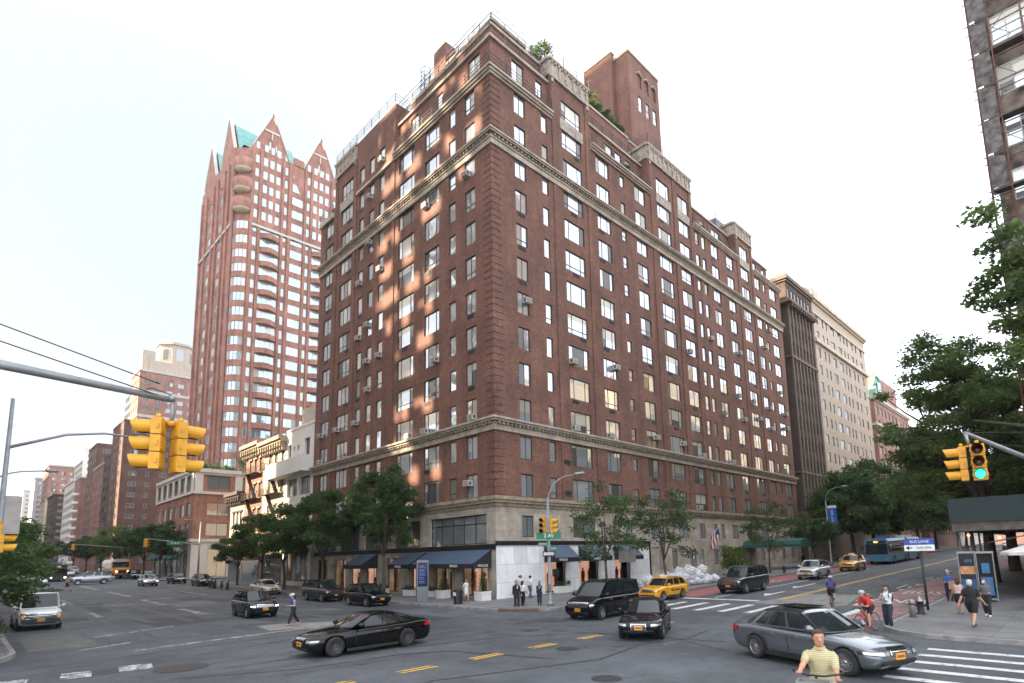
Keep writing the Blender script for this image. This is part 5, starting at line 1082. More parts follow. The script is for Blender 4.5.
def tree_meshes(H, th, rad, nc, per, size, m, seed, crown_z=.62, zr=.36, cr=(.9, 1.7), tr=.16, lean=(0, 0), forks=3, flat=.75, ar=.5):
    q = random.Random(seed); cl = []; tries = 0
    cz = H*crown_z; rz = H*zr
    while len(cl) < nc and tries < 4000:
        tries += 1; a = q.random()*6.283; e = math.asin(q.uniform(-.75, 1)); rr_ = q.uniform(.35, 1)**.6
        x, y, z = lean[0]+math.cos(a)*math.cos(e)*rad*rr_, lean[1]+math.sin(a)*math.cos(e)*rad*rr_, cz+math.sin(e)*rz*rr_
        r = q.uniform(*cr)
        if all((x-c[0])**2+(y-c[1])**2+1.4*(z-c[2])**2 > (.55*(r+c[3]))**2 for c in cl): cl.append((x, y, z, r))
    lm = leaf_mesh('crown', cl, per, size, m, seed, flat, ar)
    t = MB(); k = q.uniform(-.15, .15)
    t.tube([(0, 0, -.3), (0, 0, .1), (k*.3, k*.2, th*.5), (k, -k, th)], [tr*1.35, tr*1.1, tr*.9, tr*.75], 8)
    mains = []
    for i in range(forks):
        a = 6.283*i/forks+q.random(); b = Vector((k, -k, th)); e = Vector((lean[0]*.6+math.cos(a)*rad*.42, lean[1]*.6+math.sin(a)*rad*.42, cz+rz*.15*q.random())); md = (b+e)/2+Vector((0, 0, -.1*rad*q.random())); t.tube([b, md, e], [tr*.62, tr*.45, tr*.25], 6); mains += [(b+(e-b)*f, tr*.34) for f in (.35, .6, .85, 1)]
    e = Vector((lean[0]*.8, lean[1]*.8, cz+rz*.6)); t.tube([(k, -k, th), (lean[0]*.4+k, lean[1]*.4, (th+cz)/2), e], [tr*.7, tr*.45, tr*.15], 6); mains += [(Vector((lean[0]*.6, lean[1]*.6, z_)), tr*.3) for z_ in (th+.3*(cz-th), cz, cz+rz*.5)]
    for x, y, z, r in cl:
        c = Vector((x, y, z)); s, w_ = min(mains, key=lambda s_: (s_[0]-c).length + (2 if s_[0].z > z+.5 else 0)); md = (s+c)/2+Vector((q.uniform(-.2, .2), q.uniform(-.2, .2), -.15)); t.tube([s, md, c], [w_*.75, w_*.5, w_*.2], 5, cap=False)
    return t.mesh('trunk', BARK), lm
def put_tree(meshes, label, x, y, s=1., rz=0., group=None, name='street_tree', sz=None):
    o = thing(name, label, 'tree', (x, y, tz(x, y)+(.12)), rz, group); o.scale = (s, s, sz or s)
    link('trunk', meshes[0], o); link('crown', meshes[1], o); return o
def at_y(px, py, Y):
    v = np.array([(px-CX)/CF, (py-CY)/CF, 1.]); d = v[0]*CR+v[1]*CD+CFW
    return np.array([0, 0, EYE]) + Y/d[1]*d
TA = tree_meshes(10.2, 3.0, 3.0, 44, 620, .115, LEAF_D, 11, cr=(.5, 1.1), flat=.6); TA2 = tree_meshes(9.2, 2.7, 3.9, 52, 600, .115, LEAF, 12, cr=(.5, 1.15), zr=.31, crown_z=.66, flat=.5); TA3 = tree_meshes(8.4, 2.6, 3.3, 38, 560, .12, LEAF, 13, cr=(.5, 1.1), zr=.32, flat=.5)
TY = tree_meshes(8.2, 2.4, 2.3, 32, 270, .105, LEAF, 21, crown_z=.6, zr=.36, cr=(.4, .85), tr=.11); TY2 = tree_meshes(8.4, 2.2, 2.7, 36, 270, .105, LEAF_D, 22, crown_z=.58, zr=.38, cr=(.4, .9), tr=.11)
TS = tree_meshes(5.2, 1.5, 2.4, 30, 620, .09, LEAF, 31, crown_z=.62, zr=.34, cr=(.45, .95), tr=.10, flat=.55); TS2 = tree_meshes(5.6, 1.6, 2.1, 26, 560, .10, LEAF_B, 32, crown_z=.62, zr=.34, cr=(.5, 1.0), tr=.10, flat=.55)
TB = tree_meshes(18, 5.5, 5.3, 74, 300, .145, LEAF_M, 41, crown_z=.62, zr=.40, cr=(.6, 1.45), tr=.36, lean=(0, .9), forks=4, flat=.5); TB2 = tree_meshes(17, 5, 6.0, 72, 260, .17, LEAF_M, 42, crown_z=.6, zr=.38, cr=(.8, 1.9), tr=.4, lean=(0, 1.6), forks=4, flat=.55); TM = tree_meshes(12, 3.6, 4.8, 54, 260, .19, LEAF, 43, crown_z=.58, zr=.38, cr=(.8, 1.7), tr=.26, flat=.6)
# avenue, kerb of the big block
for i, (px, X, ms, s, lab) in enumerate(((384, 23.9, TA, .86, 'dark dense tree nearest the corner, in front of the awnings'), (322, 23.9, TA2, .98, 'broad spreading tree behind the two parked SUVs'), (284, 23.9, TA3, .95, 'spreading tree in front of the white modern house'), (262, 23.9, TA2, .85, 'tree in front of the cream and orange town houses'), (237, 23.9, TA3, .8, 'last tree before the cross street, above parked motorcycles'))):
    Y = at_x(px, 585, X)[1]; put_tree(ms, lab, X, Y, s, i*2.1, 'trees along the left side of the big block', sz=s*(1.3, 1.12, 1.08, 1.1, 1.05)[i])
for i, (x, y, ms, s) in enumerate(((23.6, 112, TA, 1.0), (23.6, 124, TA2, 1.05), (23.6, 138, TA, .95), (23.6, 152, TS2, 1.9), (23.6, 168, TA2, 1.0), (23.6, 190, TA, 1.0), (23.6, 215, TA2, 1.1))):
    put_tree(ms, ('dark leafy tree beside the orange brick corner block', 'broad dark tree in front of the corner block awnings', 'dark tree beyond the corner block', 'yellow green tree standing out among darker ones', 'broad tree in the far avenue row', 'dark narrow tree in the far avenue row', 'farthest tree on the right side of the avenue')[i], x, y, s, i*1.7, 'trees of the far avenue row')
for i, (x, y, ms, s) in enumerate(((.45, 30.5, TS, .98), (1.0, 38.5, TS, 1.1), (1.1, 49, TS2, 1.2), (.9, 60, TS, 1.35), (.8, 72, TS2, 1.35), (.4, 86, TA3, .85), (.4, 104, TA2, .8), (.4, 125, TA, .9), (.4, 150, TA2, .9))):
    put_tree(ms, ('small green tree nearest the left edge, by the grey sign box', 'round green tree behind the parked white van', 'light green small tree second behind the van', 'round tree in the middle of the left row', 'yellowish tree farther along the left row', 'darker tree far along the left row', 'broad tree near the end of the left row', 'dark tree last but one of the left row', 'farthest tree of the left row')[i], x, y, s, 1.3*i, 'trees along the left kerb of the avenue')
# street, kerb of the big block
for i, (px, Y, ms, s, lab) in enumerate(((607, 24.9, TY, 1.0, 'thin airy street tree behind the black van'), (666, 24.9, TY2, 1.0, 'thin airy street tree behind the yellow taxi'), (771, 24.9, TY2, .95, 'airy street tree in front of the green canopy'), (818, 24.9, TA3, .8, 'small dense street tree beside the blue banner lamp'))):
    X = at_y(px, 585, Y)[0]; put_tree(ms, lab, X, Y, s, .9*i, 'street trees in front of the big brick house')
x = at_y(741, 575, 27.5)[0]; o = put_tree(tree_meshes(3.4, .6, 1.3, 16, 420, .12, LEAF_B, 51, crown_z=.55, zr=.45, cr=(.4, .8), tr=.05), 'bright green bushy little tree by the limestone wall', x, 28.2, .95, 0, None, 'small_tree')
for i, (x, y, ms, s) in enumerate(((88, 25.2, TM, 1.1), (99, 25.4, TM, 1.3), (113, 25, TM, 1.15), (127, 25, TM, 1.2), (143, 25, TM, 1.25), (163, 24, TM, 1.3), (188, 25, TM, 1.3), (215, 25, TM, 1.4))):
    put_tree(ms, ('dark tree in front of the cream house, nearest the blue banner', 'dark tree behind the articulated bus', 'broad dark tree above the bus roof', 'dark tree in front of the far red house', 'broad tree left of the far street end', 'far tree at the street end', 'distant tree on the left near the street end', 'most distant tree on the left at the street end')[i], x, y, s, 1.1*i, 'dark trees on the far left of the street')
for i, (x, y, ms, s) in enumerate(((49.5, 5.6, TB, .98), (63, 5.6, TB2, 1.05), (77, 5.4, TB, 1.1), (92, 5.2, TB2, 1.0), (112, 5.2, TB, 1.0), (140, 4, TB2, 1.05))):
    put_tree(ms, ('tall spreading tree over the sidewalk shed, open airy top', 'dense dark tree second from the sidewalk shed', 'broad tree third from the sidewalk shed', 'tree over the far lane beyond the bus', 'far tree over the right kerb', 'farthest tree over the right kerb')[i], x, y, s, (.1, -.2, .2, 0, .25, .1)[i], 'large trees along the right kerb')
def near_tree():
    cl = []; q = random.Random(9)
    for px, py, X, r in ((1008, 236, 33, .8), (990, 252, 33.5, .7), (1018, 262, 33, .9), (1002, 277, 33.6, .9), (984, 290, 34, .75), (974, 303, 34.2, .6), (996, 306, 33.6, .8), (1016, 300, 33, .9), (1008, 326, 33, .8), (1022, 330, 33, .8), (1030, 285, 32.5, 1.1), (1040, 250, 32.5, 1.1), (1050, 310, 32, 1.2), (1020, 350, 33, .5), (1035, 370, 32, .8), (1060, 270, 32, 1.2), (1075, 330, 31.5, 1.3), (1090, 290, 31, 1.2), (1070, 230, 32, 1.2)):
        p = at_x(px, py, X); cl.append((p[0]-32, p[1]-1.2, p[2], r))
    for i in range(26): a = q.random()*6.28; rr_ = q.uniform(.3, 4); cl.append((rr_*math.cos(a), -3+rr_*math.sin(a), q.uniform(9.5, 18), q.uniform(.8, 1.3)))
    lm = leaf_mesh('crown', cl, 330, .14, LEAF_M, 61, .6); t = MB()
    t.tube([(0, -3, -.2), (.1, -3, 4), (0, -2.9, 9), (.2, -2.7, 17)], [.32, .26, .2, .06], 8)
    br = []
    for z, e in ((8.5, (1.3, 1.2, 11.2)), (7.5, (1.6, 2.6, 8.9)), (10, (1.4, 1.0, 14)), (12, (1, .5, 16.5))): t.tube([(0, -2.9, z), ((e[0])/2, (e[1]-2.9)/2, (z+e[2])/2-.3), e], [.14, .1, .04], 6); br += [Vector(e), (Vector((0, -2.9, z))+Vector(e))/2]
    for x, y, z, r in cl: c = Vector((x, y, z)); s = min(br+[Vector((0, -2.8, z_)) for z_ in (9, 11, 13, 15)], key=lambda b: (b-c).length); t.tube([s, (s+c)/2+Vector((0, 0, -.15)), c], [.05, .035, .015], 5, cap=False)
    put_tree((t.mesh('trunk', BARK), lm), 'tree whose leafy branch tips reach in at the upper right edge', 32, 1.2, 1, 0)
near_tree()
# bush at the left edge, conical shrubs and planters, roof plants
def bush(label, x, y, z, r, h, m=LEAF_D, n=14, seed=1, name='shrub', group=None, leaf=.07, per=900):
    q = random.Random(seed); cl = [(q.uniform(-r, r)*.7, q.uniform(-r, r)*.7, q.uniform(.15, .85)*h, r*q.uniform(.35, .6)) for i in range(n)]
    o = thing(name, label, 'plant', (x, y, z), 0, group); link('foliage', leaf_mesh('foliage', cl, per, leaf, m, seed), o)
    t = MB()
    for c in cl[:6]: t.tube([(0, 0, -.05), (c[0]*.5, c[1]*.5, c[2]*.6), c[:3]], [.03, .02, .008], 5)
    t.build('stem', BARK, o); return o
for i, (y, h) in enumerate(((33.2, 1.3), (35.6, 1.2), (38.2, 1.15))): bush(('dark kerbside bush nearest the left edge', 'dark kerbside bush level with the front of the white van', 'dark kerbside bush behind the other two')[i], .75, y, .15, .75, h, LEAF_D, 16, 70+i, group='kerbside bushes')
for i, (x, y, z, r, h, m) in enumerate(((36.2, BY0+3.0, 50.6, .5, 1.0, LEAF_D), (38.2, BY0+2.95, 50.6, .55, 1.1, LEAF_D), (44.4, BY0+4.6, 48.95, .8, 2.0, LEAF), (46.2, BY0+4.0, 48.0, .75, 1.3, LEAF_B), (47.8, BY0+3.6, 47.3, .7, 1.1, LEAF), (45.6, BY0-.1, 42.75, .45, .8, LEAF_B), (61, BY0-.1, 42.75, .3, .5, LEAF), (57, BY0+2.2, 48.7, .5, .7, LEAF))):
    bush(('dark clipped roof shrub, left one above the carved crown', 'dark clipped roof shrub, right one above the carved crown', 'tall leafy shrub on the stepped terrace below the lift tower', 'bright green creeper spilling over the terrace below the lift tower', 'green creeper lowest on the terrace below the lift tower', 'bright green potted shrub on the middle terrace', 'small potted shrub on the far terrace', 'low shrub behind the railing of the far pavilion')[i], x, y, z, r, h, m, 12, 80+i, 'roof_shrub', leaf=.1, per=500)
for i, (x, h, m) in enumerate(((42.6, 2.5, LEAF), (43.9, 2.0, LEAF_B), (45.1, 1.7, LEAF), (46.3, 1.4, LEAF_D), (47.4, 1.2, LEAF), (48.5, 1.0, LEAF_D), (49.5, .9, LEAF_B))):
    bush(('tallest green shrub of the terrace hedge beside the lift tower', 'bright green shrub second along the terrace hedge', 'green shrub third along the terrace hedge', 'dark shrub in the middle of the terrace hedge', 'green shrub right of the middle of the terrace hedge', 'dark low shrub near the right end of the terrace hedge', 'small bright shrub at the right end of the terrace hedge')[i], x, BY0+3.0, 50.8, .7, h, m, 12, 130+i, 'roof_shrub', 'terrace hedge by the lift tower', leaf=.1, per=600)
put_tree(tree_meshes(4.6, .8, 1.2, 16, 260, .13, LEAF, 91, crown_z=.6, zr=.42, cr=(.4, .75), tr=.06), 'small tree growing on the roof terrace above the carved crown', 37.2, BY0+3.9, .95, 0, None, 'roof_tree').location.z = 50.6
for i in range(5): bush(('low roof hedge clump on the corner block, first from the avenue', 'low roof hedge clump on the corner block, second from the avenue', 'round roof shrub on the corner block, middle one', 'taller roof shrub on the corner block, second from the right', 'roof shrub on the corner block, rightmost')[i], 28.3+i*2.2, 109.8, 19.3, 1.0, 1.4+(i == 3)*1.6, LEAF, 10, 100+i, 'roof_shrub', leaf=.16, per=160)
# ------------------------------------------------------------------ vehicles
def paint(name, c, metal=.35, rough=.3, spec=.3, coat=1.): return mat('paint_'+name, c, rough, metal, var=.04, scale=2, coat=coat, spec=spec)
CGL = bpy.data.materials.new('car_glass'); CGL.use_nodes = True; _b = CGL.node_tree.nodes['Principled BSDF']; _b.inputs['Base Color'].default_value = (.014, .018, .02, 1); _b.inputs['Roughness'].default_value = .02; _b.inputs['Specular IOR Level'].default_value = .5
TYRE = mat('tyre_rubber', (.018, .018, .018), .85, var=.2); RIM = mat('alloy_rim', (.42, .42, .43), .3, .85, var=.1); RIM_D = mat('dark_rim', (.11, .11, .115), .35, .7, var=.1)
CHROME = mat('chrome', (.6, .6, .6), .12, 1., var=.05); BLACKP = mat('black_plastic', (.014, .014, .015), .5, var=.1); LAMP = mat('headlamp_glass', (.5, .52, .54), .08, .5, var=.1); LAMP_ON = mat('headlamp_lit', (1, .93, .8), .1, 0, var=.02, emit=1.6); TAIL = mat('tail_lamp', (.36, .012, .012), .15, 0, var=.1, emit=.05); AMBER = mat('amber_lamp', (.7, .22, .02), .2, var=.1, emit=.1)
PLATE = mat('number_plate_orange', (.72, .30, .02), .5, var=.1); PLATET = mat('plate_ink', (.02, .025, .06), .6)
def apply_mods(o, name):
    dg = bpy.context.evaluated_depsgraph_get(); me = bpy.data.meshes.new_from_object(o.evaluated_get(dg)); me.name = name; return me
def car_type(L, W, H, wb, fo, wr, nose, hood, belt, trunk, cowl, rf, rr, rb, gc=.2, tuck=.74, sidewin=((.04, .40), (.43, .72), (.75, .93)), fr=.035, spokes=10, grille=(.55, .16, .55), round_=1., suv=False, rtop=.0):
    """meshes of one kind of car: nose at +x. cowl, rf, rr, rb: distances from the front of windscreen foot, roof front, roof rear, rear-glass foot"""
    hw = W/2; X = lambda d: L/2-d
    def top(d):
        pts = [(0, nose*.82), (.1, nose*.95), (.4, nose+.3*(hood-nose)), (cowl*.6, nose+.75*(hood-nose)), (cowl+.1, hood), ((cowl+rb)/2, belt), (min(rb, L-.3), max(belt-.01, trunk)), (L-.12, trunk-.02), (L, trunk-.1)]
        for (a, za), (b, zb) in zip(pts[:-1], pts[1:]):
            if d <= b: t = (d-a)/max(b-a, 1e-6); t = t*t*(3-2*t)*.5+t*.5; return za+(zb-za)*t
        return trunk-.1
    def wid(d):
        pts = [(0, .70), (.08, .82), (.25, .91), (.6, .965), (1.1, .99), (L/2, 1), (L-1, .985), (L-.5, .955), (L-.15, .89), (L, .78)]
        if suv: pts[0] = (0, .8); pts[1] = (.08, .89); pts[2] = (.25, .95); pts[-1] = (L, .86); pts[-2] = (L-.15, .93)
        for (a, za), (b, zb) in zip(pts[:-1], pts[1:]):
            if d <= b: t = (d-a)/(b-a); return hw*(za+(zb-za)*t)
    st = sorted({0, .05, .15, .3, .5, .8, cowl*.75, cowl, cowl+.25, (cowl+L)/2-.5, (cowl+L)/2, rb-.3, min(rb, L-.4), L-.6, L-.35, L-.15, L-.05, L})
    st = [d for i, d in enumerate(st) if i == 0 or d-st[i-1] > .035]
    if L-st[-1] > .001: st.append(L)
    bm = bmesh.new(); rings = []
    for d in st:
        zt = top(d); w_ = wid(d); g = gc + (.16 if d < .06 or d > L-.06 else (.05 if d < .2 or d > L-.2 else 0)); m_ = g+(zt-g)*.52; sh = .07+.05*(zt-.6)
        hh_ = zt-g; half = [(0, g), (w_*.80, g), (w_*.95, g+min(.07, .12*hh_)), (w_*.985, g+min(.2, .3*hh_)), (w_, m_), (w_*.985, zt-sh*1.7), (w_*.955, zt-sh), (w_*.86, zt-.015), (w_*.5, zt+.02), (0, zt+.03)]
        full = half + [(-y, z) for y, z in half[-2:0:-1]]
        rings.append([bm.verts.new((X(d), y, z)) for y, z in full])
    n = len(rings[0])
    for a, b in zip(rings[:-1], rings[1:]):
        for i in range(n): bm.faces.new((a[i], a[(i+1) % n], b[(i+1) % n], b[i]))
    bm.faces.new(rings[0][::-1]); bm.faces.new(rings[-1])
    bmesh.ops.recalc_face_normals(bm, faces=bm.faces[:])
    for f in bm.faces: f.smooth = True
    me = bpy.data.meshes.new('body'); bm.to_mesh(me); bm.free()
    o = bpy.data.objects.new('tmp', me); col.objects.link(o)
    s = o.modifiers.new('s', 'SUBSURF'); s.levels = 1; s.render_levels = 1
    wx = [X(fo), X(fo+wb)]
    for kk, ff in ((20, 1.14), (23, 1.15), (26, 1.13), (17, 1.16), (29, 1.12)):      # cut the wheel arches; retry if the solver slips
        cut = MB()
        for x in wx:
            for sd in (1, -1):
                y0, y1 = (hw-.29, hw+.2) if sd > 0 else (-hw-.2, -hw+.29)
                cut.tube([(x+.001*kk, y0, wr), (x+.001*kk, y1, wr)], wr*ff, kk)
        co = bpy.data.objects.new('cut', cut.mesh('cut', [])); col.objects.link(co)
        b = o.modifiers.new('b', 'BOOLEAN'); b.operation = 'DIFFERENCE'; b.object = co; b.solver = 'EXACT'
        low = apply_mods(o, 'body'); o.modifiers.remove(b); bpy.data.objects.remove(co)
        if max(abs(v.co.y) for v in low.vertices) < hw+.06: break
    bpy.data.objects.remove(o)
    # cabin
    zb, zr = belt-.02, H; wbt, wtt = hw*.90, hw*tuck
    xfb, xft, xrt, xrb = X(cowl), X(rf), X(rr), X(rb)
    bul = .03
    def side(s, h, off=0, sg=1):
        fx = xfb+(xft-xfb)*h; rx = xrb+(xrt-xrb)*h; x = fx+(rx-fx)*s
        y = wbt+(wtt-wbt)*h+bul*4*h*(1-h)*.6 - .05*(2*s-1)**2*hw*(1 if not suv else .6); zz = zb+(zr-.05-zb)*h + .05*(1-(2*s-1)**2)*h - rtop*h*s*s
        return Vector((x, sg*(y+off), zz))
    def front(y_, h, off=0, rear=False):          # y_ in -1..1
        p = side(1 if rear else 0, h, 0, 1); bx = (.16 if not rear else .10)*(1-y_*y_)*(1-.4*h)
        return Vector((p.x+(-(bx+off) if rear else (bx+off)), p.y*y_, p.z+.035*(1-y_*y_)*h+off*.5))
    cb = MB(); NS, NH = 10, 5
    g4 = lambda f, us, vs, flip: [cb.face([f(a, c), f(b_, c), f(b_, d), f(a, d)][::-1 if flip else 1], 0, True) for a, b_ in zip(us[:-1], us[1:]) for c, d in zip(vs[:-1], vs[1:])]
    lin = lambda a, b_, k: [a+(b_-a)*i/k for i in range(k+1)]
    g4(lambda s_, h: side(s_, h, 0, 1), lin(0, 1, NS), lin(0, 1, NH), True); g4(lambda s_, h: side(s_, h, 0, -1), lin(0, 1, NS), lin(0, 1, NH), False)
    g4(lambda y_, h: front(y_, h), lin(-1, 1, 8), lin(0, 1, NH), False); g4(lambda y_, h: front(y_, h, 0, True), lin(-1, 1, 8), lin(0, 1, NH), True)
    def roof(s_, y_):
        e = side(s_, 1, 0, 1); fx = front(y_, 1).x-side(0, 1).x; rx = front(y_, 1, 0, True).x-side(1, 1).x
        return Vector((e.x+fx*(1-s_)**3+rx*s_**3, e.y*y_, e.z+.035*(1-y_*y_)+.012*(1-y_**4)))
    def roofe(s_, y_):
        p = roof(s_, y_)
        if s_ in (0, 1): p.z = front(y_, 1, 0, s_ == 1).z
        return p
    g4(lambda s_, y_: roofe(s_, y_), lin(0, 1, NS), lin(-1, 1, 8), True)
    bm = bmesh.new(); bm.from_mesh(low); cm = cb.mesh('c', []); bm.from_mesh(cm); bmesh.ops.remove_doubles(bm, verts=bm.verts[:], dist=.002)
    body = bpy.data.meshes.new('body'); bm.to_mesh(body); bm.free()
    # panes
    P = {}
    def patch(f, us, vs, flip, k=6):
        m = MB(); U = lin(us[0], us[1], k); V_ = lin(vs[0], vs[1], 4)
        for a, b_ in zip(U[:-1], U[1:]):
            for c, d in zip(V_[:-1], V_[1:]): m.face([f(a, c), f(b_, c), f(b_, d), f(a, d)][::-1 if flip else 1], 0, True)
        return m
    P['windscreen'] = [patch(lambda y_, h: front(y_, h, .008), (-.90, .90), (.06, .93), False).mesh('windscreen', CGL)]
    P['rear_window'] = [patch(lambda y_, h: front(y_, h, .008, True), (-.84, .84), (.10, .90), True).mesh('rear_window', CGL)]
    P['side_window'] = [patch(lambda s_, h, sg=sg: side(s_, h, .008, sg), sw_, (.10, .86), sg > 0).mesh('side_window', CGL) for sw_ in sidewin for sg in (1, -1)]
    # trim laid on the real body surface by ray casting
    from mathutils.bvhtree import BVHTree
    bvh = BVHTree.FromPolygons([v.co.copy() for v in body.vertices], [tuple(p.vertices) for p in body.polygons])
    gw, gh, gz = grille; gz = nose*gz
    def hit(y, z, back=False):
        h = bvh.ray_cast(Vector((-L if back else L, y, z)), Vector((1 if back else -1, 0, 0)), 3*L)
        if h[0] is None: return Vector(((-L/2 if back else L/2), y, z)), Vector((-1 if back else 1, 0, 0))
        n_ = h[1]; n_ = n_ if n_.x*(-1 if back else 1) > 0 else -n_
        return h[0], n_
    def decal(mb, y0, y1, z0, z1, off, mi=0, back=False, sk=0., k=6, kz=3, xlim=None):
        U = lin(y0, y1, k); V_ = lin(0, 1, kz); g = []
        for y_ in U:
            f = (y_-y0)/(y1-y0); row_ = []
            for t in V_:
                zz = z0+sk*f*(z1-z0) + (z1-z0)*(1-sk*f)*t; p, n_ = hit(y_, zz, back)
                if xlim is not None and abs(p.x) < L/2-xlim: p.x = (L/2-xlim)*(-1 if back else 1)
                row_.append(p+n_*off)
            g.append(row_)
        for i in range(k):
            for j in range(kz): q = [g[i][j], g[i+1][j], g[i+1][j+1], g[i][j+1]]; mb.face(q if (y1 > y0) != back else q[::-1], mi, True)
    gr = MB(); decal(gr, -hw*gw, hw*gw, gz-gh/2, gz+gh/2, .012, 0, k=10)
    for i in range(4): z = gz-gh/2+gh*(i+.5)/4; decal(gr, -hw*gw*.97, hw*gw*.97, z-.008, z+.008, .022, 1, k=10, kz=1)
    decal(gr, -hw*gw-.03, hw*gw+.03, gz+gh/2-.005, gz+gh/2+.022, .024, 1, k=10, kz=1)
    for yy in (-hw*gw-.03, hw*gw): decal(gr, yy, yy+.03, gz-gh/2, gz+gh/2, .022, 1, k=1, kz=4)
    P['grille'] = [gr.mesh('grille', [BLACKP, CHROME])]
    bi = MB(); decal(bi, -hw*.66, hw*.66, gc+.14, gc+.25, .012, 0, k=10); P['front_intake'] = [bi.mesh('front_intake', BLACKP)]
    bi = MB(); decal(bi, -hw*.75, hw*.75, gc+.14, gc+.26, .012, 0, True, k=10); P['rear_valance'] = [bi.mesh('rear_valance', BLACKP)]
    P['sill'], P['door_seam'] = [], []
    for sg in (1, -1):
        bi = MB(); bi.box(X(fo+wb)+wr*1.2, sg*hw*.975-.02, gc+.0, X(fo)-wr*1.2, sg*hw*.975+.02, gc+.1); P['sill'].append(bi.mesh('sill', BLACKP))
        for s_ in [sw_[1]+.015 for sw_ in sidewin[:2]]+[0.02]:
            e = side(s_, 0, 0, sg); d = X(0)-e.x; bi = MB()
            bi.obox((e.x-.006, sg*(wid(d)+.0), gc+.2), (.012, 0, 0), (0, sg*.006, 0), (0, 0, (belt-gc)-.36)); P['door_seam'].append(bi.mesh('door_seam', BLACKP))
    P['door_handle'] = []
    for sg in (1, -1):
        for s_ in [sw_[1]-.07 for sw_ in sidewin[:2]]: e = side(s_, 0, 0, sg); hd = MB(); hd.box(e.x-.1, sg*hw*.985-.02, belt-.2, e.x+.1, sg*hw*.985+.025, belt-.17); P['door_handle'].append(hd.mesh('door_handle', CHROME))
    zl = nose*.80; hl, tl = [], []
    for sg in (1, -1):
        m = MB(); g0 = max(gw+.10, .50); decal(m, sg*hw*(g0+.03), sg*hw*.90, zl-.035, zl+.05, .012, 0, sk=.35, k=8, xlim=.42); decal(m, sg*hw*g0, sg*hw*.93, zl-.065, zl+.065, .006, 1, sk=.33, k=8, xlim=.47); hl.append(m.mesh('headlight', [LAMP, BLACKP]))
        zt_ = trunk-.21 if not suv else belt-.1; m = MB(); decal(m, sg*hw*.42, sg*hw*.93, zt_-.06, zt_+.06, .012, 0, True, k=8, xlim=.4); tl.append(m.mesh('tail_light', TAIL))
    P['headlight'] = hl; P['tail_light'] = tl
    mi = []
    for sg in (1, -1):
        m = MB(); e = side(.06, .02, 0, sg); c = Vector((e.x-.02, sg*(hw*.99), zb+.10)); m.tube([(e.x, e.y, zb+.03), c], [.03, .025], 6)
        for k, (r_, f) in enumerate(((1, 0),)): m.tube([c+Vector((.10, sg*.02, 0)), c+Vector((.06, sg*.06, .0)), c+Vector((-.03, sg*.10, 0)), c+Vector((-.07, sg*.10, 0))], [.02, .085, .1, .09], 10)
        mi.append(m.mesh('mirror', None))
    P['mirror'] = mi
    pl = MB(); xp = hit(0, gc+.33)[0].x; xq = hit(0, trunk-.34, True)[0].x; pl.box(xp-.02, -.16, gc+.26, xp+.03, .16, gc+.41); pl.box(xq-.03, -.16, trunk-.42, xq+.02, .16, trunk-.27)
    for i in range(6): pl.box(xp+.03, -.125+i*.044, gc+.305, xp+.034, -.10+i*.044, gc+.365, 1)
    P['number_plate'] = [pl.mesh('number_plate', [PLATE, PLATET])]
    # wheels
    def wheel(sg, rimm):
        t = MB(); wd = .11; t.lathe([(wr*.66, -wd), (wr*.9, -wd*1.02), (wr*.985, -wd*.8), (wr, -wd*.4), (wr, wd*.4), (wr*.985, wd*.8), (wr*.9, wd*1.02), (wr*.66, wd)], (0, 0, 0), 26, 0, 'y')
        r = MB(); y = sg*wd*.75; r.lathe([(wr*.68, -wd*.9), (wr*.68, wd*.9)], (0, 0, 0), 26, 0, 'y'); r.lathe([(wr*.69, y), (wr*.62, y+sg*.012), (wr*.62, y-sg*.03)], (0, 0, 0), 26, 0, 'y'); r.lathe([(.0, y-sg*.0), (wr*.15, y), (wr*.17, y-sg*.03)], (0, 0, 0), 12, 0, 'y')
        for k in range(spokes):
            a = 6.283*k/spokes; c, s_ = math.cos(a), math.sin(a); w_ = wr*(.52/spokes)*1.2
            r.obox((c*wr*.13+s_*w_, y-sg*.03, s_*wr*.13-c*w_), (c*wr*.52, sg*.02, s_*wr*.52), (-2*s_*w_, 0, 2*c*w_), (0, sg*.025, 0))
        dk = MB(); 
        n_ = 20; r.face([(wr*.67*math.cos(6.283*i/n_), y-sg*.07, wr*.67*math.sin(6.283*i/n_)) for i in range(n_)], 1)
        return t.mesh('wheel', TYRE), r.mesh('rim', [rimm, BLACKP])
    return dict(body=body, P=P, wheel=wheel, wx=wx, hw=hw, wr=wr, L=L, H=H, gc=gc, X=X, belt=belt)
WH = {}
def put_car(T, label, x, y, hd, s, pm, name='car', cat='car', rim=RIM, lit=False, group=None, steer=0):
    a = R(hd); c, n = math.cos(a), math.sin(a); h = T['L']*.3*s
    zf, zr = tz(x+c*h, y+n*h), tz(x-c*h, y-n*h)
    r = thing(name, label, cat, (x, y, (zf+zr)/2+.008), 0, group); r.rotation_euler = (0, -math.atan2(zf-zr, 2*h), a); r.scale = (s, s, s)
    def m_(me, mm):
        k = (me.name, mm.name)
        if k not in WH:
            q = me.copy(); q.materials.clear(); q.materials.append(mm); WH[k] = q
        return WH[k]
    link('body', m_(T['body'], pm), r)
    for k, ms in T['P'].items():
        for me in ms:
            if k == 'mirror': me = m_(me, pm)
            if k == 'headlight' and lit: me = me.copy(); me.materials[0] = LAMP_ON
            link(k, me, r)
    for i, wx in enumerate(T['wx']):
        for sg in (1, -1):
            kk = (id(T), sg, rim.name)
            if kk not in WH: WH[kk] = T['wheel'](sg, rim)
            t, rm = WH[kk]; o = link('wheel', t, r, (wx, sg*(T['hw']-.13), T['wr'])); o.rotation_euler = (0, rnd.random(), R(steer) if i == 0 else 0); link('rim', rm, o)
    return r
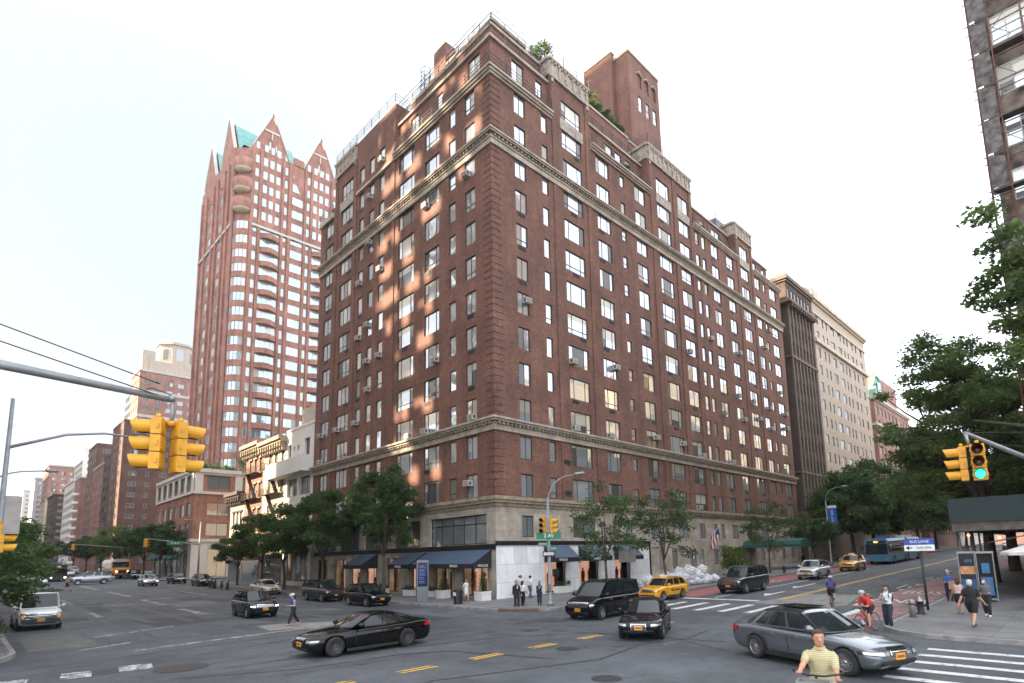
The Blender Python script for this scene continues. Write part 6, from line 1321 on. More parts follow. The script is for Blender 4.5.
SEDAN = car_type(4.9, 1.86, 1.46, 2.97, .83, .335, .74, .93, .97, 1.02, 1.50, 2.25, 3.55, 4.25, gc=.19, sidewin=((.045, .37), (.40, .68), (.70, .86)), spokes=20, grille=(.30, .17, .83))
LEX = car_type(4.85, 1.84, 1.46, 2.85, .9, .33, .76, .94, .97, 1.04, 1.5, 2.2, 3.45, 4.25, gc=.18, sidewin=((.045, .38), (.41, .72), (.75, .88)), grille=(.30, .34, .62), spokes=10)
COUPE = car_type(5.05, 1.92, 1.37, 2.95, .92, .35, .72, .90, .94, 1.0, 1.62, 2.42, 3.55, 4.75, gc=.15, tuck=.72, sidewin=((.045, .36), (.385, .64), (.66, .80)), spokes=14, grille=(.34, .17, .80), rtop=.02)
SUV = car_type(4.55, 1.86, 1.67, 2.68, .9, .355, .92, 1.08, 1.09, 1.10, 1.25, 1.85, 3.85, 4.4, gc=.24, suv=True, sidewin=((.03, .33), (.36, .64), (.67, .93)), spokes=10, grille=(.52, .17, .82))
SUVL = car_type(5.3, 2.05, 1.93, 3.07, .92, .40, 1.12, 1.24, 1.26, 1.26, 1.5, 2.05, 4.85, 5.2, gc=.27, suv=True, tuck=.80, sidewin=((.03, .29), (.315, .58), (.605, .93)), spokes=12, grille=(.62, .36, .74))
VAN = car_type(5.14, 1.93, 1.9, 3.2, .9, .345, .95, 1.15, 1.16, 1.14, .95, 1.75, 4.95, 5.08, gc=.2, suv=True, tuck=.83, sidewin=((.03, .27), (.29, .62), (.64, .95)), spokes=10, grille=(.60, .24, .80))
CVAN = car_type(5.7, 2.02, 2.1, 3.4, .85, .37, 1.05, 1.22, 1.22, 1.2, .95, 1.45, 5.55, 5.66, gc=.25, suv=True, tuck=.85, sidewin=((.03, .21), (.23, .58), (.61, .95)), spokes=8, grille=(.84, .30, .76))
BLK = paint('black', (.0025, .0027, .0034), 0, .5, .02, .75); GRY = paint('gunmetal', (.165, .182, .205), .65, .24); CHR = paint('charcoal', (.018, .020, .024), .3, .35, .1); WHT = paint('white', (.62, .62, .62), .1, .25); YEL = paint('taxi_yellow', (.72, .33, .012), .05, .28); SIL = paint('silver', (.36, .37, .39), .8, .26); NAV = paint('dark_blue', (.006, .009, .018), .1, .4, .05, .85)
put_car(COUPE, 'black low four-door coupe crossing in the foreground on the left', 10.61, 19.65, 180, .94, BLK, rim=RIM_D)
b_ = put_car(SEDAN, 'grey sedan turning in the right foreground, behind the man in the striped shirt', 17.24, 6.19, 248, 1.02, GRY, steer=8)
m = MB(); m.box(-1.0, -.45, 1.515, .1, .45, 1.525); m.build('sunroof', CGL, b_)
put_car(LEX, 'black sedan facing the viewer in the middle of the crossing', 19.58, 13.52, 207, .93, BLK)
put_car(VAN, 'black passenger van turning at the zebra crossing', 23.81, 19.03, 187, .96, BLK, 'passenger_van', 'van')
put_car(SUVL, 'dark grey big SUV with bright front waiting beyond the zebra crossing', 39.87, 18.9, 180, .94, CHR, 'suv', 'suv')
put_car(SUV, 'white SUV coming down the wide street', 53.89, 18.89, 182, .98, WHT, 'suv', 'suv')
def taxi_bits(r, T, sgn=True):
    m = MB(); m.box(-.12, -.33, T['H']+.01, .12, .33, T['H']+.03, 1); m.box(-.08, -.3, T['H']+.03, .08, .3, T['H']+.17); m.build('roof_sign', [WHITE, BLACKP], r)
    for sg in (1, -1): lettering('NYC TAXI', .24, BLACKP, (-.15, sg*(T['hw']+.012), .72), (-sg, 0, 0), (0, 0, 1), r, 'door_lettering')
taxi_bits(put_car(SUV, 'yellow taxi SUV beside the pile of white rubbish bags', 33.1, 21.3, 179, .86, YEL, 'taxi', 'taxi'), SUV)
taxi_bits(put_car(SUV, 'yellow taxi ahead of the blue bus', 66.74, 19.36, 182, .98, YEL, 'taxi', 'taxi'), SUV)
put_car(LEX, 'silver grey car parked behind the far yellow taxi', 75.5, 22.0, 181, .95, SIL)
put_car(SUV, 'dark SUV with lit headlights coming down the avenue toward the woman in the cap', 12.85, 37.32, 268, .9, NAV, 'suv', 'suv', lit=True)
put_car(SUVL, 'large dark grey SUV parked under the broad tree on the avenue', 20.75, 45.3, 271, .85, CHR, 'suv', 'suv')
put_car(SUV, 'black SUV parked nearest the corner under the dark tree', 20.6, 37.9, 271, .90, BLK, 'suv', 'suv')
put_car(LEX, 'cream white sedan parked in front of the town houses', 20.9, 58.0, 270, .92, paint('cream', (.55, .52, .46), .1, .25))
put_car(SUV, 'dark SUV parked by the motorcycles near the cross street', 21.7, 81.5, 270, .88, NAV, 'suv', 'suv')
put_car(SUV, 'dark car parked beyond the cross street by the corner block', 21.5, 92.5, 272, .88, BLK, 'suv', 'suv')
put_car(SUV, 'pale silver SUV driving down the avenue with lit headlights', 17.4, 88.5, 269, .9, SIL, 'suv', 'suv', lit=True)
put_car(SUVL, 'silver SUV side-on crossing the far end of the junction', 13.6, 103, 178, .93, SIL, 'suv', 'suv')
put_car(LEX, 'white car far down the avenue beside the dark bus', 8.3, 107, 270, .9, WHT)
for i, (x, y, p_, T) in enumerate(((16, 150, WHT, SUV), (13, 168, SIL, LEX), (19, 172, WHT, SUVL), (11, 190, CHR, SUV), (16.5, 205, WHT, SUV), (21.6, 120, BLK, SUV), (21.6, 150, CHR, SUV))):
    put_car(T, ('white SUV in the far avenue traffic', 'silver sedan in the far avenue traffic', 'big white SUV behind the yellow school bus', 'dark SUV in the distant avenue traffic', 'white SUV farthest away in the avenue traffic', 'black SUV parked along the corner block', 'charcoal SUV parked far along the avenue')[i], x, y, 270, .93, p_, group='far avenue traffic')
for i, (x, y, p_, T) in enumerate(((118, 8.2, WHT, SUV), (128, 8.0, BLK, SUV), (140, 8.2, SIL, LEX), (152, 8.2, WHT, SUVL), (135, 12.5, SIL, LEX))):
    put_car(T, ('white SUV parked beyond the bus lane at the street end', 'black SUV parked at the street end', 'silver car parked at the street end', 'large white SUV farthest along the right kerb', 'silver car driving away at the street end')[i], x, y, (0, 0, 0, 0, 0)[i], .93, p_, group='cars at the far end of the street')
cv = put_car(CVAN, 'white passenger van parked at the left edge under a small tree', 3.25, 42.2, 271, .9, WHT, 'passenger_van', 'van')
m = MB()
for x in (1.4, -.2, -1.8): m.box(x-.03, -.75, 2.08, x+.03, .75, 2.16)
for y in (-.75, .75): m.box(-2.3, y-.02, 2.16, 1.6, y+.02, 2.2)
m.build('roof_rack', BLACKP, cv)
m = MB(); m.box(2.80, -.86, .42, 2.86, .86, .68); m.build('front_bumper', BLACKP, cv); m = MB(); m.box(2.79, .45, .74, 2.835, .86, .86); m.box(2.79, -.86, .74, 2.835, -.45, .86); m.build('turn_signal', AMBER, cv)

# buses
def bus(label, x, y, hd, s, L, body, lower, artic=False, name='bus', sign='M57'):
    a = R(hd); r = thing(name, label, 'bus', (x, y, 0), 0); c, n = math.cos(a), math.sin(a); zf, zr = tz(x+c*L*.35, y+n*L*.35), tz(x-c*L*.35, y-n*L*.35)
    r.location.z = (zf+zr)/2; r.rotation_euler = (0, -math.atan2(zf-zr, L*.7), a); r.scale = (s, s, s)
    hw, H = 1.28, 3.05; secs = [(L/2, -L/2)] if not artic else [(L/2, -.6), (-1.6, -L/2)]
    for i, (xa, xb) in enumerate(secs):
        m = MB(); pr = [(-hw, .35), (hw, .35), (hw, 2.75), (hw*.86, H), (-hw*.86, H), (-hw, 2.75)]
        m.face([(xa, y_, z) for y_, z in pr]); m.face([(xb, y_, z) for y_, z in pr][::-1])
        for (ya, za), (yb, zb) in zip(pr, pr[1:]+pr[:1]): m.face([(xa, yb, zb), (xa, ya, za), (xb, ya, za), (xb, yb, zb)][::-1])
        m.build('body', body, r)
        m = MB()
        for sg in (1, -1): m.box(xb, sg*(hw+.012)-.01, .35, xa, sg*(hw+.012)+.01, 1.12); m.box(xb, sg*(hw+.012)-.008, 2.52, xa, sg*(hw+.012)+.008, 2.72, 1)
        m.build('side_panel', [lower, mat('bus_stripe', (.02, .07, .22), .4)], r)
        for sg in (1, -1):
            k = int((xa-xb)/1.5)
            for j in range(k): p = MB(); u = xb+.2+j*(xa-xb-.3)/k; p.box(u, sg*(hw+.015)-.012, 1.25, u+(xa-xb-.3)/k-.1, sg*(hw+.015)+.012, 2.42); p.build('side_window', CGL, r)
        m = MB(); m.box((xa+xb)/2-1.6, -.8, H, (xa+xb)/2+1.6, .8, H+.28); m.build('roof_unit', WHITE if i else mat('bus_roof_blue', (.03, .10, .33), .4), r)
        for wx in ((xa-2.3, xb+1.6) if not artic else ((xa-2.4, xb+1.2) if i == 0 else (xb+2.0,))):
            for sg in (1, -1):
                t = MB(); t.lathe([(.3, -.14), (.46, -.15), (.49, -.1), (.49, .1), (.46, .15), (.3, .14)], (0, 0, 0), 20, 0, 'y'); o = t.build('wheel', TYRE, r, (wx, sg*(hw-.08), .49)); q = MB(); q.lathe([(.3, sg*.1), (.28, sg*.06), (0, sg*.09)], (0, 0, 0), 16, 0, 'y'); q.build('rim', GREYM, o)
    if artic: m = MB(); [m.box(-1.6+i*.125, -hw*.96+.04*(i % 2), .5, -1.6+i*.125+.115, hw*.96-.04*(i % 2), H-.1) for i in range(8)]; m.build('bellows', BLACKP, r)
    e = L/2; m = MB(); m.box(e, -hw*.92, 1.2, e+.04, hw*.92, 2.45); m.build('windscreen', CGL, r); m = MB(); m.box(e, -hw*.8, 2.5, e+.045, hw*.8, 2.82); o = m.build('destination_sign', BLACKP, r)
    lettering(sign, .26, mat('led_amber', (1, .55, .1), .5, emit=1.2), (e+.056, 0, 2.66), (0, 1, 0), parent=o)
    m = MB(); m.box(e, -hw*.97, .4, e+.06, hw*.97, 1.12); m.build('front_panel', lower, r)
    for sg in (1, -1):
        m = MB(); m.box(e+.06, sg*.98-.16, .62, e+.085, sg*.98+.16, .82); m.build('headlight', LAMP_ON if not artic else LAMP, r)
        m = MB(); m.tube([(e-.1, sg*hw, 2.6), (e+.3, sg*(hw+.12), 2.5), (e+.3, sg*(hw+.14), 2.2)], .03, 6); m.box(e+.22, sg*(hw+.14)-.1, 1.75, e+.3, sg*(hw+.14)+.1, 2.2); m.build('mirror', BLACKP, r)
    return r
bus('long blue articulated bus on the wide street under the dark trees', 88.2, 20.2, 181, 1.03, 18, mat('bus_blue_white', (.12, .22, .32), .35, var=.1), mat('bus_light_blue', (.05, .22, .34), .35), True)
bus('dark single-deck bus far down the avenue on the left', 11.6, 126, 270, .9, 11, mat('bus_dark', (.05, .055, .06), .4), mat('bus_dark_low', (.03, .03, .035), .4), sign='M15')
def school_bus():
    r = thing('school_bus', 'yellow school bus with hood coming down the avenue', 'bus', (20.3, 128, tz(20.3, 128)), R(270)); r.scale = (1.12,)*3
    Y_ = paint('school_yellow', (.70, .30, .012), .05, .4); m = MB(); m.box(-5, -1.2, .55, 3.0, 1.2, 2.75); pr = [(-1.2, 2.75), (1.2, 2.75), (.8, 3.02), (-.8, 3.02)]
    m.obox((-5, -1.0, 2.75), (8, 0, 0), (0, 2.0, 0), (0, 0, .25)); m.build('body', Y_, r)
    m = MB(); m.box(3.0, -.95, .6, 4.6, .95, 1.55); m.obox((3.0, -.95, 1.55), (1.3, 0, -.0), (0, 1.9, 0), (0, 0, .12)); m.build('hood', Y_, r)
    m = MB(); m.box(3.0, -1.05, 1.7, 3.03, 1.05, 2.6); m.build('windscreen', CGL, r); m = MB(); m.box(4.6, -.5, .75, 4.63, .5, 1.35); m.box(4.6, -1.15, .45, 4.72, 1.15, .65); m.build('bumper', BLACKP, r)
    for sg in (1, -1):
        for i in range(9): p = MB(); p.box(-4.8+i*.85, sg*1.2-.015, 1.75, -4.1+i*.85, sg*1.2+.015, 2.45); p.build('side_window', CGL, r)
        p = MB(); p.box(-5, sg*1.2-.012, 1.1, 3, sg*1.2+.012, 1.2); p.build('side_stripe', BLACKP, r); p = MB(); p.lathe([(0, .03), (.11, .0)], (4.62, sg*.72, 1.1), 10, 0, 'x'); p.build('headlight', LAMP_ON, r)
        for wx in (3.6, -3): t = MB(); t.lathe([(.0, -.1), (.44, -.14), (.47, 0), (.44, .14), (.0, .1)], (0, 0, 0), 16, 0, 'y'); t.build('wheel', TYRE, r, (wx, sg*1.08, .47))
    m = MB(); m.box(3.0, -1, 2.6, 3.04, 1, 3.0); o = m.build('header_sign', WHITE, r); lettering('SCHOOL BUS', .28, BLACKP, (3.05, 0, 2.8), (0, 1, 0), parent=o)
school_bus()
# motorcycles by the kerb
def motorcycle():
    r = thing('motorcycle', '', 'motorcycle')
    for x in (.68, -.68):
        t = MB(); t.lathe([(.2, -.05), (.29, -.06), (.31, 0), (.29, .06), (.2, .05), (.0, .02)], (0, 0, 0), 18, 0, 'y'); t.build('wheel', TYRE, r, (x, 0, .31))
    m = MB(); m.tube([(.68, .07, .31), (.5, .07, .8)], .03, 6); m.tube([(.68, -.07, .31), (.5, -.07, .8)], .03, 6); m.tube([(.5, 0, .8), (.2, 0, .5), (-.3, 0, .4), (-.68, 0, .31)], .05, 6); m.box(-.2, -.15, .25, .3, .15, .55); m.build('frame', BLACKP, r)
    m = MB(); m.tube([(.45, 0, .86), (.2, 0, .9), (-.05, 0, .8)], [.08, .16, .1], 10); m.build('tank', NAV, r); m = MB(); m.tube([(0, 0, .8), (-.3, 0, .77), (-.75, 0, .88)], [.1, .15, .07], 8); m.build('seat', BLACKP, r)
    m = MB(); m.tube([(.4, .38, 1.02), (.48, .12, .98), (.48, -.12, .98), (.4, -.38, 1.02)], .02, 6); m.build('handlebar', BLACKP, r); m = MB(); m.lathe([(.0, -.08), (.09, .0), (.08, .05), (0, .06)], (.58, 0, .86), 10, 0, 'x'); m.build('headlight', LAMP, r); return r
mp_ = motorcycle()
for i, (x, y, a, lab) in enumerate(((20.9, 69, 250, 'motorcycle parked nearest in the row by the town houses'), (20.9, 71, 255, 'second motorcycle in the row by the town houses'), (20.8, 73.2, 245, 'third motorcycle in the row by the town houses'), (20.9, 75.2, 252, 'last motorcycle in the row, beside the dark SUV'))):
    o = mp_ if i == 0 else copy_tree(mp_); o.location = (x, y, tz(x, y)); o.rotation_euler = (0, 0, R(a)); o['label'] = lab; o['group'] = 'motorcycles parked in a row'
# ------------------------------------------------------------------ street furniture
SIGY = mat('signal_yellow', (.62, .30, .012), .45, var=.12, scale=5); GRN = mat('sign_green', (.01, .17, .09), .4, var=.05); POLE = mat('pole_grey', (.26, .27, .28), .5, .5, var=.15, scale=5); DKPOLE = mat('pole_dark_green', (.02, .035, .03), .5, .2)
LENS = [mat('lens_red', (.06, .006, .006), .2), mat('lens_amber', (.09, .04, .004), .2), mat('lens_green', (.004, .06, .035), .2)]; LENS_ON = [mat('lens_red_lit', (1, .05, .03), .2, emit=3), None, mat('lens_green_lit', (.02, .62, .33), .2, emit=1.0)]
def signal_head(parent, p, rz, on=None, s=1., name='signal_head', tilt=0):
    """three-section head, lenses towards +x of its own frame"""
    m = MB()
    for i in range(3):
        z = .35*(1-i); m.box(-.10, -.165, z-.165, .08, .165, z+.165); m.box(-.112, -.13, z-.13, -.10, .13, z+.13); m.box(-.06, .165, z-.05, -.02, .185, z+.05); m.box(-.06, -.185, z-.05, -.02, -.165, z+.05)
    m.tube([(0, 0, .52), (0, 0, .62)], .05, 8)
    o = m.build(name, SIGY, parent, p, rz); o.scale = (s, s, s)
    for i in range(3):
        z = .35*(1-i); v = MB(); n = 14; r = .14
        ang = [R(-60+300*k/n) for k in range(n+1)]
        for a, b in zip(ang[:-1], ang[1:]):
            c1, s1, c2, s2 = math.cos(a), math.sin(a), math.cos(b), math.sin(b); l1 = .47-.05*(1-s1); l2 = .47-.05*(1-s2)
            q = [(.08, r*c1, z+r*s1), (.08, r*c2, z+r*s2), (l2, r*c2, z+r*s2), (l1, r*c1, z+r*s1)]; v.face(q, 0, True); r2 = r-.006
            v.face([(.08, r2*c1, z+r2*s1), (.08, r2*c2, z+r2*s2), (l2, r2*c2, z+r2*s2), (l1, r2*c1, z+r2*s1)][::-1], 1, True)
        h = v.build('visor', [SIGY, BLACKP], o); v = MB(); v.lathe([(.0, .105), (.08, .1), (.125, .085)], (0, 0, z), 14, 0, 'x'); v.build('lens', LENS_ON[i] if on == i else LENS[i], o)
    return o
# mast arm hanging over the foreground on the left
ms = thing('signal_mast', 'grey mast arm with two yellow signals hanging over the left foreground', 'traffic signal')
tip = Vector(at_y(172, 400, 13.0)); arm0 = Vector(at_y(-60, 352, 13.6))
m = MB(); d = (arm0-tip).normalized(); end = tip+d*9; m.tube([tip, arm0, end], [.055, .095, .12], 10); m.lathe([(0, 0), (.06, 0), (.06, .1), (0, .1)], tuple(tip-Vector((0, 0, .02))), 8); m.build('mast_arm', POLE, ms)
m = MB(); m.tube([(end.x, end.y, .1), (end.x, end.y, 8.2)], [.16, .11], 10); m.build('mast_pole', POLE, ms)
m = MB()
for k, (py0, py1) in enumerate(((324, 384), (341, 388))):
    a = Vector(at_y(0, py0, 13.3)); b = Vector(at_y(160, py1+8*k, 13.0)); m.tube([a+(a-b)*1.2, a, b], .012, 5)
m.tube([tip+d*.05, tip+Vector((-.02, 0, .1)), tip+d*.35+Vector((0, 0, .16)), tip+d*.5+Vector((0, 0, .04)), tip+d*.25+Vector((0, 0, -.02))], .012, 5); m.build('guy_cable', mat('cable_black', (.02, .02, .02), .6), ms)
m = MB(); hb = Vector(at_y(171, 424, 13.0)); m.tube([tip, (tip+hb)/2+Vector((.02, 0, 0)), hb], [.03, .05, .03], 8); m.build('hanger', POLE, ms)
m = MB(); cl = Vector(at_y(154, 418, 13.0)); cr_ = Vector(at_y(183, 424, 13.0)); m.tube([cl, hb+Vector((0, 0, .02)), cr_], .035, 8); m.lathe([(0, -.06), (.08, -.05), (.08, .05), (0, .06)], tuple(hb), 10); m.build('signal_bracket', SIGY, ms)
hl = Vector(at_y(157, 444, 13.0)); hr = Vector(at_y(179, 448, 13.0))
signal_head(ms, hl, R(152), None, .98); signal_head(ms, hr, R(10), None, .98)
# right mast
ms = thing('signal_mast', 'mast arm with one green-lit signal in front of the dark trees on the right', 'traffic signal')
tip = Vector(at_x(965, 433, 18.5)); arm0 = Vector(at_x(1030, 459, 22.5)); d = (arm0-tip).normalized(); end = tip+d*8.5
m = MB(); m.tube([tip, arm0, end], [.05, .08, .11], 10); m.build('mast_arm', POLE, ms); m = MB(); m.tube([(end.x, end.y, .1), (end.x, end.y, 7.5)], [.16, .11], 10); m.build('mast_pole', POLE, ms)
m = MB(); m.tube([tip+d*.1, tip+d*1.2+Vector((0, 0, .25)), tip+d*5+Vector((0, 0, 1.0))], .012, 5); m.tube([tip+d*.1, tip+d*1.5+Vector((0, 0, -.02)), tip+d*5+Vector((0, 0, .5))], .012, 5); m.build('guy_cable', MATS['cable_black'], ms)
hb = Vector(at_x(969, 446, 18.5)); m = MB(); m.tube([tip, hb], [.05, .03], 8); m.build('hanger', POLE, ms)
m = MB(); m.tube([at_x(961, 448, 18.5), hb, at_x(979, 445, 18.5)], .03, 8); m.build('signal_bracket', SIGY, ms)
signal_head(ms, Vector(at_x(963, 464, 18.5)), R(98), None, .88); signal_head(ms, Vector(at_x(979, 462, 18.4)), R(186), 2, .92)
# corner pole with lamp, signals and signs
px_, py_ = 25.3, 24.35; gz = tz(px_, py_)+.15
pl = thing('signal_pole', 'grey corner pole with street lamp, two yellow signals and green street signs', 'traffic signal', (px_, py_, gz))
m = MB(); m.tube([(0, 0, 0), (0, 0, .25), (0, 0, .27), (0, 0, 6.6)], [.2, .17, .105, .075], 12); m.build('pole', POLE, pl)
rd = Vector((.79, -.61, 0)); m = MB(); m.tube([Vector((0, 0, 5.9))]+[Vector((0, 0, 6.2))+rd*(1.45*(1-math.cos(R(t))))+Vector((0, 0, 1.75*math.sin(R(t)))) for t in (0, 20, 40, 60, 78)]+[rd*1.9+Vector((0, 0, 8.05))], [.05, .05, .045, .04, .035, .03, .03], 8); m.build('lamp_arm', POLE, pl)
m = MB(); m.tube([rd*1.7+Vector((0, 0, 8.0)), rd*1.85+Vector((0, 0, 8.06)), rd*2.3+Vector((0, 0, 8.12)), rd*2.45+Vector((0, 0, 8.12))], [.05, .1, .09, .03], 8); m.build('lamp_head', POLE, pl)
signal_head(pl, (-.32*.7-.05, .28*.7, 4.85), R(205), None, .92); signal_head(pl, (.16, -.14, 4.8), R(-60), None, .92)
m = MB(); m.tube([(-.3, .25, 5.33), (0, 0, 5.4), (.2, -.2, 5.3)], .03, 6); m.tube([(-.3, .25, 4.36), (0, 0, 4.4), (.2, -.2, 4.3)], .025, 6); m.build('signal_bracket', SIGY, pl)
vd = Vector((-.70, -.71, 0)); td = Vector((.71, -.70, 0))          # towards the viewer, and along the signs
def plate(parent, body, c, w_, h, bgm, fgm, size, td=td, vd=vd, name='street_sign', off=.11, sx=1.):
    m = MB(); c = Vector(c)+vd*off; m.obox(c-td*w_/2-Vector((0, 0, h/2)), td*w_, vd*.02, Vector((0, 0, h))); o = m.build(name, bgm, parent)
    if body: lettering(body, size, fgm, c+vd*.026, td, parent=o, sx=sx)
    return o
plate(pl, '2 Av', (0, 0, 4.22), 1.5, .40, GRN, WHITE, .32); plate(pl, 'E 57 St', (-.25, .25, 3.72), .62, .2, GRN, WHITE, .15); plate(pl, '2 Av', (.2, -.2, 3.44), .5, .2, GRN, WHITE, .15)
o = plate(pl, '', (0, 0, 3.12), .78, .3, BLACKP, WHITE, .15, name='one_way_sign', off=.12)
c = Vector((0, 0, 3.12))+vd*.146; m = MB(); m.obox(c-td*.33-Vector((0, 0, .08)), td*.5, vd*.004, Vector((0, 0, .16))); p_ = [c+td*.17+Vector((0, 0, .13)), c+td*.36, c+td*.17-Vector((0, 0, .13))]; m.face(p_[::-1]); m.face(p_); m.build('arrow', WHITE, o); lettering('ONE WAY', .1, BLACKP, c-td*.06+vd*.006, td, parent=o)
m = MB(); m.box(.12, -.42, 1.75, .4, -.12, 2.2); o = m.build('pedestrian_signal', BLACKP, pl); m = MB(); m.box(-.16, -.1, .9, .0, .1, 1.3); m.build('control_box', POLE, pl)
# pole with the blank back of a sign
x = at_y(628.5, 590, 24.2)[0]; sp = thing('sign_pole', 'dark post with the blank grey back of a square sign, behind the black van', 'sign', (x, 24.2, tz(x, 24.2)+.15))
m = MB(); m.tube([(0, 0, 0), (0, 0, 3.1)], .045, 8); m.build('post', DKPOLE, sp); m = MB(); m.obox(td*-.6+Vector((0, 0, 2.3))+vd*.06, td*1.2, vd*.02, Vector((0, 0, .85))); m.build('sign_board', mat('sign_back', (.14, .13, .12), .6), sp); m = MB(); m.box(-.12, -.12, .7, .12, .12, 1.2); m.build('meter_box', DKPOLE, sp)
# lamp posts
def lamp(label, base, top, reach, rd, arm='curve', banner=False, h0=0):
    o = thing('street_lamp', label, 'street lamp', (base[0], base[1], tz(*base)+.15)); rd = Vector(rd).normalized(); m = MB()
    m.tube([(0, 0, 0), (0, 0, .5), (0, 0, .52), (0, 0, top-(1.6 if arm == 'curve' else -.9))], [.2, .17, .12, .06], 10); m.build('pole', POLE, o); m = MB()
    if arm == 'curve':
        m.tube([Vector((0, 0, top-1.6))+rd*(reach*.75*(1-math.cos(R(t))))+Vector((0, 0, 1.5*math.sin(R(t)))) for t in (0, 15, 30, 45, 60, 75, 88)]+[rd*reach+Vector((0, 0, top))], [.05]*4+[.04]*4, 8); e = rd*reach+Vector((0, 0, top))
    else:
        m.tube([Vector((0, 0, top-1.0)), rd*reach*.4+Vector((0, 0, top-.25)), rd*reach*.7+Vector((0, 0, top)), rd*reach+Vector((0, 0, top-.02))], [.06, .05, .045, .04], 8); e = rd*reach+Vector((0, 0, top))
    m.build('arm', POLE, o); m = MB(); m.tube([e-rd*.15, e, e+rd*.45, e+rd*.6], [.05, .11, .09, .03], 8); m.build('lamp_head', POLE, o)
    if banner:
        m = MB(); m.obox((.16, -.1, 4.3), (.02, 0, 0), (0, -1.0, 0), (0, 0, 2.7)); m.obox((.16, -.1, 7.0), (.02, 0, 0), (0, -1.0, 0), (0, 0, .3), 1); b = m.build('banner', [mat('banner_blue', (.02, .11, .42), .7), WHITE], o); lettering('THE EAST SIDE', .36, WHITE, (.155, -.6, 5.6), (0, 0, 1), (0, 1, 0), b)
    return o
x = at_y(831, 560, 24.1)[0]; lamp('street lamp with a blue banner in front of the dark trees', (x, 24.1), 9.6, 2.0, (.3, -1, 0), banner=True)
y = at_x(9, 560, 1.2)[1]; lamp('tall grey lamp post with a long arm at the left edge', (1.0, 29.2), 8.6, 4.2, (1, .12, 0), arm='long'); lamp('curved lamp post standing second from the left edge', (1.0, 52), 9.6, 2.9, (1, 0, 0))
lamp('plain curved lamp post far down the avenue among trees', (23.2, 158), 10.5, 2.4, (-1, 0, 0))
# left edge: signal on a pole with a grey sign box
lp = thing('signal_pole', 'pole cut by the left edge with a yellow signal and a grey box', 'traffic signal', (.15, 26.9, .15))
m = MB(); m.tube([(0, 0, 0), (0, 0, 6.4)], [.12, .08], 10); m.build('pole', POLE, lp); q_ = at_y(11, 516, 26.9); m = MB(); m.box(q_[0]-.15-.18, -.16, q_[2]-.15-.62, q_[0]-.15+.24, .16, q_[2]-.15+.68); m.build('sign_box', mat('sign_box_grey', (.30, .28, .26), .7), lp)
q_ = at_y(0, 538, 26.9); signal_head(lp, (q_[0]-.15, 0, q_[2]-.15), R(10), None, .95)
# far mast arms
def far_mast(label, px, X, arm, h, sign=None):
    y = at_x(px, 572, X)[1]; o = thing('signal_mast', label, 'traffic signal', (X, y, tz(X, y)+.15)); m = MB(); m.tube([(0, 0, 0), (0, 0, h+2.6)], [.13, .08], 8); m.build('pole', POLE, o)
    m = MB(); m.tube([(0, 0, h-.5), (-arm, 0, h+.3)], [.08, .05], 8); m.build('mast_arm', POLE, o); m = MB(); m.tube([(0, 0, h+2.4), (-.8, 0, h+2.9), (-2.0, 0, h+2.9)], .04, 6); m.build('lamp_arm', POLE, o); signal_head(o, (-arm, 0, h-.25), R(90), None, 1.0); signal_head(o, (-arm+.35, 0, h-.3), R(-90), None, 1.0)
    if sign: m = MB(); m.box(-arm*.62, -.1, h-.55, -arm*.62+1.9, -.07, h-.05); q = m.build('street_sign', GRN, o); lettering(sign, .34, WHITE, (-arm*.62+.95, -.106, h-.3), XD, parent=q)
far_mast('far mast arm with green street name sign in front of the corner block', 198, 23.0, 6.2, 5.6, 'E 58 St'); 
far_mast('most distant mast arm, in front of the dark far trees', 128, 23.0, 8.5, 5.8)
# information kiosk, bin, planters
k = thing('info_kiosk', 'tall slim grey kiosk with dark blue lit screen on the corner pavement', 'kiosk', (23.4, 35.2, .17), R(-18)); m = MB(); m.box(-.42, -.14, 0, .42, .14, 2.9); m.build('casing', mat('kiosk_steel', (.22, .23, .25), .35, .7), k)
m = MB(); m.box(-.36, -.152, 1.05, .36, -.141, 2.75); s_ = m.build('screen', mat('screen_dark', (.010, .014, .04), .15, emit=.1), k); m = MB()
for i in range(5): m.box(-.28, -.158, 2.45-i*.27, .05+.05*(i % 3), -.153, 2.52-i*.27); m.box(-.28, -.158, 2.36-i*.27, .2-.06*(i % 2), -.153, 2.40-i*.27)
m.build('screen_text', mat('screen_text_blue', (.06, .10, .28), .3, emit=.1), s_)
k = thing('litter_bin', 'black litter bin with white notice near the kerb', 'bin', (23.35, 30.9, .16)); m = MB(); m.prism([(.3*math.cos(R(45*i+22.5)), .3*math.sin(R(45*i+22.5))) for i in range(8)], 0, .85); m.build('bin_body', BLACKP, k); m = MB(); m.lathe([(.33, .85), (.34, .9), (.22, .98), (.2, .93)], (0, 0, 0), 16); m.build('rim_lid', BLACKP, k); m = MB(); m.box(-.32, -.15, .55, -.3, .15, .78); m.build('notice', WHITE, k)
CONI = LEAF_D
